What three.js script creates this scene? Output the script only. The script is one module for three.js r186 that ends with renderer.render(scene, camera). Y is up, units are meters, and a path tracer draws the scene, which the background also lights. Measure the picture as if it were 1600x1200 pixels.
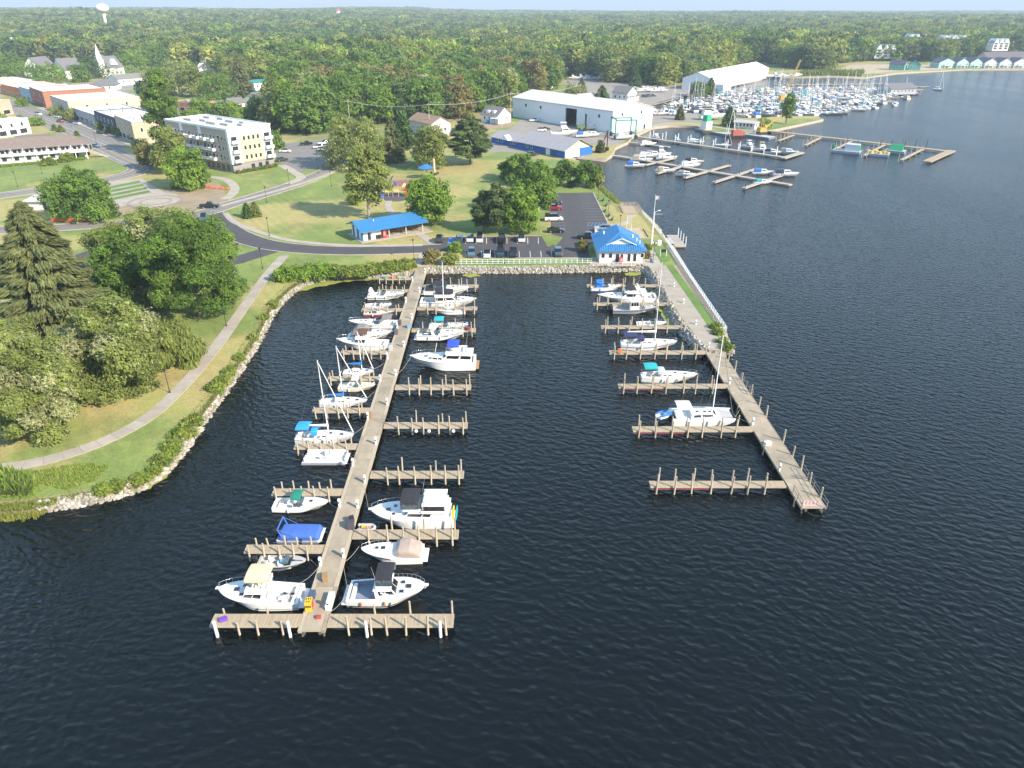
import * as THREE from 'three';
import { mergeGeometries, mergeVertices, toCreasedNormals } from 'three/addons/utils/BufferGeometryUtils.js';
import { RoundedBoxGeometry } from 'three/addons/geometries/RoundedBoxGeometry.js';

const scene = new THREE.Scene();
const camera = new THREE.PerspectiveCamera(56.79, 4 / 3, 0.5, 40000);
camera.position.set(0, 56, 0);
camera.rotation.set(-27.83 * Math.PI / 180, 0, 0);
const renderer = new THREE.WebGLRenderer({ antialias: true });
renderer.toneMapping = THREE.LinearToneMapping;
renderer.toneMappingExposure = 2.3;
renderer.shadowMap.enabled = true;

// the sun stands to the right behind the camera, 33 degrees up
const sunDir = new THREE.Vector3(0.685, 0.545, 0.484).normalize();
const sun = new THREE.DirectionalLight(0xfff1de, 4.2);
sun.position.set(-20, 0, -160).addScaledVector(sunDir, 600);
sun.target.position.set(-20, 0, -160);
sun.castShadow = true;
sun.shadow.mapSize.set(4096, 4096);
Object.assign(sun.shadow.camera, { left: -420, right: 420, top: 420, bottom: -420, near: 10, far: 1500 });
scene.add(sun, sun.target);

// clear summer sky: pale at the horizon, blue overhead, a soft brightening round the sun
{
  const w = 512, h = 256, d = new Float32Array(w * h * 4), v = new THREE.Vector3();
  const mix = (a, b, c, t) => t < 0.55 ? a + (b - a) * t / 0.55 : b + (c - b) * (t - 0.55) / 0.45;
  for (let j = 0; j < h; j++) {
    const el = ((j + 0.5) / h - 0.5) * Math.PI, y = Math.sin(el), t = Math.pow(Math.max(0, y), 0.6);
    for (let i = 0; i < w; i++) {
      const az = ((i + 0.5) / w - 0.5) * 2 * Math.PI;
      v.set(Math.cos(el) * Math.cos(az), y, Math.cos(el) * Math.sin(az));
      const g = Math.pow(Math.max(0, v.dot(sunDir)), 12) * 0.35;
      const o = (j * w + i) * 4;
      d[o] = mix(0.28, 0.3, 0.06, t) + g; d[o + 1] = mix(0.335, 0.49, 0.145, t) + g * 0.95; d[o + 2] = mix(0.39, 0.69, 0.32, t) + g * 0.85; d[o + 3] = 1;
    }
  }
  const sky = new THREE.DataTexture(d, w, h, THREE.RGBAFormat, THREE.FloatType);
  sky.mapping = THREE.EquirectangularReflectionMapping;
  sky.magFilter = THREE.LinearFilter; sky.minFilter = THREE.LinearFilter; sky.needsUpdate = true;
  scene.background = sky; scene.environment = sky;
}
scene.fog = new THREE.FogExp2(0xc4d4e4, 0.00017);

// ---------------------------------------------------------------- helpers
function rngOf(seed) {
  let a = seed >>> 0;
  return () => { a = (a + 0x6D2B79F5) | 0; let t = Math.imul(a ^ (a >>> 15), 1 | a); t = (t + Math.imul(t ^ (t >>> 7), 61 | t)) ^ t; return ((t ^ (t >>> 14)) >>> 0) / 4294967296; };
}
const R = rngOf(20240);
const rr = (a, b, r = R) => a + (b - a) * r();
const pick = (list, r = R) => list[Math.floor(r() * list.length) % list.length];
const LAND = 1.3, DECK = 1.1;
// where a point of the photograph lies on level ground h metres up, as [x, z] in metres (survey of the site from the drone's position)
function groundAt(u, v, h = LAND) {
  const p = 0.48576, q = (v - 600) / 1110, d = Math.sin(p) + q * Math.cos(p), t = (56 - h) / d;
  return [(u - 800) / 1110 * t, -(Math.cos(p) - q * Math.sin(p)) * t];
}
const taken = {};
function numbered(name) {
  const n = taken[name] = (taken[name] ?? -1) + 1;
  return n ? `${name}_${String(n).padStart(3, '0')}` : name;
}
function tag(o, label, category, group, kind) {
  o.userData.label = label; if (category) o.userData.category = category;
  if (group) o.userData.group = group; if (kind) o.userData.kind = kind;
  return o;
}
function shade(o) { o.traverse((c) => { if (c.isMesh) { c.castShadow = true; c.receiveShadow = true; } }); return o; }
function thing(name, label, category, [x, y, z] = [0, 0, 0], turn = 0, group) {
  const o = new THREE.Group(); o.name = numbered(name); o.position.set(x, y, z); o.rotation.y = turn;
  scene.add(o); return tag(o, label, category, group);
}
function part(parent, name, geo, mat) {
  const m = new THREE.Mesh(Array.isArray(geo) ? mg(geo) : geo, mat); m.name = name; m.castShadow = m.receiveShadow = true;
  parent.add(m); return m;
}
function one(name, label, category, geo, mat, [x, y, z] = [0, 0, 0], turn = 0, group, kind) {
  const m = part(scene, numbered(name), geo, mat); m.position.set(x, y, z); m.rotation.y = turn;
  return tag(m, label, category, group, kind);
}
function structure(name, geo, mat) { const m = part(scene, numbered(name), geo, mat); m.userData.kind = 'structure'; return m; }
function dup(o, [x, y, z], turn, label, group) {
  const c = o.clone(); c.name = numbered(o.name.replace(/_\d{3}$/, '')); c.userData = { ...o.userData };
  c.position.set(x, y, z); c.rotation.y = turn; if (label) c.userData.label = label; if (group) c.userData.group = group;
  scene.add(c); return c;
}
function mg(list) {
  const l = list.flat(9).map((g) => {
    const q = g.index ? g.toNonIndexed() : g;
    for (const k of Object.keys(q.attributes)) if (!['position', 'normal', 'uv', 'color'].includes(k)) q.deleteAttribute(k);
    if (!q.attributes.uv) q.setAttribute('uv', new THREE.BufferAttribute(new Float32Array(q.attributes.position.count * 2), 2));
    return q;
  });
  return l.length === 1 ? l[0] : mergeGeometries(l, false);
}
// boxes carry uv in metres
function metreUv(g) {
  const p = g.attributes.position, n = g.attributes.normal, u = new Float32Array(p.count * 2);
  for (let i = 0; i < p.count; i++) {
    const ax = Math.abs(n.getX(i)), ay = Math.abs(n.getY(i)), az = Math.abs(n.getZ(i));
    const [a, b] = ay >= ax && ay >= az ? [p.getX(i), p.getZ(i)] : ax >= az ? [p.getZ(i), p.getY(i)] : [p.getX(i), p.getY(i)];
    u[i * 2] = a; u[i * 2 + 1] = b;
  }
  g.setAttribute('uv', new THREE.BufferAttribute(u, 2)); return g;
}
const box = (w, h, d, x = 0, y = 0, z = 0) => metreUv(new THREE.BoxGeometry(w, h, d).translate(x, y, z));
const rbox = (w, h, d, x = 0, y = 0, z = 0, r = 0.06, s = 2) => metreUv(new RoundedBoxGeometry(w, h, d, s, Math.min(r, w / 2.01, h / 2.01, d / 2.01)).translate(x, y, z));
const cyl = (r0, r1, h, x = 0, y = 0, z = 0, n = 8) => new THREE.CylinderGeometry(r1, r0, h, n).translate(x, y + h / 2, z);
function beam(a, b, r0, r1 = r0, n = 6) {
  const A = new THREE.Vector3(...a), B = new THREE.Vector3(...b), d = B.clone().sub(A), L = d.length();
  const g = new THREE.CylinderGeometry(r1, r0, L, n).translate(0, L / 2, 0);
  g.applyQuaternion(new THREE.Quaternion().setFromUnitVectors(new THREE.Vector3(0, 1, 0), d.normalize()));
  return g.translate(...a);
}
function poly(points, r, closed = false, n = 5) {
  const out = [];
  for (let i = 0; i + 1 < points.length + (closed ? 1 : 0); i++) out.push(beam(points[i], points[(i + 1) % points.length], r, r, n));
  return out;
}
// a triangle soup from quads / triangles (flat normals)
function faces(list, uv = true) {
  const p = [];
  for (const f of list) { p.push(...f[0], ...f[1], ...f[2]); if (f.length === 4) p.push(...f[0], ...f[2], ...f[3]); }
  const g = new THREE.BufferGeometry(); g.setAttribute('position', new THREE.Float32BufferAttribute(p, 3)); g.computeVertexNormals();
  return metreUv(g);
}
// frustum: bottom rectangle b and top rectangle t, each [x0, x1, half width at x0, half width at x1, y]
function frustum(b, t, bottom = false) {
  const B = [[b[0], b[4], -b[2]], [b[1], b[4], -b[3]], [b[1], b[4], b[3]], [b[0], b[4], b[2]]];
  const T = [[t[0], t[4], -t[2]], [t[1], t[4], -t[3]], [t[1], t[4], t[3]], [t[0], t[4], t[2]]];
  const f = [[T[0], T[3], T[2], T[1]]];
  for (let i = 0; i < 4; i++) { const j = (i + 1) % 4; f.push([B[i], T[i], T[j], B[j]]); }
  if (bottom) f.push([B[0], B[1], B[2], B[3]]);
  return { geo: faces(f), B, T };
}
// a thin panel lying proud on the face B0-B1-T1-T0, between fractions u0..u1 along and v0..v1 up
function panelOn(B0, B1, T0, T1, u0, u1, v0, v1, proud = 0.02) {
  const V = (a) => new THREE.Vector3(...a), lerp = (a, b, t) => V(a).lerp(V(b), t);
  const at = (u, v) => lerp(lerp(B0, B1, u).toArray(), lerp(T0, T1, u).toArray(), v);
  const q = [at(u0, v0), at(u1, v0), at(u1, v1), at(u0, v1)];
  const nrm = q[1].clone().sub(q[0]).cross(q[3].clone().sub(q[0])).normalize().multiplyScalar(proud);
  const o = q.map((k) => k.clone().add(nrm)), a = (k) => k.toArray();
  return faces([[a(o[0]), a(o[1]), a(o[2]), a(o[3])], ...[0, 1, 2, 3].map((i) => { const j = (i + 1) % 4; return [a(q[i]), a(q[j]), a(o[j]), a(o[i])]; })]);
}
// ground shapes from [x, z] points
function flat(points, y, holes = []) {
  const s = new THREE.Shape(points.map(([x, z]) => new THREE.Vector2(x, -z)));
  for (const h of holes) s.holes.push(new THREE.Path(h.map(([x, z]) => new THREE.Vector2(x, -z))));
  return new THREE.ShapeGeometry(s).rotateX(-Math.PI / 2).translate(0, y, 0);
}
function slab(points, y0, y1) {
  const s = new THREE.Shape(points.map(([x, z]) => new THREE.Vector2(x, -z)));
  return metreUv(new THREE.ExtrudeGeometry(s, { depth: y1 - y0, bevelEnabled: false }).rotateX(-Math.PI / 2).translate(0, y0, 0));
}
function smooth(points, n = 8, closed = false) {
  const c = new THREE.CatmullRomCurve3(points.map(([x, z]) => new THREE.Vector3(x, 0, z)), closed, 'centripetal');
  return c.getPoints(points.length * n).map((p) => [p.x, p.z]);
}
// offset a polyline sideways by d (right of travel is positive)
function offset(pts, d) {
  return pts.map((p, i) => {
    const a = pts[Math.max(0, i - 1)], b = pts[Math.min(pts.length - 1, i + 1)];
    const L = Math.hypot(b[0] - a[0], b[1] - a[1]) || 1;
    return [p[0] - (b[1] - a[1]) / L * d, p[1] + (b[0] - a[0]) / L * d];
  });
}
function ribbon(pts, d0, d1, y, y2 = y) {
  const A = offset(pts, d0), B = offset(pts, d1), p = [], uv = [], ix = [];
  let s = 0;
  A.forEach((a, i) => {
    if (i) s += Math.hypot(pts[i][0] - pts[i - 1][0], pts[i][1] - pts[i - 1][1]);
    p.push(a[0], y, a[1], B[i][0], y2, B[i][1]); uv.push(d0, s, d1, s);
    if (i) { const k = i * 2; ix.push(k - 2, k, k - 1, k - 1, k, k + 1); }
  });
  const g = new THREE.BufferGeometry(); g.setAttribute('position', new THREE.Float32BufferAttribute(p, 3)); g.setAttribute('uv', new THREE.Float32BufferAttribute(uv, 2));
  g.setIndex(ix); g.computeVertexNormals();
  if (g.attributes.normal.getY(0) < 0) { g.setIndex(ix.reverse()); g.computeVertexNormals(); }
  return g;
}
function kerb(pts, d, w, y0, y1) {  // a raised band with sides
  return mg([ribbon(pts, d, d + w, y1), ribbon(pts, d - 0.001, d, y0, y1), ribbon(pts, d + w, d + w + 0.001, y1, y0)]);
}
function inside(p, q) {
  let c = false;
  for (let i = 0, j = q.length - 1; i < q.length; j = i++)
    if ((q[i][1] > p[1]) !== (q[j][1] > p[1]) && p[0] < (q[j][0] - q[i][0]) * (p[1] - q[i][1]) / (q[j][1] - q[i][1]) + q[i][0]) c = !c;
  return c;
}
function along(pts, step) {   // points every step metres, with heading
  const out = []; let need = 0;
  for (let i = 0; i + 1 < pts.length; i++) {
    const [a, b] = [pts[i], pts[i + 1]], L = Math.hypot(b[0] - a[0], b[1] - a[1]);
    while (need <= L) { const t = need / L; out.push([a[0] + (b[0] - a[0]) * t, a[1] + (b[1] - a[1]) * t, Math.atan2(b[1] - a[1], b[0] - a[0])]); need += step; }
    need -= L;
  }
  return out;
}

// ---------------------------------------------------------------- textures and materials
// periodic value noise, n cells per side
function tileNoise(seed) {
  const r = rngOf(seed), T = new Float32Array(65536); for (let i = 0; i < 65536; i++) T[i] = r();
  return (x, y, n) => {
    x = ((x % 1) + 1) % 1 * n; y = ((y % 1) + 1) % 1 * n;
    const i = Math.floor(x), j = Math.floor(y), f = x - i, g = y - j, u = f * f * (3 - 2 * f), v = g * g * (3 - 2 * g);
    const q = (a, b) => T[(((a % n) * 251 + (b % n) * 7919 + n * 31) & 65535)];
    return (q(i, j) * (1 - u) + q(i + 1, j) * u) * (1 - v) + (q(i, j + 1) * (1 - u) + q(i + 1, j + 1) * u) * v;
  };
}
function fbm(N, x, y, n, oct = 4, gain = 0.5) { let s = 0, a = 1, t = 0; for (let k = 0; k < oct; k++) { s += a * N(x, y, n << k); t += a; a *= gain; } return s / t; }
function tex(size, metres, fn, srgb = true) {
  const d = new Uint8Array(size * size * 4);
  for (let j = 0; j < size; j++) for (let i = 0; i < size; i++) {
    const c = fn(i / size, j / size), o = (j * size + i) * 4;
    for (let k = 0; k < 3; k++) { let v = c[k]; if (srgb) v = v <= 0.0031308 ? v * 12.92 : 1.055 * Math.pow(v, 1 / 2.4) - 0.055; d[o + k] = Math.max(0, Math.min(255, Math.round(v * 255))); }
    d[o + 3] = 255;
  }
  const t = new THREE.DataTexture(d, size, size); t.wrapS = t.wrapT = THREE.RepeatWrapping; t.repeat.set(1 / metres, 1 / metres);
  t.magFilter = THREE.LinearFilter; t.minFilter = THREE.LinearMipmapLinearFilter; t.generateMipmaps = true;
  if (srgb) t.colorSpace = THREE.SRGBColorSpace; t.needsUpdate = true; return t;
}
const lin = (r, g, b) => new THREE.Color().setRGB(r, g, b);
const std = (c, roughness = 0.8, extra = {}) => new THREE.MeshStandardMaterial({ color: Array.isArray(c) ? lin(...c) : c, roughness, side: THREE.DoubleSide, ...extra });
const mix3 = (a, b, t) => a.map((v, i) => v + (b[i] - v) * t);
const step01 = (a, b, x) => { const t = Math.max(0, Math.min(1, (x - a) / (b - a))); return t * t * (3 - 2 * t); };
function mottled(base, vary, metres, seed, size = 256, rough = 0.85, extra = {}) {
  const N = tileNoise(seed);
  return std(0xffffff, rough, { map: tex(size, metres, (x, y) => { const f = fbm(N, x, y, 4, 5, 0.62), q = (f - 0.5) * 2 * vary, s = (N(x, y, size >> 1) - 0.5) * vary * 0.9; return base.map((v) => v * (1 + q + s)); }), ...extra });
}
const N1 = tileNoise(5);
const grassTex = tex(1024, 110, (x, y) => {
  const dry = step01(0.42, 0.62, fbm(N1, x, y, 5, 5, 0.55)), g = fbm(N1, x + 0.37, y + 0.1, 16, 5, 0.6), fine = N1(x, y, 512) - 0.5, mow = 0.07 * Math.sin((x * 34 + y * 22 + 0.35 * fbm(N1, x, y, 8, 2)) * 6.2832) * step01(0.35, 0.7, N1(x + 0.2, y, 9));
  const c = mix3([0.165, 0.215, 0.05], [0.37, 0.3, 0.115], dry * 0.92);
  return mix3(c, [0.2, 0.24, 0.055], step01(0.5, 0.7, g) * 0.5).map((v) => v * (1 + fine * 0.42 + (g - 0.5) * 0.55 + mow));
});
const M = {
  grass: std(0xffffff, 0.95, { map: grassTex }),
  lushGrass: mottled([0.115, 0.19, 0.035], 0.3, 20, 61),
  asphalt: mottled([0.068, 0.064, 0.067], 0.22, 9, 7, 256, 0.9),
  oldAsphalt: mottled([0.2, 0.185, 0.168], 0.22, 14, 8, 256, 0.92),
  concrete: mottled([0.37, 0.325, 0.265], 0.18, 7, 9, 256, 0.85),
  deckConcrete: mottled([0.31, 0.255, 0.18], 0.34, 5, 10, 512, 0.85),
  deckEdge: mottled([0.42, 0.35, 0.25], 0.2, 3, 11, 256, 0.85),
  deckWood: (() => {
    const N = tileNoise(13);
    return std(0xffffff, 0.85, { map: tex(512, 3.2, (x, y) => { const b = Math.floor(x * 20), e = Math.abs(x * 20 - b - 0.5) > 0.46 ? 0.55 : 1, t = N(b / 20 + 0.01, 0.3, 64), g = fbm(N, x, y * 0.3, 32, 3); return [0.4, 0.315, 0.21].map((v) => v * e * (0.78 + 0.35 * t + 0.3 * (g - 0.5))); }) });
  })(),
  pile: mottled([0.43, 0.36, 0.265], 0.35, 1.5, 14),
  darkWood: mottled([0.12, 0.1, 0.075], 0.3, 2, 15),
  sand: mottled([0.42, 0.34, 0.22], 0.2, 18, 16),
  dirt: mottled([0.3, 0.23, 0.145], 0.28, 16, 17),
  gravel: mottled([0.27, 0.24, 0.205], 0.25, 20, 18),
  white: std([0.8, 0.8, 0.78], 0.35),
  gel: (() => { const N = tileNoise(23); return new THREE.MeshPhysicalMaterial({ map: tex(256, 4, (x, y) => { const s = 1 - 0.16 * step01(0.55, 0.85, fbm(N, x * 2, y * 0.5, 8, 4)) - 0.05 * fbm(N, x, y, 4, 3); return [0.8 * s, 0.795 * s, 0.76 * s]; }), roughness: 0.3, clearcoat: 0.4, clearcoatRoughness: 0.2, side: THREE.DoubleSide }); })(),
  gelCream: new THREE.MeshPhysicalMaterial({ color: lin(0.68, 0.6, 0.45), roughness: 0.3, clearcoat: 0.4, side: THREE.DoubleSide }),
  nonskid: mottled([0.68, 0.67, 0.63], 0.07, 1.4, 19),
  deckGrey: mottled([0.42, 0.42, 0.41], 0.12, 1.2, 20),
  vinyl: std([0.74, 0.71, 0.64], 0.55),
  glass: new THREE.MeshPhysicalMaterial({ color: lin(0.012, 0.015, 0.018), roughness: 0.06, clearcoat: 1, side: THREE.DoubleSide }),
  windscreen: new THREE.MeshPhysicalMaterial({ color: lin(0.05, 0.08, 0.1), roughness: 0.06, clearcoat: 1, side: THREE.DoubleSide }),
  steel: std([0.62, 0.63, 0.64], 0.25, { metalness: 0.9 }),
  alu: std([0.5, 0.51, 0.52], 0.42, { metalness: 0.75 }),
  black: std([0.018, 0.018, 0.02], 0.5),
  rubber: std([0.02, 0.02, 0.02], 0.9),
  mastWhite: std([0.78, 0.78, 0.76], 0.35),
  rope: std([0.55, 0.52, 0.44], 0.9),
  wire: std([0.3, 0.3, 0.31], 0.45, { metalness: 0.6 }),
  teak: mottled([0.3, 0.18, 0.09], 0.25, 1.2, 21),
  lampBlack: std([0.02, 0.022, 0.024], 0.45),
};
const canvasCache = {};
function canvas(r, g, b) { const k = [r, g, b].join(); return canvasCache[k] ??= mottled([r, g, b], 0.14, 1.7, 22 + Object.keys(canvasCache).length, 128, 0.92); }
const paintCache = {};
function paint(r, g, b, rough = 0.6) { const k = [r, g, b, rough].join(); return paintCache[k] ??= std([r, g, b], rough); }
// ---------------------------------------------------------------- water
{
  // wind-wave slopes from a random spectrum, one period is 92 m
  const n = 1024, L = 92, r = rngOf(77), W = Math.PI * 2;
  const re = [new Float64Array(n * n), new Float64Array(n * n)], im = [new Float64Array(n * n), new Float64Array(n * n)];
  const gauss = () => Math.sqrt(-2 * Math.log(r() + 1e-9)) * Math.cos(W * r());
  for (let j = 0; j < n; j++) for (let i = 0; i < n; i++) {
    const kx = (i < n / 2 ? i : i - n), ky = (j < n / 2 ? j : j - n), k = Math.hypot(kx, ky) * W / L;
    const a = gauss(), b = gauss(); if (!k || k > 22) continue;
    const c = (kx * 0.38 + ky * 0.925) / Math.hypot(kx, ky);   // the wind blows mostly along the piers
    const spread = 0.34 + 0.66 * Math.pow(Math.abs(c), 2.5), l = W / k;
    const amp = Math.pow(k, -1.9) * Math.exp(-Math.pow(3.1 / k, 2)) * Math.exp(-Math.pow(k / 16, 2)) * spread * (l > 0.25 ? 1 : 0);
    const o = j * n + i, kX = kx * W / L, kY = ky * W / L;
    re[0][o] = -b * amp * kX; im[0][o] = a * amp * kX; re[1][o] = -b * amp * kY; im[1][o] = a * amp * kY;
  }
  const rev = new Uint32Array(n), bits = Math.log2(n); for (let i = 0; i < n; i++) { let q = 0; for (let b = 0; b < bits; b++) q |= ((i >> b) & 1) << (bits - 1 - b); rev[i] = q; }
  const lr = new Float64Array(n), li = new Float64Array(n), cs = new Float64Array(n / 2), sn = new Float64Array(n / 2);
  for (let i = 0; i < n / 2; i++) { cs[i] = Math.cos(W * i / n); sn[i] = Math.sin(W * i / n); }
  const fft = (A, B, start, stride) => {
    for (let i = 0; i < n; i++) { lr[rev[i]] = A[start + i * stride]; li[rev[i]] = B[start + i * stride]; }
    for (let s = 2; s <= n; s <<= 1) { const h = s >> 1, q = n / s; for (let i = 0; i < n; i += s) for (let k = 0; k < h; k++) { const c = cs[k * q], d = sn[k * q], x = lr[i + k + h] * c - li[i + k + h] * d, y = lr[i + k + h] * d + li[i + k + h] * c; lr[i + k + h] = lr[i + k] - x; li[i + k + h] = li[i + k] - y; lr[i + k] += x; li[i + k] += y; } }
    for (let i = 0; i < n; i++) { A[start + i * stride] = lr[i]; B[start + i * stride] = li[i]; }
  };
  for (const q of [0, 1]) { for (let j = 0; j < n; j++) fft(re[q], im[q], j * n, 1); for (let i = 0; i < n; i++) fft(re[q], im[q], i, n); }
  let s2 = 0; for (let i = 0; i < n * n; i++) s2 += re[0][i] ** 2 + re[1][i] ** 2;
  const k = 0.15 / Math.sqrt(s2 / (n * n)), d = new Uint8Array(n * n * 4);
  for (let i = 0; i < n * n; i++) {
    const x = -re[0][i] * k, y = -re[1][i] * k, q = 1 / Math.hypot(x, y, 1);
    d[i * 4] = 127.5 + 127.5 * x * q; d[i * 4 + 1] = 127.5 + 127.5 * y * q; d[i * 4 + 2] = 127.5 + 127.5 * q; d[i * 4 + 3] = 255;
  }
  const t = new THREE.DataTexture(d, n, n); t.wrapS = t.wrapT = THREE.RepeatWrapping; t.magFilter = THREE.LinearFilter; t.minFilter = THREE.LinearMipmapLinearFilter; t.generateMipmaps = true;
  t.repeat.set(1 / L, 1 / L); t.needsUpdate = true;
  const LN = tileNoise(88), lanes = tex(512, 640, (x, y) => { const q = 0.11 + 0.18 * fbm(LN, x * 3, y, 6, 5, 0.6); return [0, q, 0]; }, false);
  const water = new THREE.MeshPhysicalMaterial({ color: lin(0.0028, 0.0046, 0.0042), roughness: 1, roughnessMap: lanes, ior: 1.333, normalMap: t, normalScale: new THREE.Vector2(1, 1) });
  structure('lake_water', flat([[-420, 90], [2000, 90], [2000, -1010], [-420, -1010]], 0), water);
}

// ---------------------------------------------------------------- land
const shoreBank = [[-140.02,-74.5],[-89.06,-72.74],[-64.35,-72.08],[-59.91,-72.74],[-57.53,-73.55],[-53.68,-74.78],[-50.14,-76.9],[-48.69,-79.86],[-48.24,-84.3],[-48.25,-92.24],[-48.37,-100.31],[-48.55,-110.26],[-49.1,-122.17],[-50.66,-138.45],[-49.94,-149.19],[-48.26,-154.67],[-44.82,-158.66],[-36.21,-160.49],[-24.32,-161.88],[-20.26,-163.78],[0,-164.25],[18.51,-164.74],[32.16,-165.22],[33.41,-160.03],[33.66,-147.18],[33.69,-132.53],[34.76,-121.59],[35.68,-116.51]];
const shoreWall = [[35.68,-116.51],[38.4,-115.43],[39.75,-118.73],[40.42,-125.78],[40.69,-141.38],[40.89,-157.76],[40.96,-180.96],[41.42,-202.19],[40.33,-214.51],[36.79,-220.77],[34.52,-229.06],[33.17,-239.77],[31.6,-254.48],[30.81,-268.59],[30.43,-284.18],[27.4,-298.71],[23.89,-304.34],[27.55,-310.16],[38.59,-302.91],[42.78,-313.15],[46.39,-330.56],[54.38,-346.19],[58.44,-361.27],[73.96,-393.08],[85.43,-400.07],[98.36,-395.38],[97.67,-379.75],[115.38,-373.4],[132.55,-381.91],[149.54,-397.71],[175.14,-422.51],[175.93,-436.03],[159.27,-436.03],[140.81,-427.82],[125.16,-427.82],[110.3,-438.83],[102.46,-447.44],[83.64,-459.42],[83.54,-475.27],[89.25,-492.19],[97.26,-506.57],[119.62,-542],[132.08,-554.88],[149.12,-572.98],[160.82,-592.24],[178.81,-623.55],[217.62,-676.93],[235.64,-710.54],[262.59,-703.57],[294.55,-710.54],[317.94,-696.72],[371.13,-747.52],[414.49,-771.53],[468.52,-797.07],[526.42,-797.07],[672.33,-815.03],[1237.09,-833.78]];
const bankLine = smooth(shoreBank, 6), wallLine = shoreWall;
const landOutline = [...bankLine, ...wallLine.slice(1), [1500, -1000], [-1500, -1000], [-1500, -40]];
structure('ground', flat(landOutline, LAND), M.grass);
structure('shore_bank', mg([ribbon(bankLine, 0, 0.9, LAND, 0.55), ribbon(bankLine, 0.9, 2.0, 0.55, -0.7)]), mottled([0.17, 0.16, 0.075], 0.3, 6, 99));
structure('sea_wall', ribbon(wallLine, 0, 0.12, LAND, -1), M.concrete);

// rising wooded country beyond the town, out to the horizon
const HN = tileNoise(31);
function hillHeight(x, z) {
  const d = Math.hypot(x, z), az = Math.atan2(x, -z) * 57.3;
  const ridge = 34 - 15 * step01(-12, 12, az), bump = 9 * Math.exp(-((az + 10) ** 2) / 14) * step01(2200, 3000, d);
  const n = fbm(HN, x / 9000 + 0.5, z / 9000 + 0.5, 8, 4) - 0.5;
  return 0.6 + (ridge + bump) * step01(950, 3600, d) + 26 * n * step01(1000, 2200, d) - step01(4500, 14000, d) * 8;
}
{
  const p = [], ix = [], A = 70, D = 90;
  for (let j = 0; j <= D; j++) for (let i = 0; i <= A; i++) {
    const d = 820 * Math.pow(17, j / D), az = (-65 + 130 * i / A) / 57.3, x = Math.sin(az) * d, z = -Math.cos(az) * d;
    p.push(x, j < 2 ? -1.5 : hillHeight(x, z), z);
    if (i && j) { const q = j * (A + 1) + i; ix.push(q, q - A - 1, q - 1, q - 1, q - A - 1, q - A - 2); }
  }
  const g = new THREE.BufferGeometry(); g.setAttribute('position', new THREE.Float32BufferAttribute(p, 3)); g.setIndex(ix); g.computeVertexNormals();
  if (g.attributes.normal.getY(900) < 0) { g.setIndex(ix.reverse()); g.computeVertexNormals(); }
  // the lake side stays open: only land behind the far shore is raised above the water
  for (let i = 0; i < p.length; i += 3) if (p[i + 2] > -860) g.attributes.position.setY(i / 3, -3);
  structure('hills', g, std([0.05, 0.075, 0.025], 0.95));
}

// ---------------------------------------------------------------- roads, lots, paths
const lift = (k) => LAND + 0.012 * k;
function road(name, px, width, mat, k = 2, edge = true) {
  const c = smooth(px, 8), m = structure(name, ribbon(c, -width / 2, width / 2, lift(k)), mat);
  if (edge) for (const s of [-1, 1]) { const q = part(m, 'kerb', kerb(c, s > 0 ? width / 2 : -width / 2 - 0.35, 0.35, LAND - 0.05, LAND + 0.12), M.concrete); q.userData.label = 'pale concrete kerb'; }
  return c;
}
const greyPaint = std([0.42, 0.42, 0.42], 0.85), yellow = std([0.55, 0.38, 0.06], 0.8), whitePaint = std([0.7, 0.7, 0.68], 0.8), bluePaint = std([0.05, 0.22, 0.55], 0.8);
function line(parent, c, d, w = 0.14, mat = yellow, k = 3) { part(parent, 'road_marking', ribbon(c, d - w / 2, d + w / 2, lift(k)), mat); }
const mainStreet = [[-391.14,-542],[-332.11,-492.19],[-276.14,-433.26],[-229.09,-381.91],[-189.65,-337.35],[-159.92,-302.91],[-144.16,-284.18],[-142.65,-272.05],[-148.91,-258.68],[-157.41,-249.4],[-169.47,-237.01],[-185.97,-224.85]];
{
  const c = road('main_street', mainStreet, 9.5, M.oldAsphalt), m = scene.children[scene.children.length - 1];
  for (const d of [-0.2, 0.2]) line(m, c, d);
  for (const d of [-2.9, 2.9]) line(m, c, d, 0.16, whitePaint);
  structure('street_parking', ribbon(smooth([[-350.95,-521.76],[-293.61,-462.51],[-243.25,-407.3],[-202.04,-361.27],[-173.08,-327.27]], 6), -4, 3.5, lift(1)), M.oldAsphalt);
  const pave = structure('pavement', ribbon(smooth([[-297.22,-475.27],[-248.14,-422.51],[-204.06,-371.32],[-173.6,-337.35]], 6), -2.4, 1.6, LAND + 0.1), M.concrete);
}
{
  const c = road('park_road', [[-69.24,-357.39],[-69.59,-317.73],[-69.84,-284.18],[-74.32,-260.82],[-81.9,-241.64],[-89.23,-225.68],[-93.37,-215.27],[-103.4,-207.11],[-115.98,-202.19],[-129.32,-198.14],[-152.86,-194.22]], 7.2, M.oldAsphalt), m = scene.children[scene.children.length - 1];
  line(m, c.slice(0, Math.floor(c.length * 0.55)), -0.15, 0.12); line(m, c.slice(0, Math.floor(c.length * 0.55)), 0.15, 0.12);
}
road('marina_drive', [[-90.85,-213.75],[-83.76,-202.19],[-74.05,-189.82],[-64.71,-182.1],[-54.43,-178.16],[-42.55,-176.52],[-31.17,-177.06],[-18.19,-178.71]], 6.6, M.asphalt, 3);
road('lot_drive', [[-61.36,-178.16],[-65.07,-172.78],[-68.9,-167.68],[-74.23,-165.22],[-90.14,-166.2]], 6, M.asphalt, 2, false);
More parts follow.
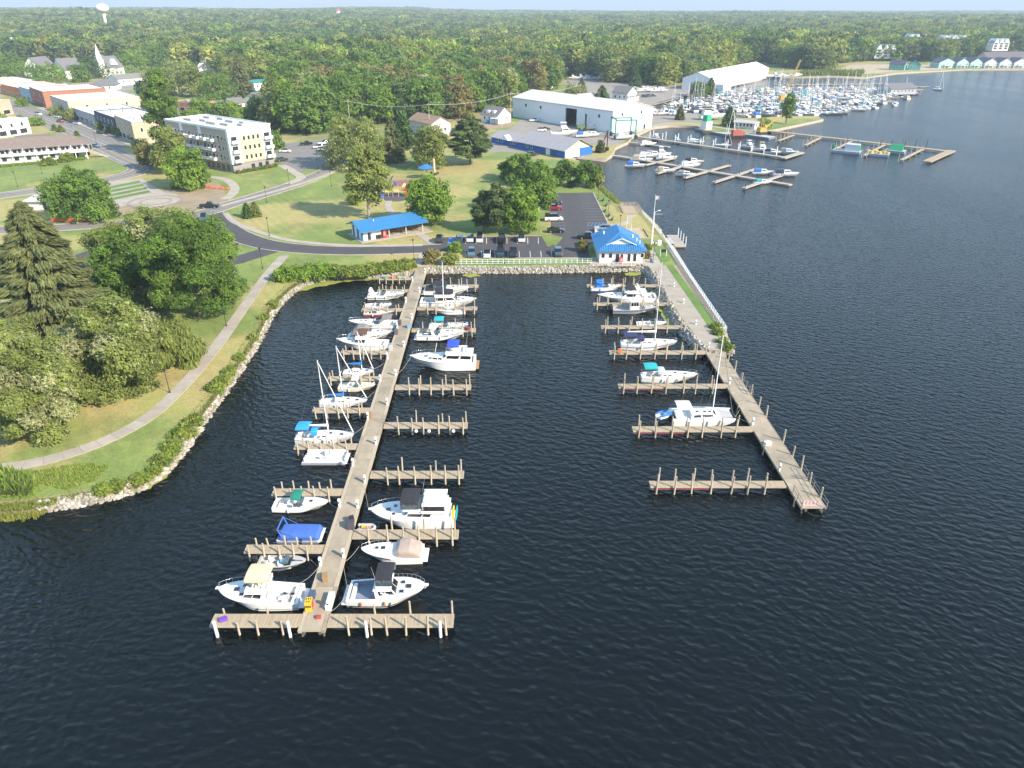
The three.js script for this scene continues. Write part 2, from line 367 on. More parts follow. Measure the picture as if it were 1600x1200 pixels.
structure('near_parking', flat([[-110.8,-171.22],[-107.5,-178.71],[-87.67,-174.9],[-74.35,-169.69],[-68.56,-162.35],[-75.5,-153.37],[-86.29,-144.42],[-96.78,-147.18]], lift(1)), M.asphalt);
const lot = structure('parking_lot', mg([flat([[-20.89,-175.98],[-19.06,-188.6],[8.01,-189.82],[11.34,-180.39],[13.86,-188.6],[10.89,-191.69],[12.46,-240.7],[27.16,-241.64],[27.59,-191.69],[19.73,-180.96],[19.45,-171.22],[-9.54,-170.71],[-12.76,-176.52]], lift(4))]), M.asphalt);
part(lot, 'kerb', kerb([[-19.06,-188.6],[8.01,-189.82]], -0.35, 0.35, LAND - 0.05, LAND + 0.12), M.concrete);
part(lot, 'kerb', kerb([[27.16,-241.64],[27.59,-191.69]], -0.35, 0.35, LAND - 0.05, LAND + 0.12), M.concrete);
part(lot, 'kerb', kerb([[-9.53,-170.4],[19.42,-170.91]], 0, 0.35, LAND - 0.05, LAND + 0.12), M.concrete);
// a grass island between the two halves of the lot
structure('grass_island', flat([[8.01,-189.82],[10.89,-191.69],[12.37,-186.79],[11.63,-182.67],[9.31,-179.83]], lift(5)), M.grass);
{
  const mark = (a, b, w = 0.12, mat = whitePaint) => part(lot, 'stall_line', ribbon([a, b], -w / 2, w / 2, lift(5)), mat);
  for (const x of [727, 743.5, 760, 776, 792, 808, 824.5, 841]) mark(...[[x - 0, 371.5], [x + 0.3, 381]].map(([a, b]) => groundAt(a, b)), 0.12, whitePaint);
  for (const x of [727, 752, 773, 793.5, 811, 828, 845, 861.5]) mark(...[[x, 392.5], [x + 0.8, 402]].map(([a, b]) => groundAt(a, b)));
  for (let i = 0; i < 15; i++) {
    const y = 303 + 60 * Math.pow(i / 15, 1.25);
    mark(groundAt(902 + (y - 300) * 0.29, y), groundAt(925 + (y - 300) * 0.46, y), 0.1, greyPaint);
    if (y > 315) mark(groundAt(861 + (y - 300) * 0.03, y), groundAt(877 + (y - 300) * 0.12, y), 0.1, greyPaint);
  }
  part(lot, 'accessible_bay', flat([[-16.93,-187.99],[-15.38,-187.99],[-15.11,-182.96],[-17.05,-182.96]], lift(5)), bluePaint);
  for (let i = 0; i < 6; i++) mark(groundAt(918 + i * 5.5, 353), groundAt(915 + i * 5.5 + 6, 348), 0.2, bluePaint);
}
structure('boat_yard', flat([[-12.54,-320.85],[-8.93,-371.32],[0,-388.54],[7.45,-438.83],[28.67,-485.29],[45.48,-542],[43.41,-652.17],[57.27,-690],[143.13,-612.77],[162,-587.31],[118.74,-537.83],[96.6,-502.9],[88.89,-485.29],[84.95,-462.51],[103.09,-450.38],[124.44,-430.53],[108.95,-412.25],[87.86,-412.25],[72.05,-397.71],[58.09,-365.23],[52.04,-344.39],[44.8,-333.92],[31.22,-344.39],[13.68,-314.66]], lift(1)), M.gravel);
structure('apartment_lot', flat([[-99.61,-307.22],[-105.53,-339.08],[-86.17,-357.39],[-74.94,-344.39],[-76.63,-314.66],[-74.82,-284.18],[-80.36,-276.79],[-87.29,-284.18]], lift(1)), M.oldAsphalt);
structure('dirt_patch', flat(smooth([[-131.79,-237.92],[-121.11,-242.59],[-114.12,-257.61],[-106.13,-257.61],[-95.23,-237.92],[-92.58,-226.51],[-98.49,-218.38],[-109.62,-216.82],[-117.18,-212.24],[-125.23,-209.28],[-131.15,-216.82]], 4, true), lift(1)), M.dirt);
structure('town_lot', flat([[-365.51,-559.3],[-309.27,-542],[-279.71,-542],[-240.55,-510.28],[-195.74,-462.51],[-181.93,-427.82],[-202.08,-412.25],[-224.59,-433.26],[-278.55,-485.29],[-324.63,-521.76]], lift(1)), M.oldAsphalt);
structure('church_lot', flat([[-313.96,-559.3],[-295,-568.35],[-283.92,-607.51],[-293.55,-629.08],[-363.53,-652.17]], lift(1)), M.gravel);
structure('cottage_lot', flat([[-146.5,-425.15],[-132.01,-444.53],[-159.18,-542],[-181.93,-542]], lift(1)), M.gravel);
structure('cottage_yard', flat([[-15.63,-379.75],[0,-393.08],[0,-417.33],[-17.37,-407.3]], lift(2)), M.dirt);
structure('hill_road', ribbon(smooth([[-112.19,-351.71],[-88.36,-367.24],[-54.38,-397.71],[-14.73,-433.26],[11.9,-468.81],[45.48,-542],[78.55,-587.31],[144.33,-618.12]], 6), -2.5, 2.5, lift(2)), M.dirt);
structure('sand_beach', flat([[312.43,-763.36],[376.82,-863.53],[445.93,-873.9],[472.6,-843.47],[436.24,-788.38],[382.61,-771.53],[333.53,-732.29]], lift(2)), M.sand);

function walk(name, px, width, slabLength = 0) {
  const c = smooth(px, 10);
  if (!slabLength) return structure(name, mg([ribbon(c, -width / 2, width / 2, LAND + 0.07), ribbon(c, width / 2, width / 2 + 0.001, LAND + 0.07, LAND - 0.1), ribbon(c, -width / 2 - 0.001, -width / 2, LAND - 0.1, LAND + 0.07)]), M.concrete);
  const m = structure(name, ribbon(c, -width / 2 + 0.03, width / 2 - 0.03, LAND + 0.03), M.gravel), s = along(c, slabLength);
  for (let i = 0; i + 1 < s.length; i++) {
    const a = s[i], b = s[i + 1], g = 0.02 / slabLength, q = [[a[0] + (b[0] - a[0]) * g, a[1] + (b[1] - a[1]) * g], [b[0] - (b[0] - a[0]) * g, b[1] - (b[1] - a[1]) * g]];
    const h0 = [a[2], (i + 2 < s.length ? b[2] : a[2])].map((t) => [-Math.sin(t) * width / 2, Math.cos(t) * width / 2]);
    part(m, 'path_slab', slab([[q[0][0] + h0[0][0], q[0][1] + h0[0][1]], [q[1][0] + h0[1][0], q[1][1] + h0[1][1]], [q[1][0] - h0[1][0], q[1][1] - h0[1][1]], [q[0][0] - h0[0][0], q[0][1] - h0[0][1]]], LAND - 0.02, LAND + 0.08 + R() * 0.008), pick([M.concrete, M.slabA, M.slabB]));
  }
  return m;
}
M.slabA = mottled([0.34, 0.295, 0.235], 0.18, 6, 91); M.slabB = mottled([0.39, 0.345, 0.285], 0.16, 6, 92);
walk('shore_path', [[-75.18,-78.36],[-68.92,-79.26],[-63.96,-81.09],[-59.04,-85.13],[-55.31,-91.87],[-53.99,-102.71],[-54.17,-117.34],[-55.68,-139.54],[-57.03,-160.49],[-57.02,-173.31]], 2.3, 2.3);
walk('park_path', [[-86.87,-214.51],[-80.62,-204.27],[-71.3,-194.87],[-61,-186.79],[-52.39,-183.25],[-40.12,-180.96],[-23.47,-181.53]], 1.8);
walk('street_path', [[-91.38,-223.2],[-84.44,-236.1],[-78.96,-246.44],[-73.31,-258.68],[-68.19,-276.79],[-66.83,-300.1]], 1.8);
walk('playground_path', [[-39.59,-229.92],[-38.96,-223.2],[-36.88,-216.04],[-34.53,-209.28]], 2);
walk('pavilion_path', [[-25.3,-191.69],[-22.68,-186.79],[-20.9,-182.67]], 2.4);
walk('apartment_path', [[-111.91,-267.46],[-104.64,-263],[-96.56,-250.4],[-93.42,-238.84],[-93.4,-231.66]], 3.2);
walk('apartment_front', [[-91.26,-289.32],[-83.28,-276.79],[-77.32,-265.21],[-79.46,-254.48]], 3.4);
walk('volley_path', [[27.16,-201.51],[30.47,-201.51],[33.62,-204.27],[34.91,-209.28],[36.5,-212.24]], 1.6);
structure('pier_landing', flat([[-22.97,-163.3],[-23.64,-174.37],[-20.73,-174.37],[-19.9,-163.3]], LAND + 0.075), M.concrete);
structure('quay_walk', flat([[18.42,-163.78],[19.93,-171.22],[32.05,-172.26],[34.27,-180.96],[36.39,-178.71],[36.27,-168.18],[35.69,-157.76],[36.69,-118.73],[39.04,-118.73],[39.86,-132.53],[40.25,-148.38],[40.19,-168.18],[40.12,-180.96],[42.24,-181.53],[41.03,-123.96],[39.49,-117.34],[35.68,-116.51],[34.73,-122.47],[33.79,-160.49],[32.16,-165.22]], LAND + 0.05), M.concrete);
structure('lawn_strip', flat([[37.08,-164.25],[38.87,-164.74],[40.21,-126.4],[38.31,-124.26]], LAND + 0.072), M.lushGrass);
structure('causeway_walk', flat([[34.31,-164.25],[37.17,-164.74],[38.31,-124.26],[40.17,-125.78],[39.51,-118.73],[38.15,-116.24],[35.63,-116.79],[34.73,-122.47],[33.79,-134.23],[33.66,-147.18],[33.79,-160.49]], LAND + 0.062), M.slabA);
structure('gravel_strip', flat([[38.87,-164.74],[40.67,-165.22],[40.63,-161.41],[40.99,-124.26],[40.17,-125.78]], LAND + 0.075), mottled([0.33, 0.26, 0.18], 0.25, 5, 98));
structure('lawn_strip', flat([[36.52,-177.61],[39.2,-178.71],[38.88,-168.68],[36.3,-166.69]], LAND + 0.058), M.lushGrass);
structure('quay_lawn', flat([[-9.49,-169.69],[19.03,-170.2],[18.45,-165.71],[-18.51,-164.74],[-18.74,-167.18]], lift(1)), M.lushGrass);
structure('volleyball_court', flat([[27.87,-196.82],[35.81,-198.14],[36.11,-187.99],[28.67,-189.21]], LAND + 0.12), M.sand);
// plaza with green stripes and a round paved disc
const plaza = structure('plaza', flat([[-138.42,-242.59],[-145.01,-255.52],[-138.36,-263],[-134.91,-264.1],[-117.87,-242.59],[-112.37,-239.77],[-107.62,-233.42],[-107.13,-224.85],[-112.01,-219.97],[-120.27,-224.85],[-125.09,-218.38]], LAND + 0.05), M.concrete);
for (let i = 0; i < 4; i++) part(plaza, 'lawn_stripe', flat([[168 - i * 1.5, 292 + i * 6.5], [217 + i * 5, 282.5 + i * 5], [221 + i * 5, 285.5 + i * 5], [168 - i * 1.5, 296 + i * 6.5]].map((q) => groundAt(...q)), LAND + 0.09), M.lushGrass);
for (const [r0, r1, m] of [[7.6, 8.4, M.gravel], [4.3, 4.9, M.gravel]]) part(plaza, 'paving_ring', new THREE.RingGeometry(r0, r1, 40).rotateX(-Math.PI / 2).translate(groundAt(243, 315)[0], LAND + 0.1, groundAt(243, 315)[1]), m);
// floating duckweed along the quiet shore
{
  const weed = mottled([0.24, 0.26, 0.045], 0.3, 6, 93);
  for (const px of [[[-96.68,-71.56],[-64.45,-71.56],[-59.85,-71.95],[-57.94,-72.86],[-60.94,-73.8],[-65.62,-73.4],[-99.2,-74.2]], [[-48.53,-150.67],[-43.77,-153.58],[-37.91,-157.02],[-32.19,-158.34],[-30.3,-160.59],[-36.71,-162.43],[-44.69,-160.59],[-47.87,-157.02]], [[-58.19,-72.73],[-51.52,-74.75],[-47.66,-77.27],[-47.09,-83.02],[-48.12,-82.7],[-48.74,-78.73],[-52.07,-75.85]], [[31.52,-151.91],[32.51,-147.86],[32.73,-137.42],[32.69,-131.34],[31.79,-130.04],[31.26,-136.72],[30.83,-144.74]], [[-11.87,-161.5],[-9.82,-160.14],[-7.9,-161.05],[-8.89,-162.89]], [[26.77,-162.43],[28.09,-161.05],[30.52,-161.96],[30.81,-163.83]], [[72.67,-404.78],[88.44,-414.48],[97.42,-407.16],[85.57,-400.08]]]) {
    const s = smooth(px, 6, true).map(([x, z]) => [x + (R() - 0.5) * 0.9, z + (R() - 0.5) * 0.9]);
    const m = structure('duckweed', flat(s, 0.015), weed); m.userData.kind = 'stuff'; m.userData.label = 'yellow green duckweed floating against the bank'; m.userData.category = 'duckweed'; m.userData.group = 'duckweed mats';
  }
}
// ---------------------------------------------------------------- piers, finger docks and what stands on them
const pileGeos = [0, 1, 2, 3].map((k) => { const g = new THREE.CylinderGeometry(0.105, 0.13, 1, 8, 3).translate(0, 0.5, 0), p = g.attributes.position; for (let i = 0; i < p.count; i++) { const y = p.getY(i); p.setX(i, p.getX(i) + Math.sin(k * 2 + y * 3) * 0.012); p.setZ(i, p.getZ(i) + Math.cos(k + y * 4) * 0.012); } g.computeVertexNormals(); return g; });
function piling(parent, x, z, top, mat = M.pile, r = 1, lean = 0.045) {
  const m = part(parent, 'piling', pick(pileGeos), mat); m.position.set(x, -1.6, z); m.scale.set(r, top + 1.6, r);
  m.rotation.set((R() - 0.5) * lean * 2, R() * 6, (R() - 0.5) * lean * 2); return m;
}
function mainPier(name, label, [x0, z0], [x1, z1], width, edge, nPiles) {
  const L = Math.hypot(x1 - x0, z1 - z0), turn = Math.atan2(x1 - x0, z1 - z0);
  const o = thing(name, label, 'pier', [x0, 0, z0], turn);
  const n = Math.round(L / 6.1), s = L / n;
  for (let i = 0; i < n; i++) {
    const w = width - 2 * edge;
    part(o, 'deck_panel', box(w - 0.01, 0.16, s - 0.035, 0, DECK - 0.08 + (R() - 0.5) * 0.008, (i + 0.5) * s), pick([M.deckConcrete, M.deckB, M.deckC]));
    for (const k of [-1, 1]) part(o, 'edge_beam', box(edge - 0.02, 0.34, s - 0.03, k * (width - edge) / 2, DECK - 0.155, (i + 0.5) * s), pick([M.deckEdge, M.deckEdge, M.deckConcrete]));
  }
  part(o, 'stringers', [-1, 1].map((k) => box(0.3, 0.3, L, k * width * 0.3, DECK - 0.42, L / 2)), M.darkWood);
  for (let i = 0; i <= nPiles; i++) for (const k of [-1, 1]) piling(o, k * (width / 2 - 0.3), Math.min(L - 0.3, 0.4 + i * L / nPiles), DECK - 0.35, M.darkWood, 1.2, 0);
  return o;
}
M.deckB = mottled([0.34, 0.28, 0.2], 0.32, 5, 94, 512); M.deckC = mottled([0.28, 0.235, 0.17], 0.34, 5, 95, 512);
const leftPier = mainPier('main_pier', 'long concrete pier lined with moored boats, ending in a T', [-20.05, -51.2], [-21.7, -167.6], 2.75, 0.42, 18);
const rightPier = mainPier('fishing_pier', 'long concrete pier running out from the grassy causeway', [37.6, -71], [36.5, -120], 3.15, 0.12, 10);
function pierX(z) { return -20.05 - (z + 50.7) / -116.9 * 1.65; }

const fingerGroups = { w: 'short finger docks', e: 'finger docks of middle length', r: 'long finger docks of the fishing pier' };
function finger(label, side, x0, x1, z, width, piles, { tall = 1.5, skew = 0, farPiles = 0, red = false, group } = {}) {
  const L = x1 - x0, o = thing('finger_dock', label, 'dock', [x0, 0, z], 0, group ?? fingerGroups[side]);
  part(o, 'deck', box(L, 0.07, width, L / 2, DECK - 0.02, -width / 2), M.deckWood);
  part(o, 'fascia', [box(L, 0.26, 0.06, L / 2, DECK - 0.13, 0.032), box(L, 0.26, 0.06, L / 2, DECK - 0.13, -width - 0.032)], M.deckEdge);
  const outer = side === 'w' || side === 'r' ? 0 : L;
  part(o, 'end_board', box(0.07, 0.28, width + 0.12, outer + (outer ? 0.037 : -0.037), DECK - 0.12, -width / 2), M.deckEdge);
  part(o, 'joists', [box(L - 0.2, 0.2, 0.12, L / 2, DECK - 0.38, -0.25), box(L - 0.2, 0.2, 0.12, L / 2, DECK - 0.38, -width + 0.25)], M.darkWood);
  if (red) part(o, 'bumper_rail', box(L * 0.42, 0.1, 0.08, L * 0.21 + 0.1, DECK - 0.42, 0.06), paint(0.3, 0.05, 0.05));
  for (let i = 0; i < piles; i++) {
    const t = (i + 0.25 + (i ? rr(-0.12, 0.12) : 0)) / piles, x = side === 'e' ? L * (1 - t * 0.93) - 0.1 : L * t * 0.95 + 0.12;
    piling(o, x, 0.19, DECK + tall + rr(-0.25, 0.2));
    if (i % 2 === 0 || i < farPiles) piling(o, x + rr(0, 0.6), -width - 0.19, DECK + tall * rr(0.7, 1.05));
  }
  // a mooring rail low over the water on some docks
  return o;
}
const west = [[-30.9, -23.2, -155.7, 'kayaks lie on it'], [-29.6, -22.9, -147.7, 'beside the wakeboard boat'], [-31, -22.4, -136.5, 'between the small runabouts'], [-30.9, -22.2, -115.9, 'below the brown canvas cruiser'], [-30.9, -22.2, -105.6, 'below the smallest sailing boat'], [-30.8, -22, -94.9, 'below the sailing boat with blue boom cover'], [-30.8, -22, -84.6, 'between sailing boat and white deck boat'], [-30.7, -21.8, -73.8, 'behind the boat with green canvas'], [-30.6, -21.7, -62.9, 'below the blue covered boat']];
west.forEach(([a, b, z, what], i) => finger(`short wooden finger dock, ${what}`, 'w', a, b, z, 1.15, 5, { tall: 1.2, farPiles: i > 4 ? 5 : 0 }));
const east = [[-19.9, -7.6, -150.6, 'behind the dark topped cruisers'], [-19.7, -7.3, -137.2, 'beside the white sloop'], [-19.4, -7.1, -125.9, 'with a red cushion at its tip'], [-19.2, -6.8, -102.4, 'empty, next beyond the blue topped trawler'], [-19.1, -6.7, -90.3, 'empty, with white round fenders'], [-18.9, -6.5, -77.6, 'empty, nearest the big motor yacht'], [-18.8, -6.4, -65.4, 'below the motor yacht with dinghies']];
east.forEach(([a, b, z, what]) => finger(`wooden finger dock ${what}`, 'e', a, b, z, 1.35, 6, { tall: 1.9 }));
finger('shorter arm of the pier end T, below the beige topped boat', 'w', -30.4, -21.4, -51.9, 1.5, 4, { tall: 0.7, group: 'arms of the pier end' });
finger('longer arm of the pier end T, below the black topped boat', 'e', -18.65, -6, -51.9, 1.5, 6, { tall: 1.5, group: 'arms of the pier end' });
const rights = [[16.9, 35, -151, 'nearest the blue roofed house'], [17.2, 35, -139.7, 'beside the grey workboat'], [17.5, 35.3, -127.5, 'beside the small open runabout'], [17.7, 35.5, -115.9, 'with an orange crate, below the navy topped sloop'], [17.6, 35.3, -102.9, 'below the sloop with teal canvas'], [17.9, 35.6, -89.3, 'below the catamaran'], [18.1, 35.7, -75.5, 'empty and nearest the pier head']];
rights.forEach(([a, b, z, what], i) => finger(`long finger dock ${what}`, 'r', a, b, z, 1.15, 7, { tall: 1.8, farPiles: 7, red: i > 3 }));

// white sleeved mooring posts at the T
for (const [x, z, l] of [[-29.7, -51.5, 'white mooring post by the purple bundle'], [-22.35, -51.5, 'white mooring post where the short arm meets the pier'], [-14.6, -51.5, 'white mooring post halfway along the longer arm'], [-7.2, -51.5, 'white mooring post at the outer tip of the longer arm']])
  one('mooring_post', l, 'post', mg([cyl(0.16, 0.16, 2.9, 0, -0.9, 0, 14), new THREE.SphereGeometry(0.16, 14, 6, 0, 7, 0, Math.PI / 2).translate(0, 2, 0)]), M.white, [x, 0, z + 0.03], 0, 'white mooring posts');
// guard rails: rows of posts with two bars
function railing(name, label, pts, y, { h = 1.05, gap = 2, mat = M.white, bars = [0.5, 1], pickets = 0, r = 0.045, group } = {}) {
  const o = thing(name, label, 'railing', [pts[0][0], y, pts[0][1]], 0, group), q = pts.map(([x, z]) => [x - pts[0][0], z - pts[0][1]]);
  for (const [x, z] of along(q, gap)) part(o, 'post', box(r * 2.4, h, r * 2.4, x, h / 2, z), mat);
  for (const b of bars) part(o, 'rail', poly(q.map(([x, z]) => [x, h * b, z]), r), mat);
  if (pickets) part(o, 'pickets', along(q, pickets).map(([x, z]) => cyl(0.02, 0.02, h * 0.85, x, 0.08, z, 4)), mat);
  return o;
}
const railGrey = std([0.2, 0.19, 0.17], 0.6);
railing('pier_railing', 'dark railing along the outer edge of the fishing pier head', [[39.1, -70.9], [39, -79]], DECK, { mat: railGrey, gap: 2.1, r: 0.035 });
railing('pier_railing', 'dark railing at the corner of the pier head, above the lowest dock', [[36.05, -71], [36.1, -74.3]], DECK, { mat: railGrey, gap: 1.6, r: 0.035 });
railing('pier_railing', 'dark railing halfway along the outer edge of the fishing pier', [[38.6, -100], [38.4, -106]], DECK, { mat: railGrey, gap: 1.5, r: 0.035 });
{ // tall posts down the outer edge of the right pier belong to it
  for (const z of [2.2, 5.4, 8.5, 11.8, 15.4, 22.5, 26, 30, 34.5, 38.5, 42.5]) piling(rightPier, -1.72, z, DECK + rr(1.3, 2.1));
  for (const z of [1, 13, 25]) piling(rightPier, 1.72, z + 0.6, DECK + 0.5);
}
// power pedestals: white posts with a slanted cap and outlet box
function pedestal(x, z, label, turn = 0) {
  const o = thing('power_pedestal', label, 'pedestal', [x, DECK, z], turn, 'white power pedestals on the piers');
  part(o, 'post', rbox(0.26, 1.05, 0.3, 0, 0.525, 0, 0.05), M.white);
  part(o, 'cap', frustum([-0.16, 0.16, 0.18, 0.18, 1.05], [-0.1, 0.12, 0.1, 0.1, 1.22], true).geo, paint(0.7, 0.7, 0.66));
  part(o, 'outlet', box(0.16, 0.2, 0.05, 0, 0.72, 0.17), M.black);
}
const ORD = ['', 'first', 'second', 'third', 'fourth', 'fifth', 'sixth', 'seventh', 'eighth', 'ninth', 'tenth'], ordinal = (n) => ORD[n] ?? `${n}${['th', 'st', 'nd', 'rd'][n % 10 < 4 && (n % 100 < 11 || n % 100 > 13) ? n % 10 : 0]}`, pc = { '1': 0, '-1': 0 };
for (const [z, k] of [[-54.2, 1], [-60.6, -1], [-62, 1], [-71, 1], [-71.2, -1], [-76.3, 1], [-80.2, -1], [-85.6, 1], [-92.6, -1], [-97, 1], [-105, -1], [-107, 1], [-113.5, -1], [-118.6, 1], [-127, -1], [-132, 1], [-141, -1], [-147, 1], [-154, -1], [-160, 1]]) pedestal(pierX(z) + k * 1.15, z, `white power pedestal on the ${k > 0 ? 'right' : 'left'} edge of the boat-lined pier, ${ordinal(++pc[k])} from its outer end`);
[-79, -91, -104, -118, -128.5, -140, -150].forEach((z, i) => pedestal(35.75 - z * 0.002, z, `white power pedestal along the fishing pier walkway, ${ordinal(i + 1)} from the pier head`));
// ---------------------------------------------------------------- boats: bow towards +x, y = 0 at the waterline
const smoothGeo = (g, a = 0.6) => metreUv(toCreasedNormals(g.index ? g : mergeVertices(g), a));
function gridGeo(rows, close = false) {   // rows of equally many points
  const n = rows[0].length, p = [], ix = [];
  rows.forEach((r, j) => r.forEach((q, i) => { p.push(...q); if (i && j) { const a = j * n + i; ix.push(a, a - 1, a - n - 1, a, a - n - 1, a - n); } }));
  const g = new THREE.BufferGeometry(); g.setAttribute('position', new THREE.Float32BufferAttribute(p, 3)); g.setIndex(ix); g.computeVertexNormals(); return g;
}
function hullShape(L, B, c) {
  const { s0 = 0.8, s1 = 1.25, tr = 0.9, full = 2.3, rake = 0.13, draft = 0.35 } = c;
  const half = (t) => B / 2 * (t < 0.42 ? tr + (1 - tr) * Math.sin(t / 0.42 * Math.PI / 2) : Math.pow(Math.max(0, 1 - Math.pow((t - 0.42) / 0.58, full)), 0.78)) + 0.015;
  const sheer = (t) => s0 + (s1 - s0) * Math.pow(t, 1.7);
  const X = (t) => (t - 0.5) * L, back = (t, y) => X(t) - rake * L * Math.pow(t, 5) * (1 - Math.max(0, Math.min(1, y / sheer(t))));
  const low = (t) => t < 0.72 ? -draft : -draft + (s1 * 0.55 + draft) * Math.pow((t - 0.72) / 0.28, 1.7);
  const section = (t) => {
    const b = half(t), s = sheer(t), k = low(t), e = step01(0.45, 1, t), ch = Math.max(k + 0.04, 0.02 + e * 0.42 * s1), cb = b * (0.94 - 0.5 * e);
    const m = [[0, k], [cb, ch], [cb + (b - cb) * 0.45, ch + (s - ch) * 0.45], [cb + (b - cb) * 0.8, ch + (s - ch) * 0.78], [b, s]];
    return m.map(([z, y]) => [back(t, y), y, z]);
  };
  return { L, B, half, sheer, X, section };
}
function hullParts(o, L, B, c = {}) {
  const h = hullShape(L, B, c), { tc = 0.45, t0 = 0.035, inner = 0.86, sole = 0.3, mat = M.gel, deckMat = M.gel, soleMat = M.nonskid, open = true } = c;
  const T = Array.from({ length: 19 }, (_, i) => 1 - Math.pow(1 - i / 18, 1.35));
  const sides = [1, -1].map((k) => gridGeo(T.map((t) => { const q = h.section(t).map(([x, y, z]) => [x, y, z * k]); return k > 0 ? q : q.reverse(); })));
  const s = h.section(0), tran = [...s.map((q) => q), ...s.slice(1).reverse().map(([x, y, z]) => [x, y, -z])];
  const tf = []; for (let i = 1; i + 1 < tran.length; i++) tf.push([tran[0], tran[i], tran[i + 1]]);
  part(o, 'hull', [smoothGeo(mg(sides), 0.5), faces(tf)], mat);
  // deck with a toe rail line and camber; aft part is a ring round the cockpit
  const row = (t, a, b, n = 5) => Array.from({ length: n }, (_, i) => { const f = a + (b - a) * i / (n - 1), w = h.half(t) - 0.02; return [h.X(t), h.sheer(t) + (c.camber ?? 0.07) * (1 - f * f) * Math.min(1, w), f * w]; });
  const D = [];
  if (!open) D.push(gridGeo(T.map((t) => row(t, -1, 1, 9))));
  else {
    const F = T.filter((t) => t > tc + 0.001); F.unshift(tc); D.push(gridGeo(F.map((t) => row(t, -1, 1, 9))));
    const A = T.filter((t) => t < tc - 0.001); A.push(tc);
    for (const k of [-1, 1]) D.push(gridGeo(A.map((t) => k > 0 ? row(t, inner, 1, 3) : row(t, -1, -inner, 3))));
    const S = T.filter((t) => t < t0 - 0.001); S.push(t0); D.push(gridGeo(S.map((t) => row(t, -inner, inner, 5))));
    const C = T.filter((t) => t > t0 + 0.001 && t < tc - 0.001); C.unshift(t0); C.push(tc);
    const iw = (t) => inner * (h.half(t) - 0.02), top = (t) => h.sheer(t) + 0.01;
    part(o, 'cockpit', [gridGeo(C.map((t) => [[h.X(t), sole, -iw(t)], [h.X(t), sole, iw(t)]])),
      ...[-1, 1].map((k) => gridGeo(C.map((t) => [[h.X(t), sole, k * iw(t)], [h.X(t), top(t), k * iw(t)]]))),
      faces([[[h.X(t0), sole, -iw(t0)], [h.X(t0), sole, iw(t0)], [h.X(t0), top(t0), iw(t0)], [h.X(t0), top(t0), -iw(t0)]], [[h.X(tc), sole, -iw(tc)], [h.X(tc), sole, iw(tc)], [h.X(tc), top(tc) + 0.05, iw(tc)], [h.X(tc), top(tc) + 0.05, -iw(tc)]]])].map((g) => (g.index ? metreUv(g.toNonIndexed()) : g)), soleMat);
  }
  part(o, 'deck', D.map((g) => smoothGeo(g, 0.7)), deckMat);
  // rubbing strake
  const TT = T.filter((t) => t < 0.985), railMat = c.strakeMat ?? pick([M.alu, M.white, M.black]);
  for (const k of [-1, 1]) part(o, 'rub_rail', poly(TT.map((t) => { const q = h.section(t)[4]; return [q[0], q[1] - 0.03, q[2] * k + k * 0.012]; }), c.strake ?? 0.028, false, 4), railMat);
  {
    const [f0, f1, sm] = c.stripe ?? [0, 0.13, pick([blueTrim, blackTrim, redTrim, greyTrim, blackTrim])], at = (t, f, k) => { const q = h.section(t), u = f * 3, i = Math.min(2, Math.floor(u)) + 1, w = u - i + 1, a = q[i], b = q[i + 1]; return [a[0] + (b[0] - a[0]) * w, a[1] + (b[1] - a[1]) * w, (a[2] + (b[2] - a[2]) * w + 0.014) * k]; };
    for (const k of [1, -1]) part(o, 'hull_stripe', gridGeo(TT.map((t) => k > 0 ? [at(t, f0, k), at(t, f1, k)] : [at(t, f1, k), at(t, f0, k)])), sm);
  }
  return h;
}
// cabin: frustum with window panels; win lists [u0, u1, v0, v1] per face
function cabin(o, name, b, t, win = {}, mat = M.gel, roof = 0.06, glass = M.glass) {
  const f = frustum(b, t), m = part(o, name, f.geo, mat), { B, T } = f;
  const F = { side: [[B[3], B[2], T[3], T[2]], [B[1], B[0], T[1], T[0], true]], front: [[B[2], B[1], T[2], T[1]]], back: [[B[0], B[3], T[0], T[3]]] };
  for (const k of Object.keys(F)) for (const [b0, b1, t0, t1, flip] of F[k]) for (const [u0, u1, v0, v1] of win[k] ?? [])
    part(m, 'window', panelOn(b0, b1, t0, t1, flip ? 1 - u1 : u0, flip ? 1 - u0 : u1, v0, v1), glass);
  if (roof) { const w = Math.max(t[2], t[3]) * 2 + roof * 2, l = t[1] - t[0] + roof * 2; part(m, 'roof', rbox(l, 0.08, w, (t[0] + t[1]) / 2, t[4] + 0.035, 0, 0.04, 3), mat); }
  return m;
}
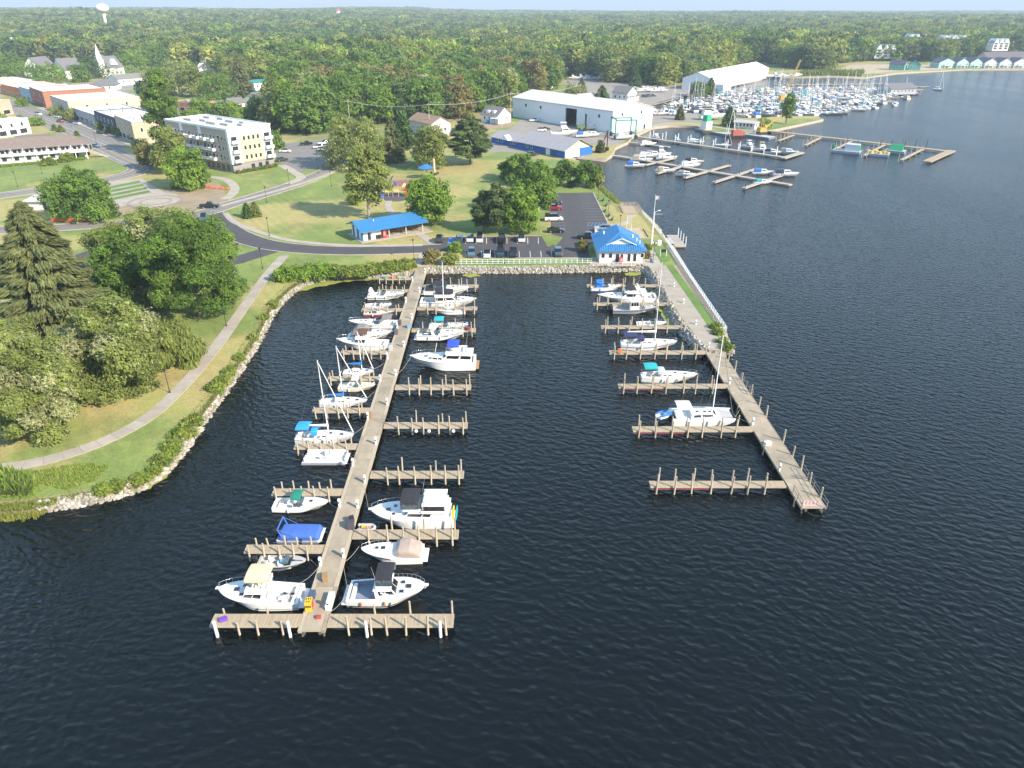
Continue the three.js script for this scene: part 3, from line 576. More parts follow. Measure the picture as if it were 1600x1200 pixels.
// an open tub (flybridge, helm pod): walls only, with thickness
function tub(o, name, b, t, mat = M.gel, floor = true) {
  const f = frustum(b, t), k = 0.09, fl = [];
  const { B, T } = f, I = T.map(([x, y, z], i) => [x + (i === 0 || i === 3 ? k : -k), y, z - Math.sign(z) * k]), J = B.map(([x, y, z], i) => [x + (i === 0 || i === 3 ? k : -k), y + 0.06, z - Math.sign(z) * k]);
  for (let i = 0; i < 4; i++) { const j = (i + 1) % 4; fl.push([B[i], T[i], T[j], B[j]], [T[i], I[i], I[j], T[j]], [I[i], J[i], J[j], I[j]]); }
  if (floor) fl.push([J[0], J[3], J[2], J[1]], [B[0], B[1], B[2], B[3]]);
  return part(o, name, faces(fl), mat);
}
function bimini(o, x0, x1, w, y, mat, base, { arch = 0.16, drop = 0.14, name = 'bimini_top', sides = 0 } = {}) {
  const rows = [];
  for (let i = 0; i <= 8; i++) {
    const u = i / 8, x = x0 + (x1 - x0) * u, e = 1 - Math.pow(Math.abs(u * 2 - 1), 4), q = [];
    const sag = 0.03 * Math.abs(Math.sin(u * Math.PI * 3));
    for (let k = 0; k <= 8; k++) { const f = k / 4 - 1, z = f * w / 2; q.push([x, y + arch * (1 - f * f) + 0.07 * e - sag * (1 - f * f), z]); }
    q.unshift([x, y - drop, -w / 2 - 0.02]); q.push([x, y - drop, w / 2 + 0.02]); rows.push(q);
  }
  const m = part(o, name, smoothGeo(gridGeo(rows), 0.3), mat);
  const fr = [];
  for (const k of [-1, 1]) for (const [a, b] of [[0.05, 0.42], [0.5, 0.5], [0.95, 0.58]]) fr.push(beam([x0 + (x1 - x0) * b, base, k * w / 2], [x0 + (x1 - x0) * a, y, k * w / 2], 0.016, 0.016, 5));
  part(m, 'frame', fr, M.steel);
  if (sides) part(m, 'clear_curtain', [1, -1].map((k) => faces([[[x0, base + 0.02, k * w / 2], [x1, base + 0.02, k * w / 2], [x1, y - drop, k * w / 2], [x0, y - drop, k * w / 2]]])), M.windscreen);
  return m;
}
// canvas camper cover: arched cross section that slopes at both ends
function camper(o, prof, w, mat, name = 'canvas_cover') {   // prof: [x, y base, y top, width factor]
  const rows = prof.map(([x, yb, yt, wf]) => { const q = []; for (let k = 0; k <= 12; k++) { const a = Math.PI * k / 12, z = -Math.cos(a), s = Math.pow(Math.sin(a), 0.4); q.push([x, yb + (yt - yb) * s + 0.022 * Math.sin(k * 5 + x * 3), Math.sign(z) * Math.pow(Math.abs(z), 0.5) * w / 2 * wf]); } return q; });
  const a = rows[0], z = rows[rows.length - 1], cap = (r, f) => { const c = [r[0][0], (r[0][1] + r[6][1]) / 2, 0], l = []; for (let i = 0; i + 1 < r.length; i++) l.push(f ? [c, r[i], r[i + 1]] : [c, r[i + 1], r[i]]); return faces(l); };
  return part(o, name, [smoothGeo(gridGeo(rows), 0.22), cap(a, 1), cap(z, 0)], mat);
}
function bowRail(o, h, t0, t1, y = 0.55, n = 7) {
  const P = (t, k, e) => { const q = h.section(t)[4]; return [q[0], q[1] + e, Math.max(0.05, q[2] - 0.08) * k]; }, g = [];
  for (const k of [-1, 1]) {
    const T = Array.from({ length: n + 1 }, (_, i) => t0 + (t1 - t0) * i / n);
    g.push(...poly(T.map((t, i) => P(t, k, i ? y * (0.8 + 0.2 * i / n) : 0.05)), 0.018), ...T.slice(1).map((t, i) => beam(P(t, k, 0), P(t, k, y * (0.8 + 0.2 * (i + 1) / n)), 0.014, 0.014, 5)));
  }
  g.push(beam(P(t1, -1, y), P(t1, 1, y), 0.018)); return part(o, 'bow_rail', g, M.steel);
}
function outboard(o, x, z, s = 1, mat = M.black, y = 0.55) {
  const m = part(o, 'outboard_motor', [rbox(0.62 * s, 0.5 * s, 0.4 * s, x - 0.3 * s, y + 0.55 * s, z, 0.14, 3), rbox(0.3 * s, 0.2 * s, 0.3 * s, x - 0.28 * s, y + 0.22 * s, z, 0.05)], mat);
  part(m, 'lower_unit', [box(0.2 * s, 1.0 * s, 0.12 * s, x - 0.28 * s, y - 0.35 * s, z), box(0.22 * s, 0.3 * s, 0.26 * s, x - 0.08 * s, y + 0.1 * s, z)], mat);
}
function hatch(o, x, y, z, s = 0.5, w = s) { part(o, 'hatch', rbox(s, 0.06, w, x, y + 0.03, z, 0.02), M.glass); }
function seat(o, x, y, z, w = 0.5, turn = 1) { const m = part(o, 'seat', [rbox(0.48, 0.4, w, x, y + 0.2, z, 0.06), rbox(0.14, 0.55, w, x - turn * 0.24, y + 0.5, z, 0.05)], M.vinyl); return m; }
function windscreenOn(o, x0, x1, w, y, hgt = 0.5, wt = w * 0.86) {   // three panes round the front
  const f = frustum([x0, x1, w / 2, w / 2 * 0.72, y], [x0 - 0.1, x1 - hgt * 0.9, wt / 2, wt / 2 * 0.78, y + hgt]), { B, T } = f;
  const m = part(o, 'windscreen', [panelOn(B[2], B[1], T[2], T[1], 0, 1, 0, 1, 0.02), panelOn(B[3], B[2], T[3], T[2], 0.25, 1, 0, 1, 0.02), panelOn(B[1], B[0], T[1], T[0], 0, 0.75, 0, 1, 0.02)], M.windscreen);
  part(m, 'frame', poly([T[3], T[2], T[1], T[0]], 0.02), M.steel);
}
const antenna = (o, x, y, z, h = 2.2) => part(o, 'antenna', beam([x, y, z], [x - h * 0.18, y + h, z], 0.014, 0.006, 5), M.white);
function fenders(o, h, list, side, mat = M.white) { for (const t of list) { const q = h.section(t)[3]; part(o, 'fender', new THREE.CapsuleGeometry(0.1, 0.36, 3, 8).translate(q[0], q[1] - 0.15, side * (q[2] + 0.12)), mat); } }

function boat(name, label, x0, x1, z, dir, B, category = 'boat', group = 'boats moored at the piers') {
  const o = thing(name, label, category, [(x0 + x1) / 2, 0, z - B / 2], dir > 0 ? 0 : Math.PI, group);
  return [o, Math.abs(x1 - x0)];
}
function expressCruiser(name, label, x0, x1, z, dir, c) {
  const B = c.B ?? 2.9, [o, L] = boat(name, label, x0, x1, z, dir, B), s0 = c.s0 ?? 0.85, s1 = c.s1 ?? 1.35, tc = c.tc ?? 0.46;
  const h = hullParts(o, L, B, { s0, s1, tc, sole: 0.4, mat: c.hull ?? M.gel, deckMat: M.gel, stripe: c.stripe, strakeMat: c.strakeMat }), X = h.X;
  // raised trunk on the foredeck
  const yt = h.sheer(0.5) + 0.02;
  const tk = frustum([X(tc) + 0.02, X(0.86), B * 0.36, B * 0.1, yt - 0.1], [X(tc) + 0.02, X(0.78), B * 0.31, B * 0.1, yt + 0.32]); part(o, 'trunk_cabin', tk.geo, M.gel);
  if (c.ports !== 0) for (const k of [1, -1]) for (const [a, b] of c.ports ?? [[0.5, 0.62], [0.64, 0.7]]) { const q = h.section(a)[3], r = h.section(b)[3]; part(o, 'porthole', panelOn(k > 0 ? [q[0], q[1] - 0.1, q[2]] : [r[0], r[1] - 0.1, -r[2]], k > 0 ? [r[0], r[1] - 0.1, r[2]] : [q[0], q[1] - 0.1, -q[2]], k > 0 ? [q[0], q[1] + 0.03, q[2] + 0.03] : [r[0], r[1] + 0.03, -r[2] - 0.03], k > 0 ? [r[0], r[1] + 0.03, r[2] + 0.03] : [q[0], q[1] + 0.03, -q[2] - 0.03], 0, 1, 0, 1, 0.03), M.glass); }
  hatch(o, X(0.64), yt + 0.32, 0, 0.5); hatch(o, X(0.74), yt + 0.32, 0, 0.38);
  windscreenOn(o, X(tc - 0.14), X(tc + 0.06), B * 0.84, h.sheer(tc) + 0.04, 0.6);
  part(o, 'helm_console', rbox(0.5, 0.8, 0.8, X(tc) - 0.3, 0.8, -B * 0.2, 0.1), M.gel);
  seat(o, X(tc) - 1.0, 0.42, -B * 0.2, 0.55); seat(o, X(tc) - 1.0, 0.42, B * 0.2, 0.6);
  part(o, 'stern_bench', rbox(0.55, 0.5, B * 0.72, X(0.07), 0.65, 0, 0.08), M.vinyl);
  part(o, 'swim_platform', rbox(0.6, 0.09, B * 0.84, -L / 2 - 0.26, 0.32, 0, 0.04), M.gel);
  bowRail(o, h, 0.55, 0.985, 0.5);
  if (c.arch) { const w = B * 0.43, x = X(c.archAt ?? 0.2), y = s0 + 1.25; part(o, 'radar_arch', [faces([-1, 1].flatMap((k) => { const q = [[x - 0.35, s0, k * w], [x + 0.3, s0, k * w], [x - 0.25, y, k * w * 0.86], [x - 0.6, y, k * w * 0.86]], r = q.map(([a, b, d]) => [a, b, d - k * 0.12]); return [[q[0], q[1], q[2], q[3]], [r[0], r[1], r[2], r[3]], [q[0], q[3], r[3], r[0]], [q[1], q[2], r[2], r[1]]]; })), rbox(0.42, 0.1, w * 1.74, x - 0.42, y, 0, 0.04)], M.gel); }
  if (c.bimini) bimini(o, X(c.bx?.[0] ?? 0.14), X(c.bx?.[1] ?? 0.42), B * 0.82, s0 + (c.by ?? 1.35), c.bimini, s0, { sides: c.curtain });
  if (c.camper) { const y = s0, H = c.camperH ?? 1.3; camper(o, [[X(0.035), y - 0.02, y + 0.42, 0.92], [X(0.1), y, y + H * 0.7, 0.95], [X(0.2), y, y + H, 0.96], [X(0.3), y, y + H + 0.02, 0.96], [X(0.37), y + 0.05, y + H - 0.04, 0.94], [X(0.43), y + 0.25, y + H * 0.72, 0.85]], B * 0.98, c.camper); }
  if (c.outboards) for (let i = 0; i < c.outboards; i++) outboard(o, -L / 2, (i - (c.outboards - 1) / 2) * 0.8, 1.15, c.motor ?? M.black, 0.6);
  if (c.antenna) antenna(o, X(0.25), s0 + 0.6, B * 0.4, 2.4);
  fenders(o, h, [0.25, 0.5], 1, c.fender ?? M.white); c.extra?.(o, h, X, B);
  return o;
}
function flybridgeCruiser(name, label, x0, x1, z, dir, c) {
  const B = c.B ?? 3.4, [o, L] = boat(name, label, x0, x1, z, dir, B), s0 = c.s0 ?? 0.95, s1 = c.s1 ?? 1.75, tc = c.tc ?? 0.4;
  const h = hullParts(o, L, B, { s0, s1, tc, sole: 0.45, mat: c.hull ?? M.gel, full: 3.1, stripe: c.stripe, soleMat: c.sole ?? M.nonskid, strakeMat: c.strakeMat ?? M.gel }), X = h.X;
  const y0 = h.sheer(tc) + 0.02, y1 = y0 + (c.saloon ?? 0.95), xf = c.xf ?? 0.68;
  cabin(o, 'cabin', [X(tc), X(xf + 0.06), B * 0.4, B * 0.3, y0 - 0.35], [X(tc) - 0.15, X(xf - 0.06), B * 0.37, B * 0.28, y1], { side: c.win ?? [[0.2, 0.55, 0.46, 0.9], [0.59, 0.95, 0.46, 0.88]], front: [[0.05, 0.48, 0.42, 0.9], [0.52, 0.95, 0.42, 0.9]], back: [[0.1, 0.45, 0.15, 0.9]] }, M.gel, 0.12);
  const f0 = X(tc) + (c.fly?.[0] ?? -0.3), f1 = X(xf) + (c.fly?.[1] ?? -0.35);
  tub(o, 'flybridge', [f0, f1, B * 0.36, B * 0.3, y1 + 0.07], [f0 - 0.05, f1 - 0.25, B * 0.37, B * 0.28, y1 + 0.62]);
  windscreenOn(o, f1 - 1.0, f1 - 0.25, B * 0.6, y1 + 0.62, 0.28);
  part(o, 'helm_console', rbox(0.45, 0.75, 1.0, f1 - 0.65, y1 + 0.45, 0, 0.1), M.gel);
  seat(o, f1 - 1.3, y1 + 0.12, 0.45, 0.5); seat(o, f1 - 1.3, y1 + 0.12, -0.45, 0.5);
  part(o, 'bench', rbox(0.5, 0.42, B * 0.6, f0 + 0.4, y1 + 0.33, 0, 0.06), M.vinyl);
  if (c.bimini) bimini(o, f0 + (c.b0 ?? 0.1), f1 + (c.b1 ?? -0.35), B * 0.74, y1 + (c.by ?? 2.0), c.bimini, y1 + 0.6, { sides: c.curtain, drop: c.drop ?? 0.2 });
  bowRail(o, h, 0.5, 0.985, 0.62, 8);
  hatch(o, X(0.78), h.sheer(0.78) + 0.08, 0, 0.55); hatch(o, X(0.7), h.sheer(0.7) + 0.09, B * 0.2, 0.4); hatch(o, X(0.7), h.sheer(0.7) + 0.09, -B * 0.2, 0.4);
  part(o, 'bow_pulpit', [rbox(0.7, 0.08, 0.4, L / 2 - 0.06, s1 + 0.01, 0, 0.04), beam([L / 2 + 0.2, s1 - 0.05, 0], [L / 2 - 0.15, s1 - 0.5, 0], 0.05)], M.gel);
  part(o, 'swim_platform', rbox(0.6, 0.09, B * 0.86, -L / 2 - 0.26, 0.3, 0, 0.04), c.teak ? M.teak : M.gel);
  part(o, 'ladder', [...[-1, 1].map((k) => beam([X(tc) - 0.7, 0.5, B * 0.2 + k * 0.17], [f0, y1 + 0.5, B * 0.2 + k * 0.17], 0.018)), ...[0.25, 0.45, 0.65, 0.85].map((t) => { const x = X(tc) - 0.7 + (f0 - X(tc) + 0.7) * t, y = 0.5 + (y1) * t; return beam([x, y, B * 0.2 - 0.17], [x, y, B * 0.2 + 0.17], 0.016); })], M.steel);
  part(o, 'stern_bench', rbox(0.45, 0.45, B * 0.7, X(0.07), 0.7, 0, 0.08), M.vinyl);
  antenna(o, f0 + 0.2, y1 + 0.6, B * 0.34, 2.6);
  if (c.rods) for (let i = 0; i < c.rods; i++) { const k = i % 2 ? 1 : -1, x = X(0.1 + 0.05 * i); part(o, 'fishing_rod', beam([x, 1, k * B * 0.4], [x - 0.5, 3.0 + R() * 0.5, k * B * 0.44], 0.016, 0.006, 4), M.black); }
  fenders(o, h, [0.2, 0.5], 1, c.fender ?? M.white); c.extra?.(o, h, X, B, y1, f0, f1);
  return o;
}
function sailboat(name, label, x0, x1, z, dir, c) {
  const B = c.B ?? 2.7, [o, L] = boat(name, label, x0, x1, z, dir, B, 'sailboat'), s0 = c.s0 ?? 0.8, s1 = c.s1 ?? 1.15;
  const h = hullParts(o, L, B, { s0, s1, tr: 0.66, tc: 0.32, inner: 0.55, t0: 0.08, sole: 0.45, full: 2, rake: 0.1, mat: c.hull ?? M.gel, deckMat: c.deck ?? M.nonskid, stripe: c.stripe, camber: 0.05, strakeMat: c.strakeMat ?? M.white }), X = h.X;
  const yd = h.sheer(0.5);
  cabin(o, 'coach_roof', [X(0.33), X(0.7), B * 0.3, B * 0.16, yd - 0.05], [X(0.34), X(0.66), B * 0.26, B * 0.13, yd + 0.36], { side: [[0.12, 0.3, 0.25, 0.75], [0.38, 0.56, 0.28, 0.75]] }, M.gel, 0);
  hatch(o, X(0.6), yd + 0.36, 0, 0.45); hatch(o, X(0.78), h.sheer(0.78) + 0.04, 0, 0.5);
  part(o, 'companionway', rbox(0.7, 0.07, 0.7, X(0.37), yd + 0.4, 0, 0.03), c.canvas ?? M.vinyl);
  const xm = X(c.mastAt ?? 0.58), H = c.mast ?? L * 1.2;
  if (H) {
    const mast = part(o, 'mast', beam([xm, yd + 0.3, 0], [xm - (c.rakeM ?? 0.15), H, 0], 0.085, 0.06, 8), c.mastMat ?? M.mastWhite);
    part(mast, 'spreaders', [beam([xm, H * 0.55, -0.85], [xm, H * 0.55, 0.85], 0.03, 0.03)], M.mastWhite);
    const xb = X(c.boomTo ?? 0.16), yb = yd + (c.boomY ?? 1.25);
    const boom = part(o, 'boom', beam([xm, yb, 0], [xb, yb + 0.1, 0], 0.06, 0.05, 7), M.mastWhite);
    if (c.cover) part(boom, 'sail_cover', [beam([xm - 0.02, yb + 0.22, 0], [xb + 0.2, yb + 0.15, 0], 0.2, 0.11, 9), beam([xm, yb, 0], [xm, yb + 0.95, 0], 0.16, 0.1, 8)], c.cover);
    if (c.jib !== 0) part(o, 'furled_jib', beam([X(0.985), h.sheer(1) + 0.25, 0], [xm - 0.05, H * 0.96, 0], 0.085, 0.05, 6), c.jib ?? M.mastWhite);
    const st = [beam([X(0.985), h.sheer(1), 0], [xm - 0.1, H, 0], 0.013), beam([X(0.01), s0, 0], [xm - 0.1, H, 0], 0.013)];
    for (const k of [-1, 1]) st.push(beam([xm - 0.2, yd, k * B * 0.45], [xm, H * 0.55, k * 0.85], 0.012), beam([xm, H * 0.55, k * 0.85], [xm - 0.1, H * 0.98, 0], 0.012));
    part(o, 'rigging', st, M.wire);
  }
  bowRail(o, h, 0.82, 0.985, 0.55, 3);
  const P = (t, k, e) => { const q = h.section(t)[4]; return [q[0], q[1] + e, (q[2] - 0.06) * k]; }, T = [0.03, 0.14, 0.3, 0.46, 0.62, 0.8];
  part(o, 'lifelines', [-1, 1].flatMap((k) => [...poly(T.map((t) => P(t, k, 0.55)), 0.01, false, 4), ...T.map((t) => beam(P(t, k, 0), P(t, k, 0.56), 0.014, 0.014, 4))]), M.steel);
  part(o, 'stern_rail', poly([P(0.14, -1, 0.55), P(0.02, -1, 0.6), P(0.02, 1, 0.6), P(0.14, 1, 0.55)], 0.018), M.steel);
  part(o, 'wheel', new THREE.TorusGeometry(0.36, 0.02, 6, 18).rotateY(Math.PI / 2).translate(X(0.16), 1.05, 0), M.steel);
  if (c.dodger) bimini(o, X(0.28), X(0.4), B * 0.62, yd + 1.0, c.dodger, yd + 0.1, { name: 'dodger', arch: 0.2, drop: 0.5 });
  if (c.bimini) bimini(o, X(0.04), X(0.27), B * 0.74, s0 + 1.75, c.bimini, s0, { arch: 0.1 });
  if (c.outboard) outboard(o, -L / 2, B * 0.15, 0.8, c.outboard, 0.35);
  fenders(o, h, [0.35, 0.62], 1, c.fender ?? M.white); c.extra?.(o, h, X, B);
  return o;
}
function runabout(name, label, x0, x1, z, dir, c) {
  const B = c.B ?? 2.3, [o, L] = boat(name, label, x0, x1, z, dir, B), s0 = c.s0 ?? 0.62, s1 = c.s1 ?? 0.95, tc = c.tc ?? 0.55;
  const h = hullParts(o, L, B, { s0, s1, tc, sole: 0.22, mat: c.hull ?? M.gel, deckMat: c.deck ?? M.gel, stripe: c.stripe, soleMat: c.sole ?? M.nonskid, strakeMat: c.strakeMat }), X = h.X;
  if (c.cuddy) { const f = frustum([X(tc), X(0.86), B * 0.34, B * 0.08, h.sheer(tc) - 0.05], [X(tc), X(0.76), B * 0.28, B * 0.08, h.sheer(tc) + 0.25]); part(o, 'cuddy', f.geo, M.gel); hatch(o, X(0.68), h.sheer(tc) + 0.25, 0, 0.42); }
  windscreenOn(o, X(tc - 0.15), X(tc + 0.05), B * 0.8, h.sheer(tc), 0.45);
  part(o, 'helm_console', rbox(0.42, 0.6, 0.62, X(tc) - 0.3, 0.55, -B * 0.2, 0.08), M.gel);
  seat(o, X(tc) - 0.85, 0.24, -B * 0.2, 0.46); seat(o, X(tc) - 0.85, 0.24, B * 0.2, 0.46);
  part(o, 'stern_bench', rbox(0.5, 0.42, B * 0.7, X(0.12), 0.45, 0, 0.08), c.bench ?? M.vinyl);
  if (c.rail !== 0) bowRail(o, h, 0.62, 0.98, 0.4, 5);
  if (c.bimini) bimini(o, X(c.bx?.[0] ?? 0.28), X(c.bx?.[1] ?? 0.52), B * 0.84, s0 + (c.by ?? 1.4), c.bimini, s0);
  if (c.outboards) for (let i = 0; i < c.outboards; i++) outboard(o, -L / 2, (i - (c.outboards - 1) / 2) * 0.62, c.motorSize ?? 0.95, c.motor ?? M.black, 0.4);
  if (c.tower) { const y = s0 + 1.5, x = X(0.45); part(o, 'wake_tower', [...[-1, 1].flatMap((k) => [beam([x + 0.5, s0, k * B * 0.44], [x - 0.5, y, k * B * 0.36], 0.035), beam([x - 0.7, s0, k * B * 0.44], [x - 0.7, y, k * B * 0.36], 0.035)]), beam([x - 0.5, y, -B * 0.36], [x - 0.5, y, B * 0.36], 0.035), rbox(1.2, 0.05, B * 0.72, x - 0.7, y + 0.05, 0, 0.02)], M.alu); }
  fenders(o, h, [0.3], 1, c.fender ?? M.white); c.extra?.(o, h, X, B);
  return o;
}
function pontoonBoat(name, label, x0, x1, z, dir, c) {
  const B = 2.45, [o, L] = boat(name, label, x0, x1, z, dir, B, 'pontoon boat');
  for (const k of [-1, 1]) part(o, 'pontoon', [new THREE.CylinderGeometry(0.31, 0.31, L * 0.88, 14).rotateZ(Math.PI / 2).translate(-L * 0.05, 0.1, k * 0.85), new THREE.ConeGeometry(0.31, L * 0.12, 14).rotateZ(-Math.PI / 2).translate(L * 0.45, 0.13, k * 0.85)], M.alu);
  part(o, 'deck', rbox(L * 0.94, 0.1, B, 0, 0.5, 0, 0.04), c.deck ?? M.nonskid);
  const w = B / 2 - 0.04, x = L * 0.43;
  if (c.cover) {
    camper(o, [[-x, 0.5, 0.95, 0.9], [-x + 0.3, 0.5, 1.35, 1], [-x * 0.3, 0.5, 1.42, 1], [x * 0.4, 0.5, 1.38, 1], [x - 0.35, 0.5, 1.32, 1], [x - 0.05, 0.5, 0.95, 0.88]], B * 0.99, c.cover, 'mooring_cover');
    part(o, 'folded_bimini', [...[-1, 1].flatMap((k) => [beam([-x + 0.7, 0.6, k * w], [-x + 0.15, 2.2, k * w], 0.09, 0.09, 7), beam([-x + 1.8, 1.2, k * w], [-x + 0.15, 2.2, k * w], 0.03)]), beam([-x + 0.15, 2.2, -w], [-x + 0.15, 2.2, w], 0.09, 0.09, 7)], c.cover);
  } else {
    for (const k of [-1, 1]) { part(o, 'fence_panel', rbox(L * 0.8, 0.5, 0.04, -L * 0.02, 0.86, k * w, 0.015), M.white); part(o, 'fence_rail', poly([[-x, 1.14, k * w], [x, 1.14, k * w]], 0.02), M.alu); }
    part(o, 'fence_panel', rbox(0.04, 0.5, B * 0.92, x, 0.86, 0, 0.015), M.white);
    for (const [a, b, l, d] of [[-0.33, -0.8, 1.3, 0.6], [-0.33, 0.75, 1.4, 0.6], [0.2, 0.8, 1.9, 0.58], [0.2, -0.8, 1.9, 0.58]]) part(o, 'sofa', [rbox(l, 0.35, d, a * L, 0.72, b, 0.1, 3), rbox(l, 0.35, 0.16, a * L, 1, b + Math.sign(b) * 0.26, 0.07, 3)], M.vinyl);
    part(o, 'helm_console', rbox(0.5, 0.8, 0.7, 0, 0.92, -0.6, 0.1), M.gel); part(o, 'table', [cyl(0.3, 0.3, 0.04, -L * 0.1, 1.0, 0.4, 16), cyl(0.04, 0.04, 0.45, -L * 0.1, 0.55, 0.4)], M.white);
    part(o, 'floor_mat', box(L * 0.4, 0.02, 0.9, 0.2, 0.565, 0.15), M.deckGrey);
  }
  outboard(o, -L * 0.47, 0, 1.05, c.motor ?? M.black, 0.45);
  return o;
}
// ---- berths west of the main pier, from the shore outwards
const cv = { black: canvas(0.025, 0.025, 0.03), navy: canvas(0.03, 0.035, 0.11), blue: canvas(0.02, 0.18, 0.62), sky: canvas(0.03, 0.3, 0.68), royal: canvas(0.03, 0.08, 0.5), green: canvas(0.01, 0.2, 0.14), teal: canvas(0.02, 0.36, 0.38), beige: canvas(0.62, 0.52, 0.34), taupe: canvas(0.36, 0.29, 0.245), grey: canvas(0.2, 0.19, 0.18), brown: canvas(0.11, 0.06, 0.04), denim: canvas(0.05, 0.13, 0.42) };
const blueTrim = paint(0.04, 0.12, 0.4, 0.35), redTrim = paint(0.36, 0.03, 0.04, 0.35), blackTrim = paint(0.02, 0.02, 0.025, 0.3), greyTrim = paint(0.3, 0.31, 0.33, 0.35);
expressCruiser('express_cruiser', 'white cruiser with dark outboards, nearest the kayaks', -31.45,-23.38,-145.13, 1, { B: 2.6, outboards: 2, stripe: [0.2, 0.32, blackTrim], arch: 1, archAt: 0.12 });
runabout('runabout', 'small white runabout behind the red striped boat', -30.99,-25.33,-139.55, 1, { B: 2.1, cuddy: 1, outboards: 1 });
runabout('runabout', 'small white boat with a dark red band along its hull', -30.54,-24.22,-135.68, 1, { B: 2.2, stripe: [0.02, 0.5, redTrim], cuddy: 1, tc: 0.42 });
expressCruiser('express_cruiser', 'white cruiser with arch, bow towards the basin, beside the brown topped one', -22.75,-32.48,-129.09, -1, { B: 3, arch: 1, archAt: 0.24, antenna: 1, bimini: cv.grey, bx: [0.1, 0.3] });
expressCruiser('express_cruiser', 'white cruiser under a big grey canvas with clear windows', -31.05,-22.74,-123.88, 1, { B: 3, camper: cv.grey, camperH: 1.75, arch: 1, archAt: 0.34 });
flybridgeCruiser('flybridge_cruiser', 'white cruiser with brown canvas over its upper helm', -23.12,-32.37,-119.28, -1, { B: 3.1, bimini: cv.brown, by: 1.2, stripe: [0.6, 0.7, greyTrim] });
sailboat('sailing_boat', 'smallest sailing boat, blue sail cover, third from the pier end', -29.13,-23.86,-108.43, 1, { B: 2.1, mast: 8.2, cover: cv.blue, s0: 0.65, s1: 0.95, mastAt: 0.62 });
runabout('fishing_boat', 'cream coloured open fishing boat with a small hardtop', -28.76,-22.62,-103.13, 1, { B: 2.3, hull: M.gelCream, outboards: 1, motor: M.black, deck: M.gelCream, bimini: canvas(0.6, 0.52, 0.42), by: 1.55, bx: [0.38, 0.58], s0: 0.7 });
sailboat('sailing_boat', 'white sailing boat with bright blue cover on its low boom', -30.6,-23,-97.61, 1, { B: 2.5, mast: 10.4, cover: cv.blue, mastAt: 0.5, s0: 0.75, s1: 1.05, boomY: 0.9 });
sailboat('sailing_boat', 'white sailing boat with blue canvas over its cockpit and white boom', -31.48,-22.96,-86.64, 1, { B: 2.95, mast: 13.2, bimini: cv.sky, dodger: cv.sky, cover: M.mastWhite, mastAt: 0.56, boomTo: 0.2, boomY: 1.5, s0: 0.95, s1: 1.3, stripe: [0.68, 0.74, greyTrim], jib: M.mastWhite });
pontoonBoat('deck_boat', 'open white deck boat with pale seats inside', -29.27,-22.62,-81.76, 1, { motor: M.black });
runabout('walkaround_boat', 'white boat with green canvas top and folded white chair', -30.1,-23.11,-71.18, 1, { B: 2.4, cuddy: 1, bimini: cv.green, bx: [0.36, 0.54], by: 1.35, s0: 0.75, s1: 1.1, tc: 0.52 });
pontoonBoat('covered_pontoon_boat', 'pontoon boat under a bright blue mooring cover', -27.99,-22.32,-65.4, 1, { cover: cv.denim, motor: M.black });
{ // open aluminium boat with seats and gear
  const [x0, x1, z] = [-28.82,-23.27,-60.86], B = 2.1, [o, L] = boat('aluminium_boat', 'grey aluminium fishing boat with black motors and gear inside', x0, x1, z, 1, B);
  const h = hullParts(o, L, B, { s0: 0.55, s1: 0.78, tc: 0.7, sole: 0.15, mat: M.alu, deckMat: M.deckGrey, soleMat: M.deckGrey, stripe: [0.5, 0.8, blackTrim], strakeMat: M.alu });
  outboard(o, -L / 2, 0, 1, M.black, 0.4); outboard(o, -L / 2, 0.55, 0.6, M.black, 0.35);
  for (const [t, k] of [[0.25, -0.45], [0.25, 0.4], [0.48, -0.45], [0.48, 0.4]]) seat(o, h.X(t), 0.16, k, 0.42);
  part(o, 'console', rbox(0.4, 0.62, 0.6, h.X(0.57), 0.45, -0.5, 0.08), M.black); windscreenOn(o, h.X(0.52), h.X(0.63), 1.5, 0.7, 0.35);
  part(o, 'trolling_motor', [beam([L / 2 - 0.4, 0.85, 0.2], [L / 2 - 1.4, 1.0, 0.3], 0.04), rbox(0.3, 0.16, 0.16, L / 2 - 1.4, 1.0, 0.3, 0.05)], M.black);
  for (const [x, zz] of [[-1.2, 0.2], [-0.6, -0.2], [0.4, 0.3], [0.9, 0.1]]) part(o, 'gear_box', rbox(0.35, 0.25, 0.3, x, 0.3, zz, 0.03), pick([M.black, M.deckGrey, paint(0.05, 0.12, 0.3)]));
  part(o, 'shirt', rbox(0.3, 0.4, 0.35, h.X(0.5), 0.95, 0.42, 0.1), paint(0.05, 0.3, 0.6));
}
flybridgeCruiser('sport_fishing_boat', 'white fishing cruiser with beige canvas over its bridge, at the pier end', -22.45,-31.12,-54.81, -1, { B: 3.35, bimini: cv.beige, by: 1.85, b0: -0.5, rods: 8, fender: paint(0.75, 0.2, 0.1), stripe: [0.12, 0.2, greyTrim], drop: 0.3,
  extra: (o, h, X, B) => { for (let i = 0; i < 9; i++) part(o, 'cockpit_gear', rbox(rr(0.25, 0.5), rr(0.25, 0.6), rr(0.25, 0.45), X(rr(0.1, 0.36)), 0.65, rr(-1, 1), 0.05), pick([M.white, M.vinyl, M.deckGrey, M.black])); } });
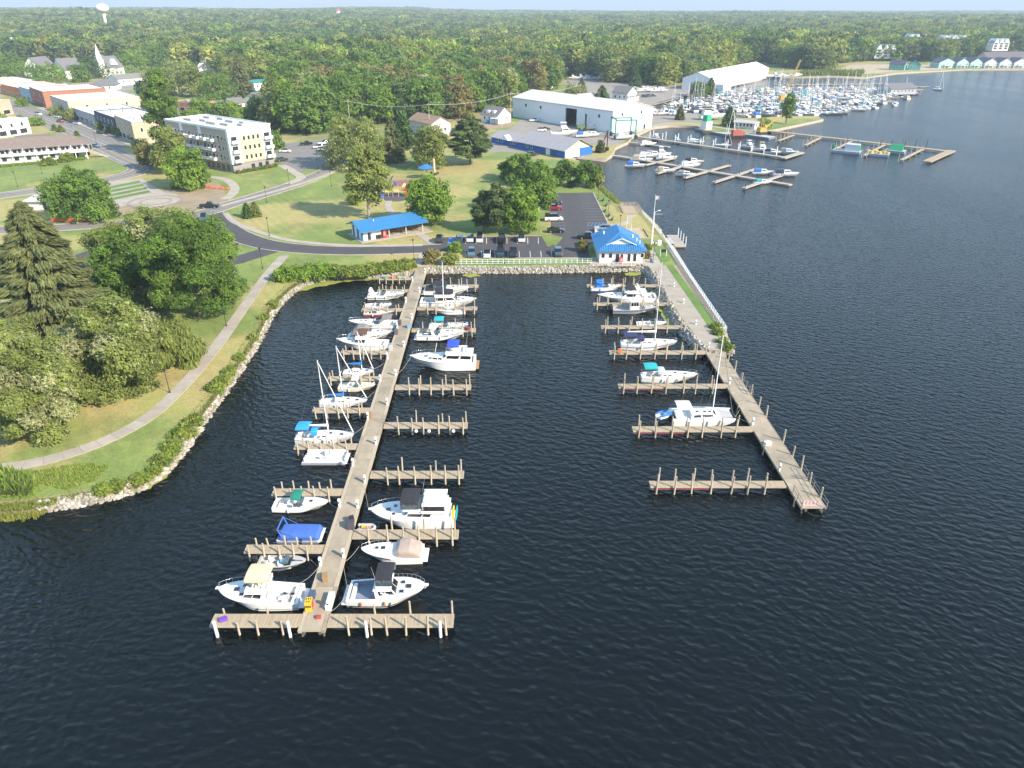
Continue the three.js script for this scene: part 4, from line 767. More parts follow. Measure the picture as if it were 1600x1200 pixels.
// ---- east of the main pier
expressCruiser('express_cruiser', 'farther of two cruisers with black canvas, behind the tall bare mast', -19.46,-9.45,-147.46, 1, { B: 3.2, arch: 1, archAt: 0.3, bimini: cv.black, bx: [0.22, 0.5], curtain: 1, s0: 1.2, s1: 1.6, camper: cv.black, camperH: 0.7 });
flybridgeCruiser('motor_yacht', 'white motor yacht with a black window band and black bridge canvas', -19.44,-7.83,-139.91, 1, { B: 3.7, s0: 1.35, s1: 1.75, bimini: cv.black, by: 1.0, tc: 0.3, xf: 0.66, win: [[0.02, 0.5, 0.45, 0.92], [0.54, 0.94, 0.5, 0.86]], stripe: [0.86, 0.95, blackTrim] });
sailboat('sailing_boat', 'white sloop with bare tall mast and small motor, below the black topped yachts', -9.67,-17.22,-136.72, -1, { B: 2.4, mast: 11, cover: 0, s0: 0.75, s1: 1.0, mastAt: 0.6, outboard: M.white, stripe: [0.55, 0.75, greyTrim], jib: 0 });
runabout('cuddy_cruiser', 'white boat with teal canvas top', -15.8,-8.53,-127.83, 1, { B: 2.5, cuddy: 1, bimini: cv.teal, bx: [0.08, 0.34], by: 1.5, s0: 0.9, s1: 1.2, tc: 0.42 });
expressCruiser('express_cruiser', 'white cruiser with blue cockpit and clear hard top, beside the teal topped boat', -18.14,-9.01,-123.29, 1, { B: 3.1, arch: 1, archAt: 0.36, bimini: canvas(0.55, 0.56, 0.55), bx: [0.26, 0.42], by: 1.5, s0: 1.15, s1: 1.6, ports: [[0.5, 0.66]], outboards: 0, extra: (o, h, X, B) => { part(o, 'cockpit_mat', box(2, 0.02, B * 0.7, X(0.17), 0.42, 0), paint(0.05, 0.12, 0.3)); antenna(o, X(0.36), 2.4, 1, 2); } });
flybridgeCruiser('trawler_yacht', 'big white cruiser with royal blue canvas on its bridge', -6.38,-17.68,-110.87, -1, { B: 4, s0: 1.5, s1: 2.1, tc: 0.06, xf: 0.5, bimini: cv.royal, by: 1.7, b0: 1.2, b1: -0.5, fly: [0.9, -0.3], win: [[0.05, 0.42, 0.55, 0.88], [0.48, 0.92, 0.55, 0.86]], saloon: 1.25, stripe: [0.72, 0.76, greyTrim], teak: 1,
  extra: (o, h, X, B) => { const y = h.sheer(0.6); cabin(o, 'forward_cabin', [X(0.5), X(0.8), B * 0.33, B * 0.2, y - 0.05], [X(0.5), X(0.74), B * 0.3, B * 0.18, y + 0.5], { side: [[0.08, 0.28, 0.2, 0.8], [0.34, 0.62, 0.2, 0.8], [0.68, 0.86, 0.2, 0.8]] }, M.gel, 0); part(o, 'signal_mast', beam([X(0.64), y + 0.5, 0.3], [X(0.6), y + 2.6, 0.3], 0.05), M.white); } });
flybridgeCruiser('aft_cabin_yacht', 'largest white motor yacht, black canvas and white aft hardtop, beside the pier shed', -7.53,-17.31,-67.84, -1, { B: 4.0, s0: 1.35, s1: 1.85, tc: 0.03, xf: 0.56, bimini: cv.black, by: 1.55, b0: 0.25, b1: 0.15, fly: [3.1, 0.25], saloon: 0.9, curtain: 1, win: [[0.42, 0.6, 0.5, 0.88], [0.62, 0.95, 0.45, 0.88]], fender: paint(0.05, 0.1, 0.3),
  extra: (o, h, X, B, y1) => {
    const y = y1 + 0.1;
    part(o, 'aft_hardtop', [rbox(2.9, 0.12, B * 0.86, X(0.19), y + 1.15, 0, 0.05, 3)], M.gel); part(o, 'hardtop_frame', [[-1.3, 1], [1.3, 1], [-1.3, -1], [1.3, -1]].map(([x, k]) => beam([X(0.19) + x, y, k * B * 0.38], [X(0.19) + x, y + 1.1, k * B * 0.41], 0.04)), M.gel);
    part(o, 'aft_enclosure', [1, -1].map((k) => faces([[[X(0.05), y + 0.35, k * B * 0.4], [X(0.33), y + 0.35, k * B * 0.4], [X(0.33), y + 1.05, k * B * 0.4], [X(0.05), y + 1.05, k * B * 0.4]]])), M.glass);
    part(o, 'aft_coaming', rbox(3.1, 0.4, B * 0.84, X(0.19), y + 0.12, 0, 0.08), M.gel);
    part(o, 'hull_window', panelOn([X(0.04), 0.95, B * 0.47], [X(0.22), 0.95, B * 0.485], [X(0.04), 1.1, B * 0.475], [X(0.22), 1.1, B * 0.49], 0, 1, 0, 1, 0.05), M.glass);
    part(o, 'radar_arch', [...[-1, 1].map((k) => beam([X(0.33), y, k * B * 0.38], [X(0.3), y + 1.5, k * B * 0.3], 0.09)), beam([X(0.3), y + 1.5, -B * 0.3], [X(0.3), y + 1.5, B * 0.3], 0.09), cyl(0.25, 0.25, 0.2, X(0.3), y + 1.55, 0, 14)], M.gel);
  } });
for (const [dx, mat, l] of [[0.35, paint(0.75, 0.5, 0.02, 0.45), 'yellow kayak hung on the stern of the largest motor yacht'], [0.75, paint(0.02, 0.3, 0.26, 0.45), 'green board hung on the stern of the largest motor yacht']])
  one('kayak', l, 'kayak', new THREE.SphereGeometry(1, 14, 8).scale(0.16, 0.42, 1.45), mat, [-7.55 + dx, 1.45, -69.6], 0, 'boards on the motor yacht stern');
{
  const [x0, x1, z] = [-18.87,-17.16,-67.49], [o, L] = boat('rubber_dinghy', 'small grey dinghy with orange life jackets, tucked under the yacht bow', x0, x1 + 0.4, z, 1, 1.4, 'dinghy');
  part(o, 'tube', [...[-1, 1].map((k) => new THREE.CapsuleGeometry(0.22, L * 0.7, 4, 10).rotateZ(Math.PI / 2).translate(-0.1, 0.25, k * 0.5)), new THREE.TorusGeometry(0.5, 0.22, 8, 12, Math.PI).rotateX(Math.PI / 2).rotateY(Math.PI / 2).translate(L * 0.28, 0.25, 0)], M.deckGrey);
  part(o, 'floor', box(L * 0.8, 0.06, 1, 0, 0.12, 0), M.deckGrey);
  for (const [x, zz, m] of [[0, 0, paint(0.7, 0.3, 0.02)], [0.3, 0.1, paint(0.55, 0.03, 0.02)], [-0.3, -0.1, paint(0.7, 0.5, 0.05)]]) part(o, 'life_jacket', rbox(0.42, 0.24, 0.4, x, 0.35, zz, 0.1, 3), m);
}
expressCruiser('express_cruiser', 'white cruiser under a taupe canvas, nearest the pier end', -10.2,-17.34,-61.9, -1, { B: 2.75, camper: cv.taupe, camperH: 1.15, tc: 0.42, s0: 0.9, s1: 1.3, stripe: [0.5, 0.54, greyTrim], ports: [[0.5, 0.68]] });
flybridgeCruiser('sport_fishing_boat', 'white fishing cruiser with black canvas on its bridge, at the pier end', -17.5,-9.19,-55.26, 1, { B: 3.4, bimini: cv.black, by: 1.65, b0: 0, b1: 0.25, curtain: 1, sole: paint(0.2, 0.24, 0.3), rods: 6, fender: paint(0.8, 0.22, 0.08), tc: 0.38, xf: 0.62, stripe: [0.05, 0.16, blackTrim], fly: [0.1, -0.35] });
// ---- berths of the fishing pier
runabout('cuddy_cruiser', 'small white boat with bright blue canvas in the innermost berth', 17.77,24.64,-150.27, 1, { B: 2.5, cuddy: 1, bimini: cv.blue, bx: [0.16, 0.4], by: 1.2, s0: 0.85, s1: 1.15, rail: 1, extra: (o, h, X, B) => part(o, 'canvas_side', box(1.6, 0.6, B * 0.8, X(0.28), 1.15, 0), cv.blue) });
flybridgeCruiser('motor_yacht', 'white yacht with sweeping bridge and dark canvas, beside the blue roofed house', 31.11,18.78,-142.48, -1, { B: 4, s0: 1.25, s1: 1.6, tc: 0.2, xf: 0.58, bimini: cv.black, by: 1.0, b0: 1, saloon: 1, win: [[0.5, 0.92, 0.4, 0.8]], fly: [1.3, -0.1], extra: (o, h, X, B, y1) => part(o, 'radar_arch', [...[-1, 1].map((k) => beam([X(0.24), 1.6, k * B * 0.4], [X(0.34), y1 + 1.3, k * B * 0.33], 0.22, 0.14)), beam([X(0.34), y1 + 1.3, -B * 0.33], [X(0.34), y1 + 1.3, B * 0.33], 0.14)], M.gel) });
{
  const [x0, x1, z] = [20.98,30.27,-137.07], B = 2.9, [o, L] = boat('workboat', 'grey metal workboat with a white pilothouse', x0, x1, z, 1, B);
  const h = hullParts(o, L, B, { s0: 0.75, s1: 1.15, tc: 0.72, sole: 0.35, mat: M.alu, deckMat: M.deckGrey, soleMat: M.deckGrey, stripe: [0.1, 0.3, greyTrim], strakeMat: M.black }), X = h.X;
  cabin(o, 'pilothouse', [X(0.38), X(0.6), 0.95, 0.9, 0.4], [X(0.39), X(0.57), 0.9, 0.82, 2.5], { side: [[0.06, 0.34, 0.55, 0.9], [0.38, 0.64, 0.55, 0.9], [0.68, 0.94, 0.55, 0.9]], front: [[0.06, 0.47, 0.55, 0.9], [0.53, 0.94, 0.55, 0.9]] }, M.gel, 0.15);
  outboard(o, -L / 2, -0.5, 1.2, M.black, 0.55); outboard(o, -L / 2, 0.5, 1.2, M.black, 0.55); bowRail(o, h, 0.5, 0.97, 0.6, 6);
  part(o, 'side_rail', [-1, 1].flatMap((k) => [...poly([0.02, 0.2, 0.38].map((t) => { const q = h.section(t)[4]; return [q[0], q[1] + 0.5, q[2] * k * 0.96]; }), 0.02), ...[0.02, 0.11, 0.2, 0.29, 0.38].map((t) => { const q = h.section(t)[4]; return beam([q[0], q[1], q[2] * k * 0.96], [q[0], q[1] + 0.5, q[2] * k * 0.96], 0.016); })]), M.steel);
  part(o, 'roof_gear', [rbox(0.5, 0.16, 0.5, X(0.46), 2.72, 0, 0.06), beam([X(0.44), 2.6, 0.4], [X(0.43), 4.2, 0.4], 0.02)], M.white);
}
runabout('runabout', 'small open white runabout under the tall mast beside the rocks', 24.75,30.84,-129.72, 1, { B: 2.1, outboards: 1, tc: 0.62 });
sailboat('sailing_boat', 'white sloop with dark blue cockpit canvas and the tallest mast', 20.28,30.83,-119.28, 1, { B: 3.1, mast: 16.5, dodger: cv.navy, bimini: cv.navy, cover: M.mastWhite, boomTo: 0.1, boomY: 1.9, mastAt: 0.6, stripe: [0.3, 0.46, blueTrim], s0: 1, s1: 1.35, jib: 0 });
sailboat('sailing_boat', 'white sailing hull without mast, teal canvas at its stern', 21.94,31.55,-106.08, 1, { B: 3, mast: 0, dodger: canvas(0.45, 0.48, 0.5), bimini: cv.teal, s0: 0.95, s1: 1.25 });
{ // sailing catamaran with a dinghy hung astern
  const [x0, x1, z] = [24.4,33.89,-91.97], B = 4.4, [o, L] = boat('sailing_catamaran', 'broad white catamaran with black sail bag on its deck', x0, x1, z, 1, B, 'catamaran');
  for (const k of [-1, 1]) {
    const sub = hullShape(L, 1.15, { s0: 0.95, s1: 1.2, tr: 0.75, full: 1.9, rake: 0.04 }), T = Array.from({ length: 15 }, (_, i) => i / 14);
    const g = [1, -1].map((q) => gridGeo(T.map((t) => { const w = sub.section(t).map(([x, y, zz]) => [x, y, zz * q + k * 1.62]); return q > 0 ? w : w.reverse(); })));
    part(o, 'float_hull', [smoothGeo(mg(g)), smoothGeo(gridGeo(T.map((t) => [-1, 0, 1].map((f) => [sub.X(t), sub.sheer(t) + 0.04 * (1 - f * f), f * (sub.half(t) - 0.01) + k * 1.62]))))], M.gel);
  }
  part(o, 'bridge_deck', rbox(L * 0.72, 0.3, 3.0, -L * 0.08, 0.95, 0, 0.1), M.gel);
  cabin(o, 'saloon', [-L * 0.22, L * 0.24, 1.7, 1.15, 1.1], [-L * 0.2, L * 0.14, 1.35, 0.95, 1.75], { side: [[0.1, 0.4, 0.3, 0.8], [0.46, 0.9, 0.3, 0.8]], front: [[0.1, 0.9, 0.25, 0.8]] }, M.gel, 0.1);
  part(o, 'trampoline', box(L * 0.2, 0.03, 2.1, L * 0.37, 1.05, 0), M.deckGrey);
  part(o, 'mast', beam([L * 0.16, 1.7, 0], [L * 0.15, 14.2, 0], 0.1, 0.07, 8), M.mastWhite);
  part(o, 'boom', beam([L * 0.15, 2.4, 0], [-L * 0.36, 2.5, 0], 0.07), M.mastWhite);
  part(o, 'sail_bag', beam([L * 0.15, 2.6, 0], [-L * 0.34, 2.62, 0], 0.2, 0.14, 9), cv.black);
  part(o, 'rigging', [beam([L * 0.49, 1.2, 0], [L * 0.15, 13.8, 0], 0.035), ...[-1, 1].map((k) => beam([0, 1.1, k * 2.1], [L * 0.15, 13.4, 0], 0.014)), beam([-L * 0.48, 1.2, 0], [L * 0.15, 14, 0], 0.013)], M.wire);
  for (const x of [-0.1, 0.02, 0.1]) hatch(o, L * x, 1.8, 0.5, 0.45);
  for (const k of [-1, 1]) part(o, 'lifelines', [...poly([[-L * 0.47, 1.6, k * 2.1], [0, 1.7, k * 2.12], [L * 0.42, 1.7, k * 1.85]], 0.012), ...[-0.47, -0.25, 0, 0.2, 0.42].map((q) => cyl(0.014, 0.014, 0.6, L * q, 1.05, k * 2.05))], M.steel);
  bimini(o, -L * 0.44, -L * 0.2, 2.6, 2.7, canvas(0.6, 0.6, 0.58), 1.1);
  const d = thing('tender_dinghy', 'little dinghy with blue trim hung behind the catamaran', 'dinghy', [x0 - 0.9, 0.75, z - 2.2], 0.5);
  part(d, 'hull', smoothGeo(mg([1, -1].map((q) => gridGeo(Array.from({ length: 9 }, (_, i) => { const s = hullShape(2.7, 1.35, { s0: 0.45, s1: 0.6, draft: 0.1 }), w = s.section(i / 8).map(([x, y, zz]) => [x, y, zz * q]); return q > 0 ? w : w.reverse(); }))))), M.gel);
  part(d, 'tube', [1, -1].map((k) => new THREE.CapsuleGeometry(0.17, 1.7, 4, 8).rotateZ(Math.PI / 2).translate(-0.2, 0.5, k * 0.6)), cv.blue); part(d, 'thwart', box(0.3, 0.06, 1.1, 0, 0.4, 0), M.white);
}
// ---------------------------------------------------------------- trees: tapered trunk and limbs, crown of many leaf sprays
const leafMat = new THREE.MeshPhysicalMaterial({ color: 0xffffff, roughness: 1, transmission: 0.4, thickness: 0, specularIntensity: 0.3, vertexColors: true, side: THREE.DoubleSide });
const tinted = (r, g, b) => std([r, g, b], 0.75, { vertexColors: true });
const bark = mottled([0.16, 0.125, 0.09], 0.35, 1.5, 96), paleBark = mottled([0.3, 0.27, 0.22], 0.3, 1.5, 97);
const PAL = {
  green: [[0.085, 0.155, 0.026], [0.11, 0.185, 0.032], [0.068, 0.125, 0.022]],
  bright: [[0.115, 0.195, 0.026], [0.145, 0.23, 0.034], [0.092, 0.16, 0.022]],
  dark: [[0.055, 0.105, 0.03], [0.072, 0.128, 0.036], [0.045, 0.085, 0.025]],
  olive: [[0.135, 0.17, 0.045], [0.16, 0.195, 0.055], [0.108, 0.142, 0.036]],
  silver: [[0.16, 0.2, 0.06], [0.125, 0.165, 0.042], [0.145, 0.185, 0.05], [0.24, 0.26, 0.15]],
  needle: [[0.12, 0.145, 0.06], [0.15, 0.17, 0.072], [0.09, 0.115, 0.046]],
  pine: [[0.07, 0.11, 0.034], [0.1, 0.145, 0.045], [0.052, 0.082, 0.028]],
  tan: [[0.15, 0.14, 0.045], [0.12, 0.125, 0.035], [0.18, 0.16, 0.06]],
  yellow: [[0.24, 0.22, 0.03], [0.2, 0.2, 0.03], [0.16, 0.17, 0.025]],
  purple: [[0.05, 0.03, 0.025], [0.065, 0.04, 0.03], [0.04, 0.03, 0.02]],
  weed: [[0.125, 0.175, 0.03], [0.16, 0.2, 0.042], [0.1, 0.15, 0.026]],
};
// one spray of leaves: a folded four-sided blade at p facing n
function sprays(list, pal, r) {
  const pos = new Float32Array(list.length * 18), col = new Float32Array(list.length * 18), uv = new Float32Array(list.length * 12);
  const a = new THREE.Vector3(), b = new THREE.Vector3(), n = new THREE.Vector3(), t = new THREE.Vector3();
  list.forEach(([px, py, pz, nx, ny, nz, s, tone, stretch, jit, own], i) => {
    const J = jit ?? 0.6;
    n.set(nx + (r() - 0.5) * J * 2, ny + (r() - 0.5) * J * 2, nz + (r() - 0.5) * J * 2).normalize();
    t.set(r() - 0.5, r() - 0.5, r() - 0.5); if (stretch && stretch.length) t.set(...stretch);
    a.crossVectors(n, t).normalize(); b.crossVectors(a, n);
    const w = s * (0.6 + 0.5 * r()), l = s * (0.8 + 0.7 * r()) * (stretch?.length ? 2.2 : 1), f = s * 0.22;
    const q = [[0, -l], [w * (0.5 + r() * 0.4), -l * 0.1], [0, l], [-w * (0.5 + r() * 0.4), l * 0.15]].map(([u, v], k) => [px + a.x * u + b.x * v - n.x * (k % 2 ? f : 0), py + a.y * u + b.y * v - n.y * (k % 2 ? f : 0), pz + a.z * u + b.z * v - n.z * (k % 2 ? f : 0)]);
    [0, 1, 2, 0, 2, 3].forEach((k, m) => pos.set(q[k], i * 18 + m * 3));
    const c = own ?? pal[Math.floor(r() * pal.length)], v = tone * (0.86 + 0.28 * r()), y = 0.92 + 0.16 * r();
    for (let m = 0; m < 6; m++) col.set([c[0] * v * y * 1.6, c[1] * v * 1.52, c[2] * v * 1.3], i * 18 + m * 3);
  });
  const g = new THREE.BufferGeometry(); g.setAttribute('position', new THREE.BufferAttribute(pos, 3)); g.setAttribute('color', new THREE.BufferAttribute(col, 3)); g.setAttribute('uv', new THREE.BufferAttribute(uv, 2));
  g.computeVertexNormals(); return g;
}
function crownLobes(kind, H, W, r) {
  const L = [], n = kind === 'tall' ? 24 : kind === 'shrub' ? 9 : kind === 'willow' ? 30 : 34, y0 = kind === 'shrub' ? 0.1 : kind === 'tall' ? 0.26 : kind === 'low' ? 0.12 : 0.22;
  for (let i = 0; i < n; i++) {
    const u = (i + 0.5) / n, yy = y0 + (0.96 - y0) * Math.pow(u, 0.85), e = (yy - y0) / (1 - y0);
    const prof = kind === 'tall' ? Math.sin(Math.PI * Math.min(1, 0.18 + e * 0.82)) * 0.95 : Math.sqrt(Math.max(0.04, 1 - Math.pow(Math.abs(e - 0.42) / 0.62, 2.4)));
    const a = i * 2.4 + r() * 0.9, d = W * 0.5 * prof * (0.35 + 0.52 * Math.sqrt(r())), rad = W * (0.085 + 0.11 * r() * r() + 0.02 * r()) * (0.75 + 0.4 * prof);
    L.push([Math.cos(a) * d, yy * H - rad * 0.55, Math.sin(a) * d, rad, rad * (0.72 + 0.25 * r()), 0.86 + 0.28 * r()]);
  }
  L.push([0, H * (y0 + 0.42 * (1 - y0)), 0, W * 0.27, H * 0.24 * (1 - y0) / 0.8, 0.9]);
  return L;
}
function broadCrown(kind, H, W, count, size, pal, seed) {
  const r = rngOf(seed), L = crownLobes(kind, H, W, r), out = [], tot = L.reduce((s, l) => s + l[3] * l[3], 0);
  for (const [cx, cy, cz, rx, ry, tone] of L) {
    const n = Math.round(count * rx * rx / tot);
    const own = pal[Math.floor(r() * pal.length)];
    for (let i = 0; i < n; i += 5) {
      const y = -0.75 + 1.75 * r(), a = r() * 6.2832, q = Math.sqrt(Math.max(0, 1 - y * y)), k = 0.7 + 0.5 * r();
      const nx = q * Math.cos(a), nz = q * Math.sin(a), c = [cx + nx * rx * k, cy + y * ry * k, cz + nz * rx * k], f = 6.5 / W;
      // uneven outline: bend every lobe out of its round shape
      const p = [c[0] + W * (0.045 * Math.sin(c[1] * f * 1.3 + seed) + 0.02 * Math.sin(c[2] * f * 3.1 + 2)), c[1] + W * (0.035 * Math.sin(c[0] * f * 1.7 + c[2] * f + seed) + 0.02 * Math.sin(c[0] * f * 4)), c[2] + W * (0.045 * Math.sin(c[0] * f * 1.4 + c[1] * f + 1) + 0.02 * Math.sin(c[1] * f * 3.7))];
      let hid = false; for (const o of L) if (o[0] !== cx && ((p[0] - o[0]) / o[3]) ** 2 + ((p[1] - o[1]) / o[4]) ** 2 + ((p[2] - o[2]) / o[3]) ** 2 < 0.5) { hid = true; break; }
      if (hid && r() < 0.85) continue;
      const sprig = tone * (0.82 + 0.36 * r()), spread = size * (1.5 + r()), sn = [nx + (r() - 0.5) * 0.9, y + 0.25 + (r() - 0.5) * 0.7, nz + (r() - 0.5) * 0.9];
      for (let m = 0; m < 5; m++) out.push([p[0] + (r() - 0.5) * spread * 2, Math.max(0.1, p[1] + (r() - 0.5) * spread * 1.5), p[2] + (r() - 0.5) * spread * 2, ...sn, size * (0.7 + 0.6 * r()), sprig, kind === 'willow' && y < 0.5 ? [nx * 0.35, -1, nz * 0.35] : 0, undefined, r() < 0.7 ? own : null]);
    }
  }
  return sprays(out, pal, r);
}
function spruceCrown(H, W, count, size, pal, seed, pine = false) {
  const r = rngOf(seed), out = [], tiers = pine ? 9 : Math.max(11, Math.round(H * 1.25)), base = pine ? 0.2 : 0.07;
  for (let k = 0; k < tiers; k++) {
    const e = k / (tiers - 1), y = H * (base + (0.97 - base) * e), rad = W / 2 * (pine ? Math.sin(Math.PI * (0.24 + 0.7 * e)) * 0.95 + 0.05 : Math.pow(1 - e, 0.72) * 0.95 + 0.05) * (0.85 + 0.25 * r()), nb = pine ? 5 + Math.floor(r() * 3) : 10;
    for (let b = 0; b < nb; b++) {
      const a = b / nb * 6.283 + r() * 1.1 + k, len = rad * (pine ? 0.65 + 0.5 * r() : 0.78 + 0.38 * r()), n = Math.max(3, Math.round(count / tiers / nb * (0.4 + len / W * 3))), tone = 0.82 + 0.36 * r();
      for (let i = 0; i < n; i++) {
        const t = pine ? 0.35 + 0.65 * Math.sqrt(r()) : 0.12 + 0.88 * Math.sqrt(r()), s = (r() - 0.5) * len * (pine ? 0.62 : 0.5) * (pine ? 1 : 1.15 - t * 0.7), rise = pine ? (r() - 0.35) * H * 0.06 + t * H * 0.02 : -t * len * 0.34 + t * t * len * 0.16 + (r() - 0.5) * H * 0.03;
        const ca = Math.cos(a), sa = Math.sin(a);
        out.push([ca * len * t - sa * s, y + rise, sa * len * t + ca * s, ca * 0.35, 1, sa * 0.35, size * (0.7 + 0.6 * r()), tone, [ca, pine ? 0.35 : -0.25, sa], 0.5]);
      }
    }
  }
  return sprays(out, pal, r);
}
function trunkGeo(H, W, kind, seed) {
  const r = rngOf(seed + 9), R0 = Math.max(0.12, H * 0.022), g = [], bend = (r() - 0.5) * 0.5;
  const top = kind === 'spruce' || kind === 'pine' ? H * 0.93 : H * 0.62;
  const pts = [0, 0.25, 0.6, 1].map((t) => [bend * t * t, top * t, bend * 0.6 * t * t]);
  for (let i = 0; i < 3; i++) g.push(beam(pts[i], pts[i + 1], R0 * [1.15, 0.85, 0.6][i], R0 * [0.85, 0.6, 0.25][i], 7));
  if (top < H * 0.7) for (let k = 0; k < 6; k++) { const a = k * 1.1 + r(), y = H * (0.24 + 0.06 * k), d = W * (0.25 + 0.1 * r()); g.push(beam([0, y, 0], [Math.cos(a) * d, y + H * (0.16 + 0.1 * r()), Math.sin(a) * d], R0 * 0.42, R0 * 0.12, 5)); }
  return mg(g);
}
const treeCache = {};
function treeGeos(kind, pal, H, W, count, size, seed) {
  const k = [kind, pal, H.toFixed(1), W.toFixed(1), count, seed].join();
  return treeCache[k] ??= { crown: kind === 'spruce' || kind === 'pine' ? spruceCrown(H, W, count, size, PAL[pal], seed, kind === 'pine') : broadCrown(kind, H, W, count, size, PAL[pal], seed), trunk: kind === 'shrub' ? null : trunkGeo(H, W, kind, seed) };
}
function tree(name, label, [x, z, H, W], kind, pal, { count = 2600, size = 0.5, seed = Math.floor(R() * 1e6), group, category = 'tree', y = LAND, pale = false } = {}) {
  const o = thing(name, label, category, [x, y - 0.03, z], 0, group), g = treeGeos(kind, pal, H, W, count, size, seed);
  if (g.trunk) part(o, 'trunk', g.trunk, pale ? paleBark : bark);
  part(o, g.trunk ? 'crown' : 'foliage', g.crown, leafMat); return o;
}
// the big trees of the lakeside park, near the shore path
const NEAR = { count: 58000, size: 0.2 };
tree('spruce_tree', 'tall olive spruce standing behind the silvery willows', [-81.08,-117.34,26.99,23.3], 'spruce', 'needle', { count: 52000, size: 0.25 });
tree('maple_tree', 'dark green rounded maple overhanging the shore path lawn', [-62.62,-132.2,20.39,18.22], 'broad', 'green', { ...NEAR, seed: 12 });
tree('poplar_tree', 'grey green poplar between the maple and the car park', [-73.18,-144.42,19.82,16.57], 'broad', 'silver', { count: 30000, size: 0.25, seed: 31 });
tree('oak_tree', 'bushy green tree left of the dark maple', [-77.59,-138.45,16.22,14.93], 'low', 'green', { count: 32000, size: 0.26, seed: 44 });
tree('linden_tree', 'yellow green tree leaning over the near car park', [-88.57,-153.37,13.21,10.16], 'broad', 'olive', { count: 15000, size: 0.26, seed: 46 });
tree('willow_tree', 'silvery willow beside the dark roofed shelter', [-63.74,-102.27,14.92,16.72], 'low', 'silver', { ...NEAR, seed: 52 });
tree('willow_tree', 'green weeping willow nearest the shore path', [-58.51,-111.27,7.26,8.93], 'willow', 'olive', { count: 20000, size: 0.22, seed: 55 });
tree('willow_tree', 'green and silver willow behind the dark roofed shelter', [-77.85,-118.73,9.73,10.58], 'low', 'olive', { count: 20000, size: 0.25, seed: 58 });
tree('willow_tree', 'silvery willow at the picture edge above the mown lawn', [-68.54,-87.7,16,10.96], 'low', 'silver', { ...NEAR, seed: 61 });
tree('willow_tree', 'half cut off willow at the picture edge, below the spruce', [-80.68,-100.95,11.97,11.38], 'low', 'silver', { count: 30000, size: 0.24, seed: 63 });
tree('maple_tree', 'round dark maple beside the white pump house', [-125.6,-207.83,14.34,17.35], 'low', 'green', { count: 20000, size: 0.32, seed: 66 });
tree('maple_tree', 'bright green round tree beside the striped plaza', [-110.28,-247.42,13.35,13.21], 'low', 'bright', { count: 12000, size: 0.42, seed: 68 });
tree('oak_tree', 'olive tree touching the bright round one by the apartments', [-127.58,-274.4,16.51,13.53], 'tall', 'olive', { count: 9000, size: 0.45, seed: 69 });
tree('spruce_tree', 'tall dark green tree in front of the apartment block end', [-141.84,-305.77,34.64,13.33], 'tall', 'green', { count: 11000, size: 0.45, seed: 70 });
tree('oak_tree', 'thin tan tree beside the street bend', [-140.04,-281.68,9.96,7.42], 'tall', 'tan', { count: 4000, size: 0.42, seed: 71 });
tree('elm_tree', 'tall open elm with a pale trunk on the park lawn', [-42.05,-207.83,21.69,13.96], 'tall', 'olive', { count: 7000, size: 0.42, seed: 72, pale: true });
tree('silver_maple_tree', 'large grey green maple where the park road bends', [-60.86,-284.18,19.28,22.45], 'low', 'silver', { count: 13000, size: 0.42, seed: 73 });
tree('spruce_tree', 'narrow spruce between the grey maple and the house', [-48.34,-297.34,16.68,10.4], 'spruce', 'needle', { count: 5000, size: 0.4, seed: 74 });
tree('ash_tree', 'dark tree just behind the narrow spruce', [-44.03,-300.1,17.77,8.91], 'tall', 'dark', { count: 5000, size: 0.45, seed: 75 });
tree('ash_tree', 'green tree in front of the tan roofed house', [-31.92,-281.68,15.96,13.86], 'broad', 'olive', { count: 7000, size: 0.44, seed: 76 });
tree('pine_tree', 'open pine standing alone above the lawn', [-16.55,-290.63,17.77,16.8], 'pine', 'pine', { count: 6500, size: 0.42, seed: 77 });
tree('oak_tree', 'green tree between playground and blue pavilion', [-23.42,-200.82,13.8,11.71], 'broad', 'bright', { count: 8000, size: 0.4, seed: 78 });
tree('pine_tree', 'pair of pines by the car park, the taller', [-4.24,-192.95,13.23,9.19], 'pine', 'pine', { count: 6500, size: 0.36, seed: 79 });
tree('pine_tree', 'pair of pines by the car park, the lower', [-7.82,-194.22,10.91,6.04], 'pine', 'pine', { count: 3600, size: 0.36, seed: 80 });
tree('maple_tree', 'dense green maple at the corner of the long car park', [7.25,-210.75,16.29,11.84], 'tall', 'green', { count: 12000, size: 0.38, seed: 81 });
tree('ash_tree', 'green tree leaning out between pines and the long car park', [2.65,-192.95,12.55,9.19], 'broad', 'bright', { count: 7000, size: 0.36, seed: 82 });
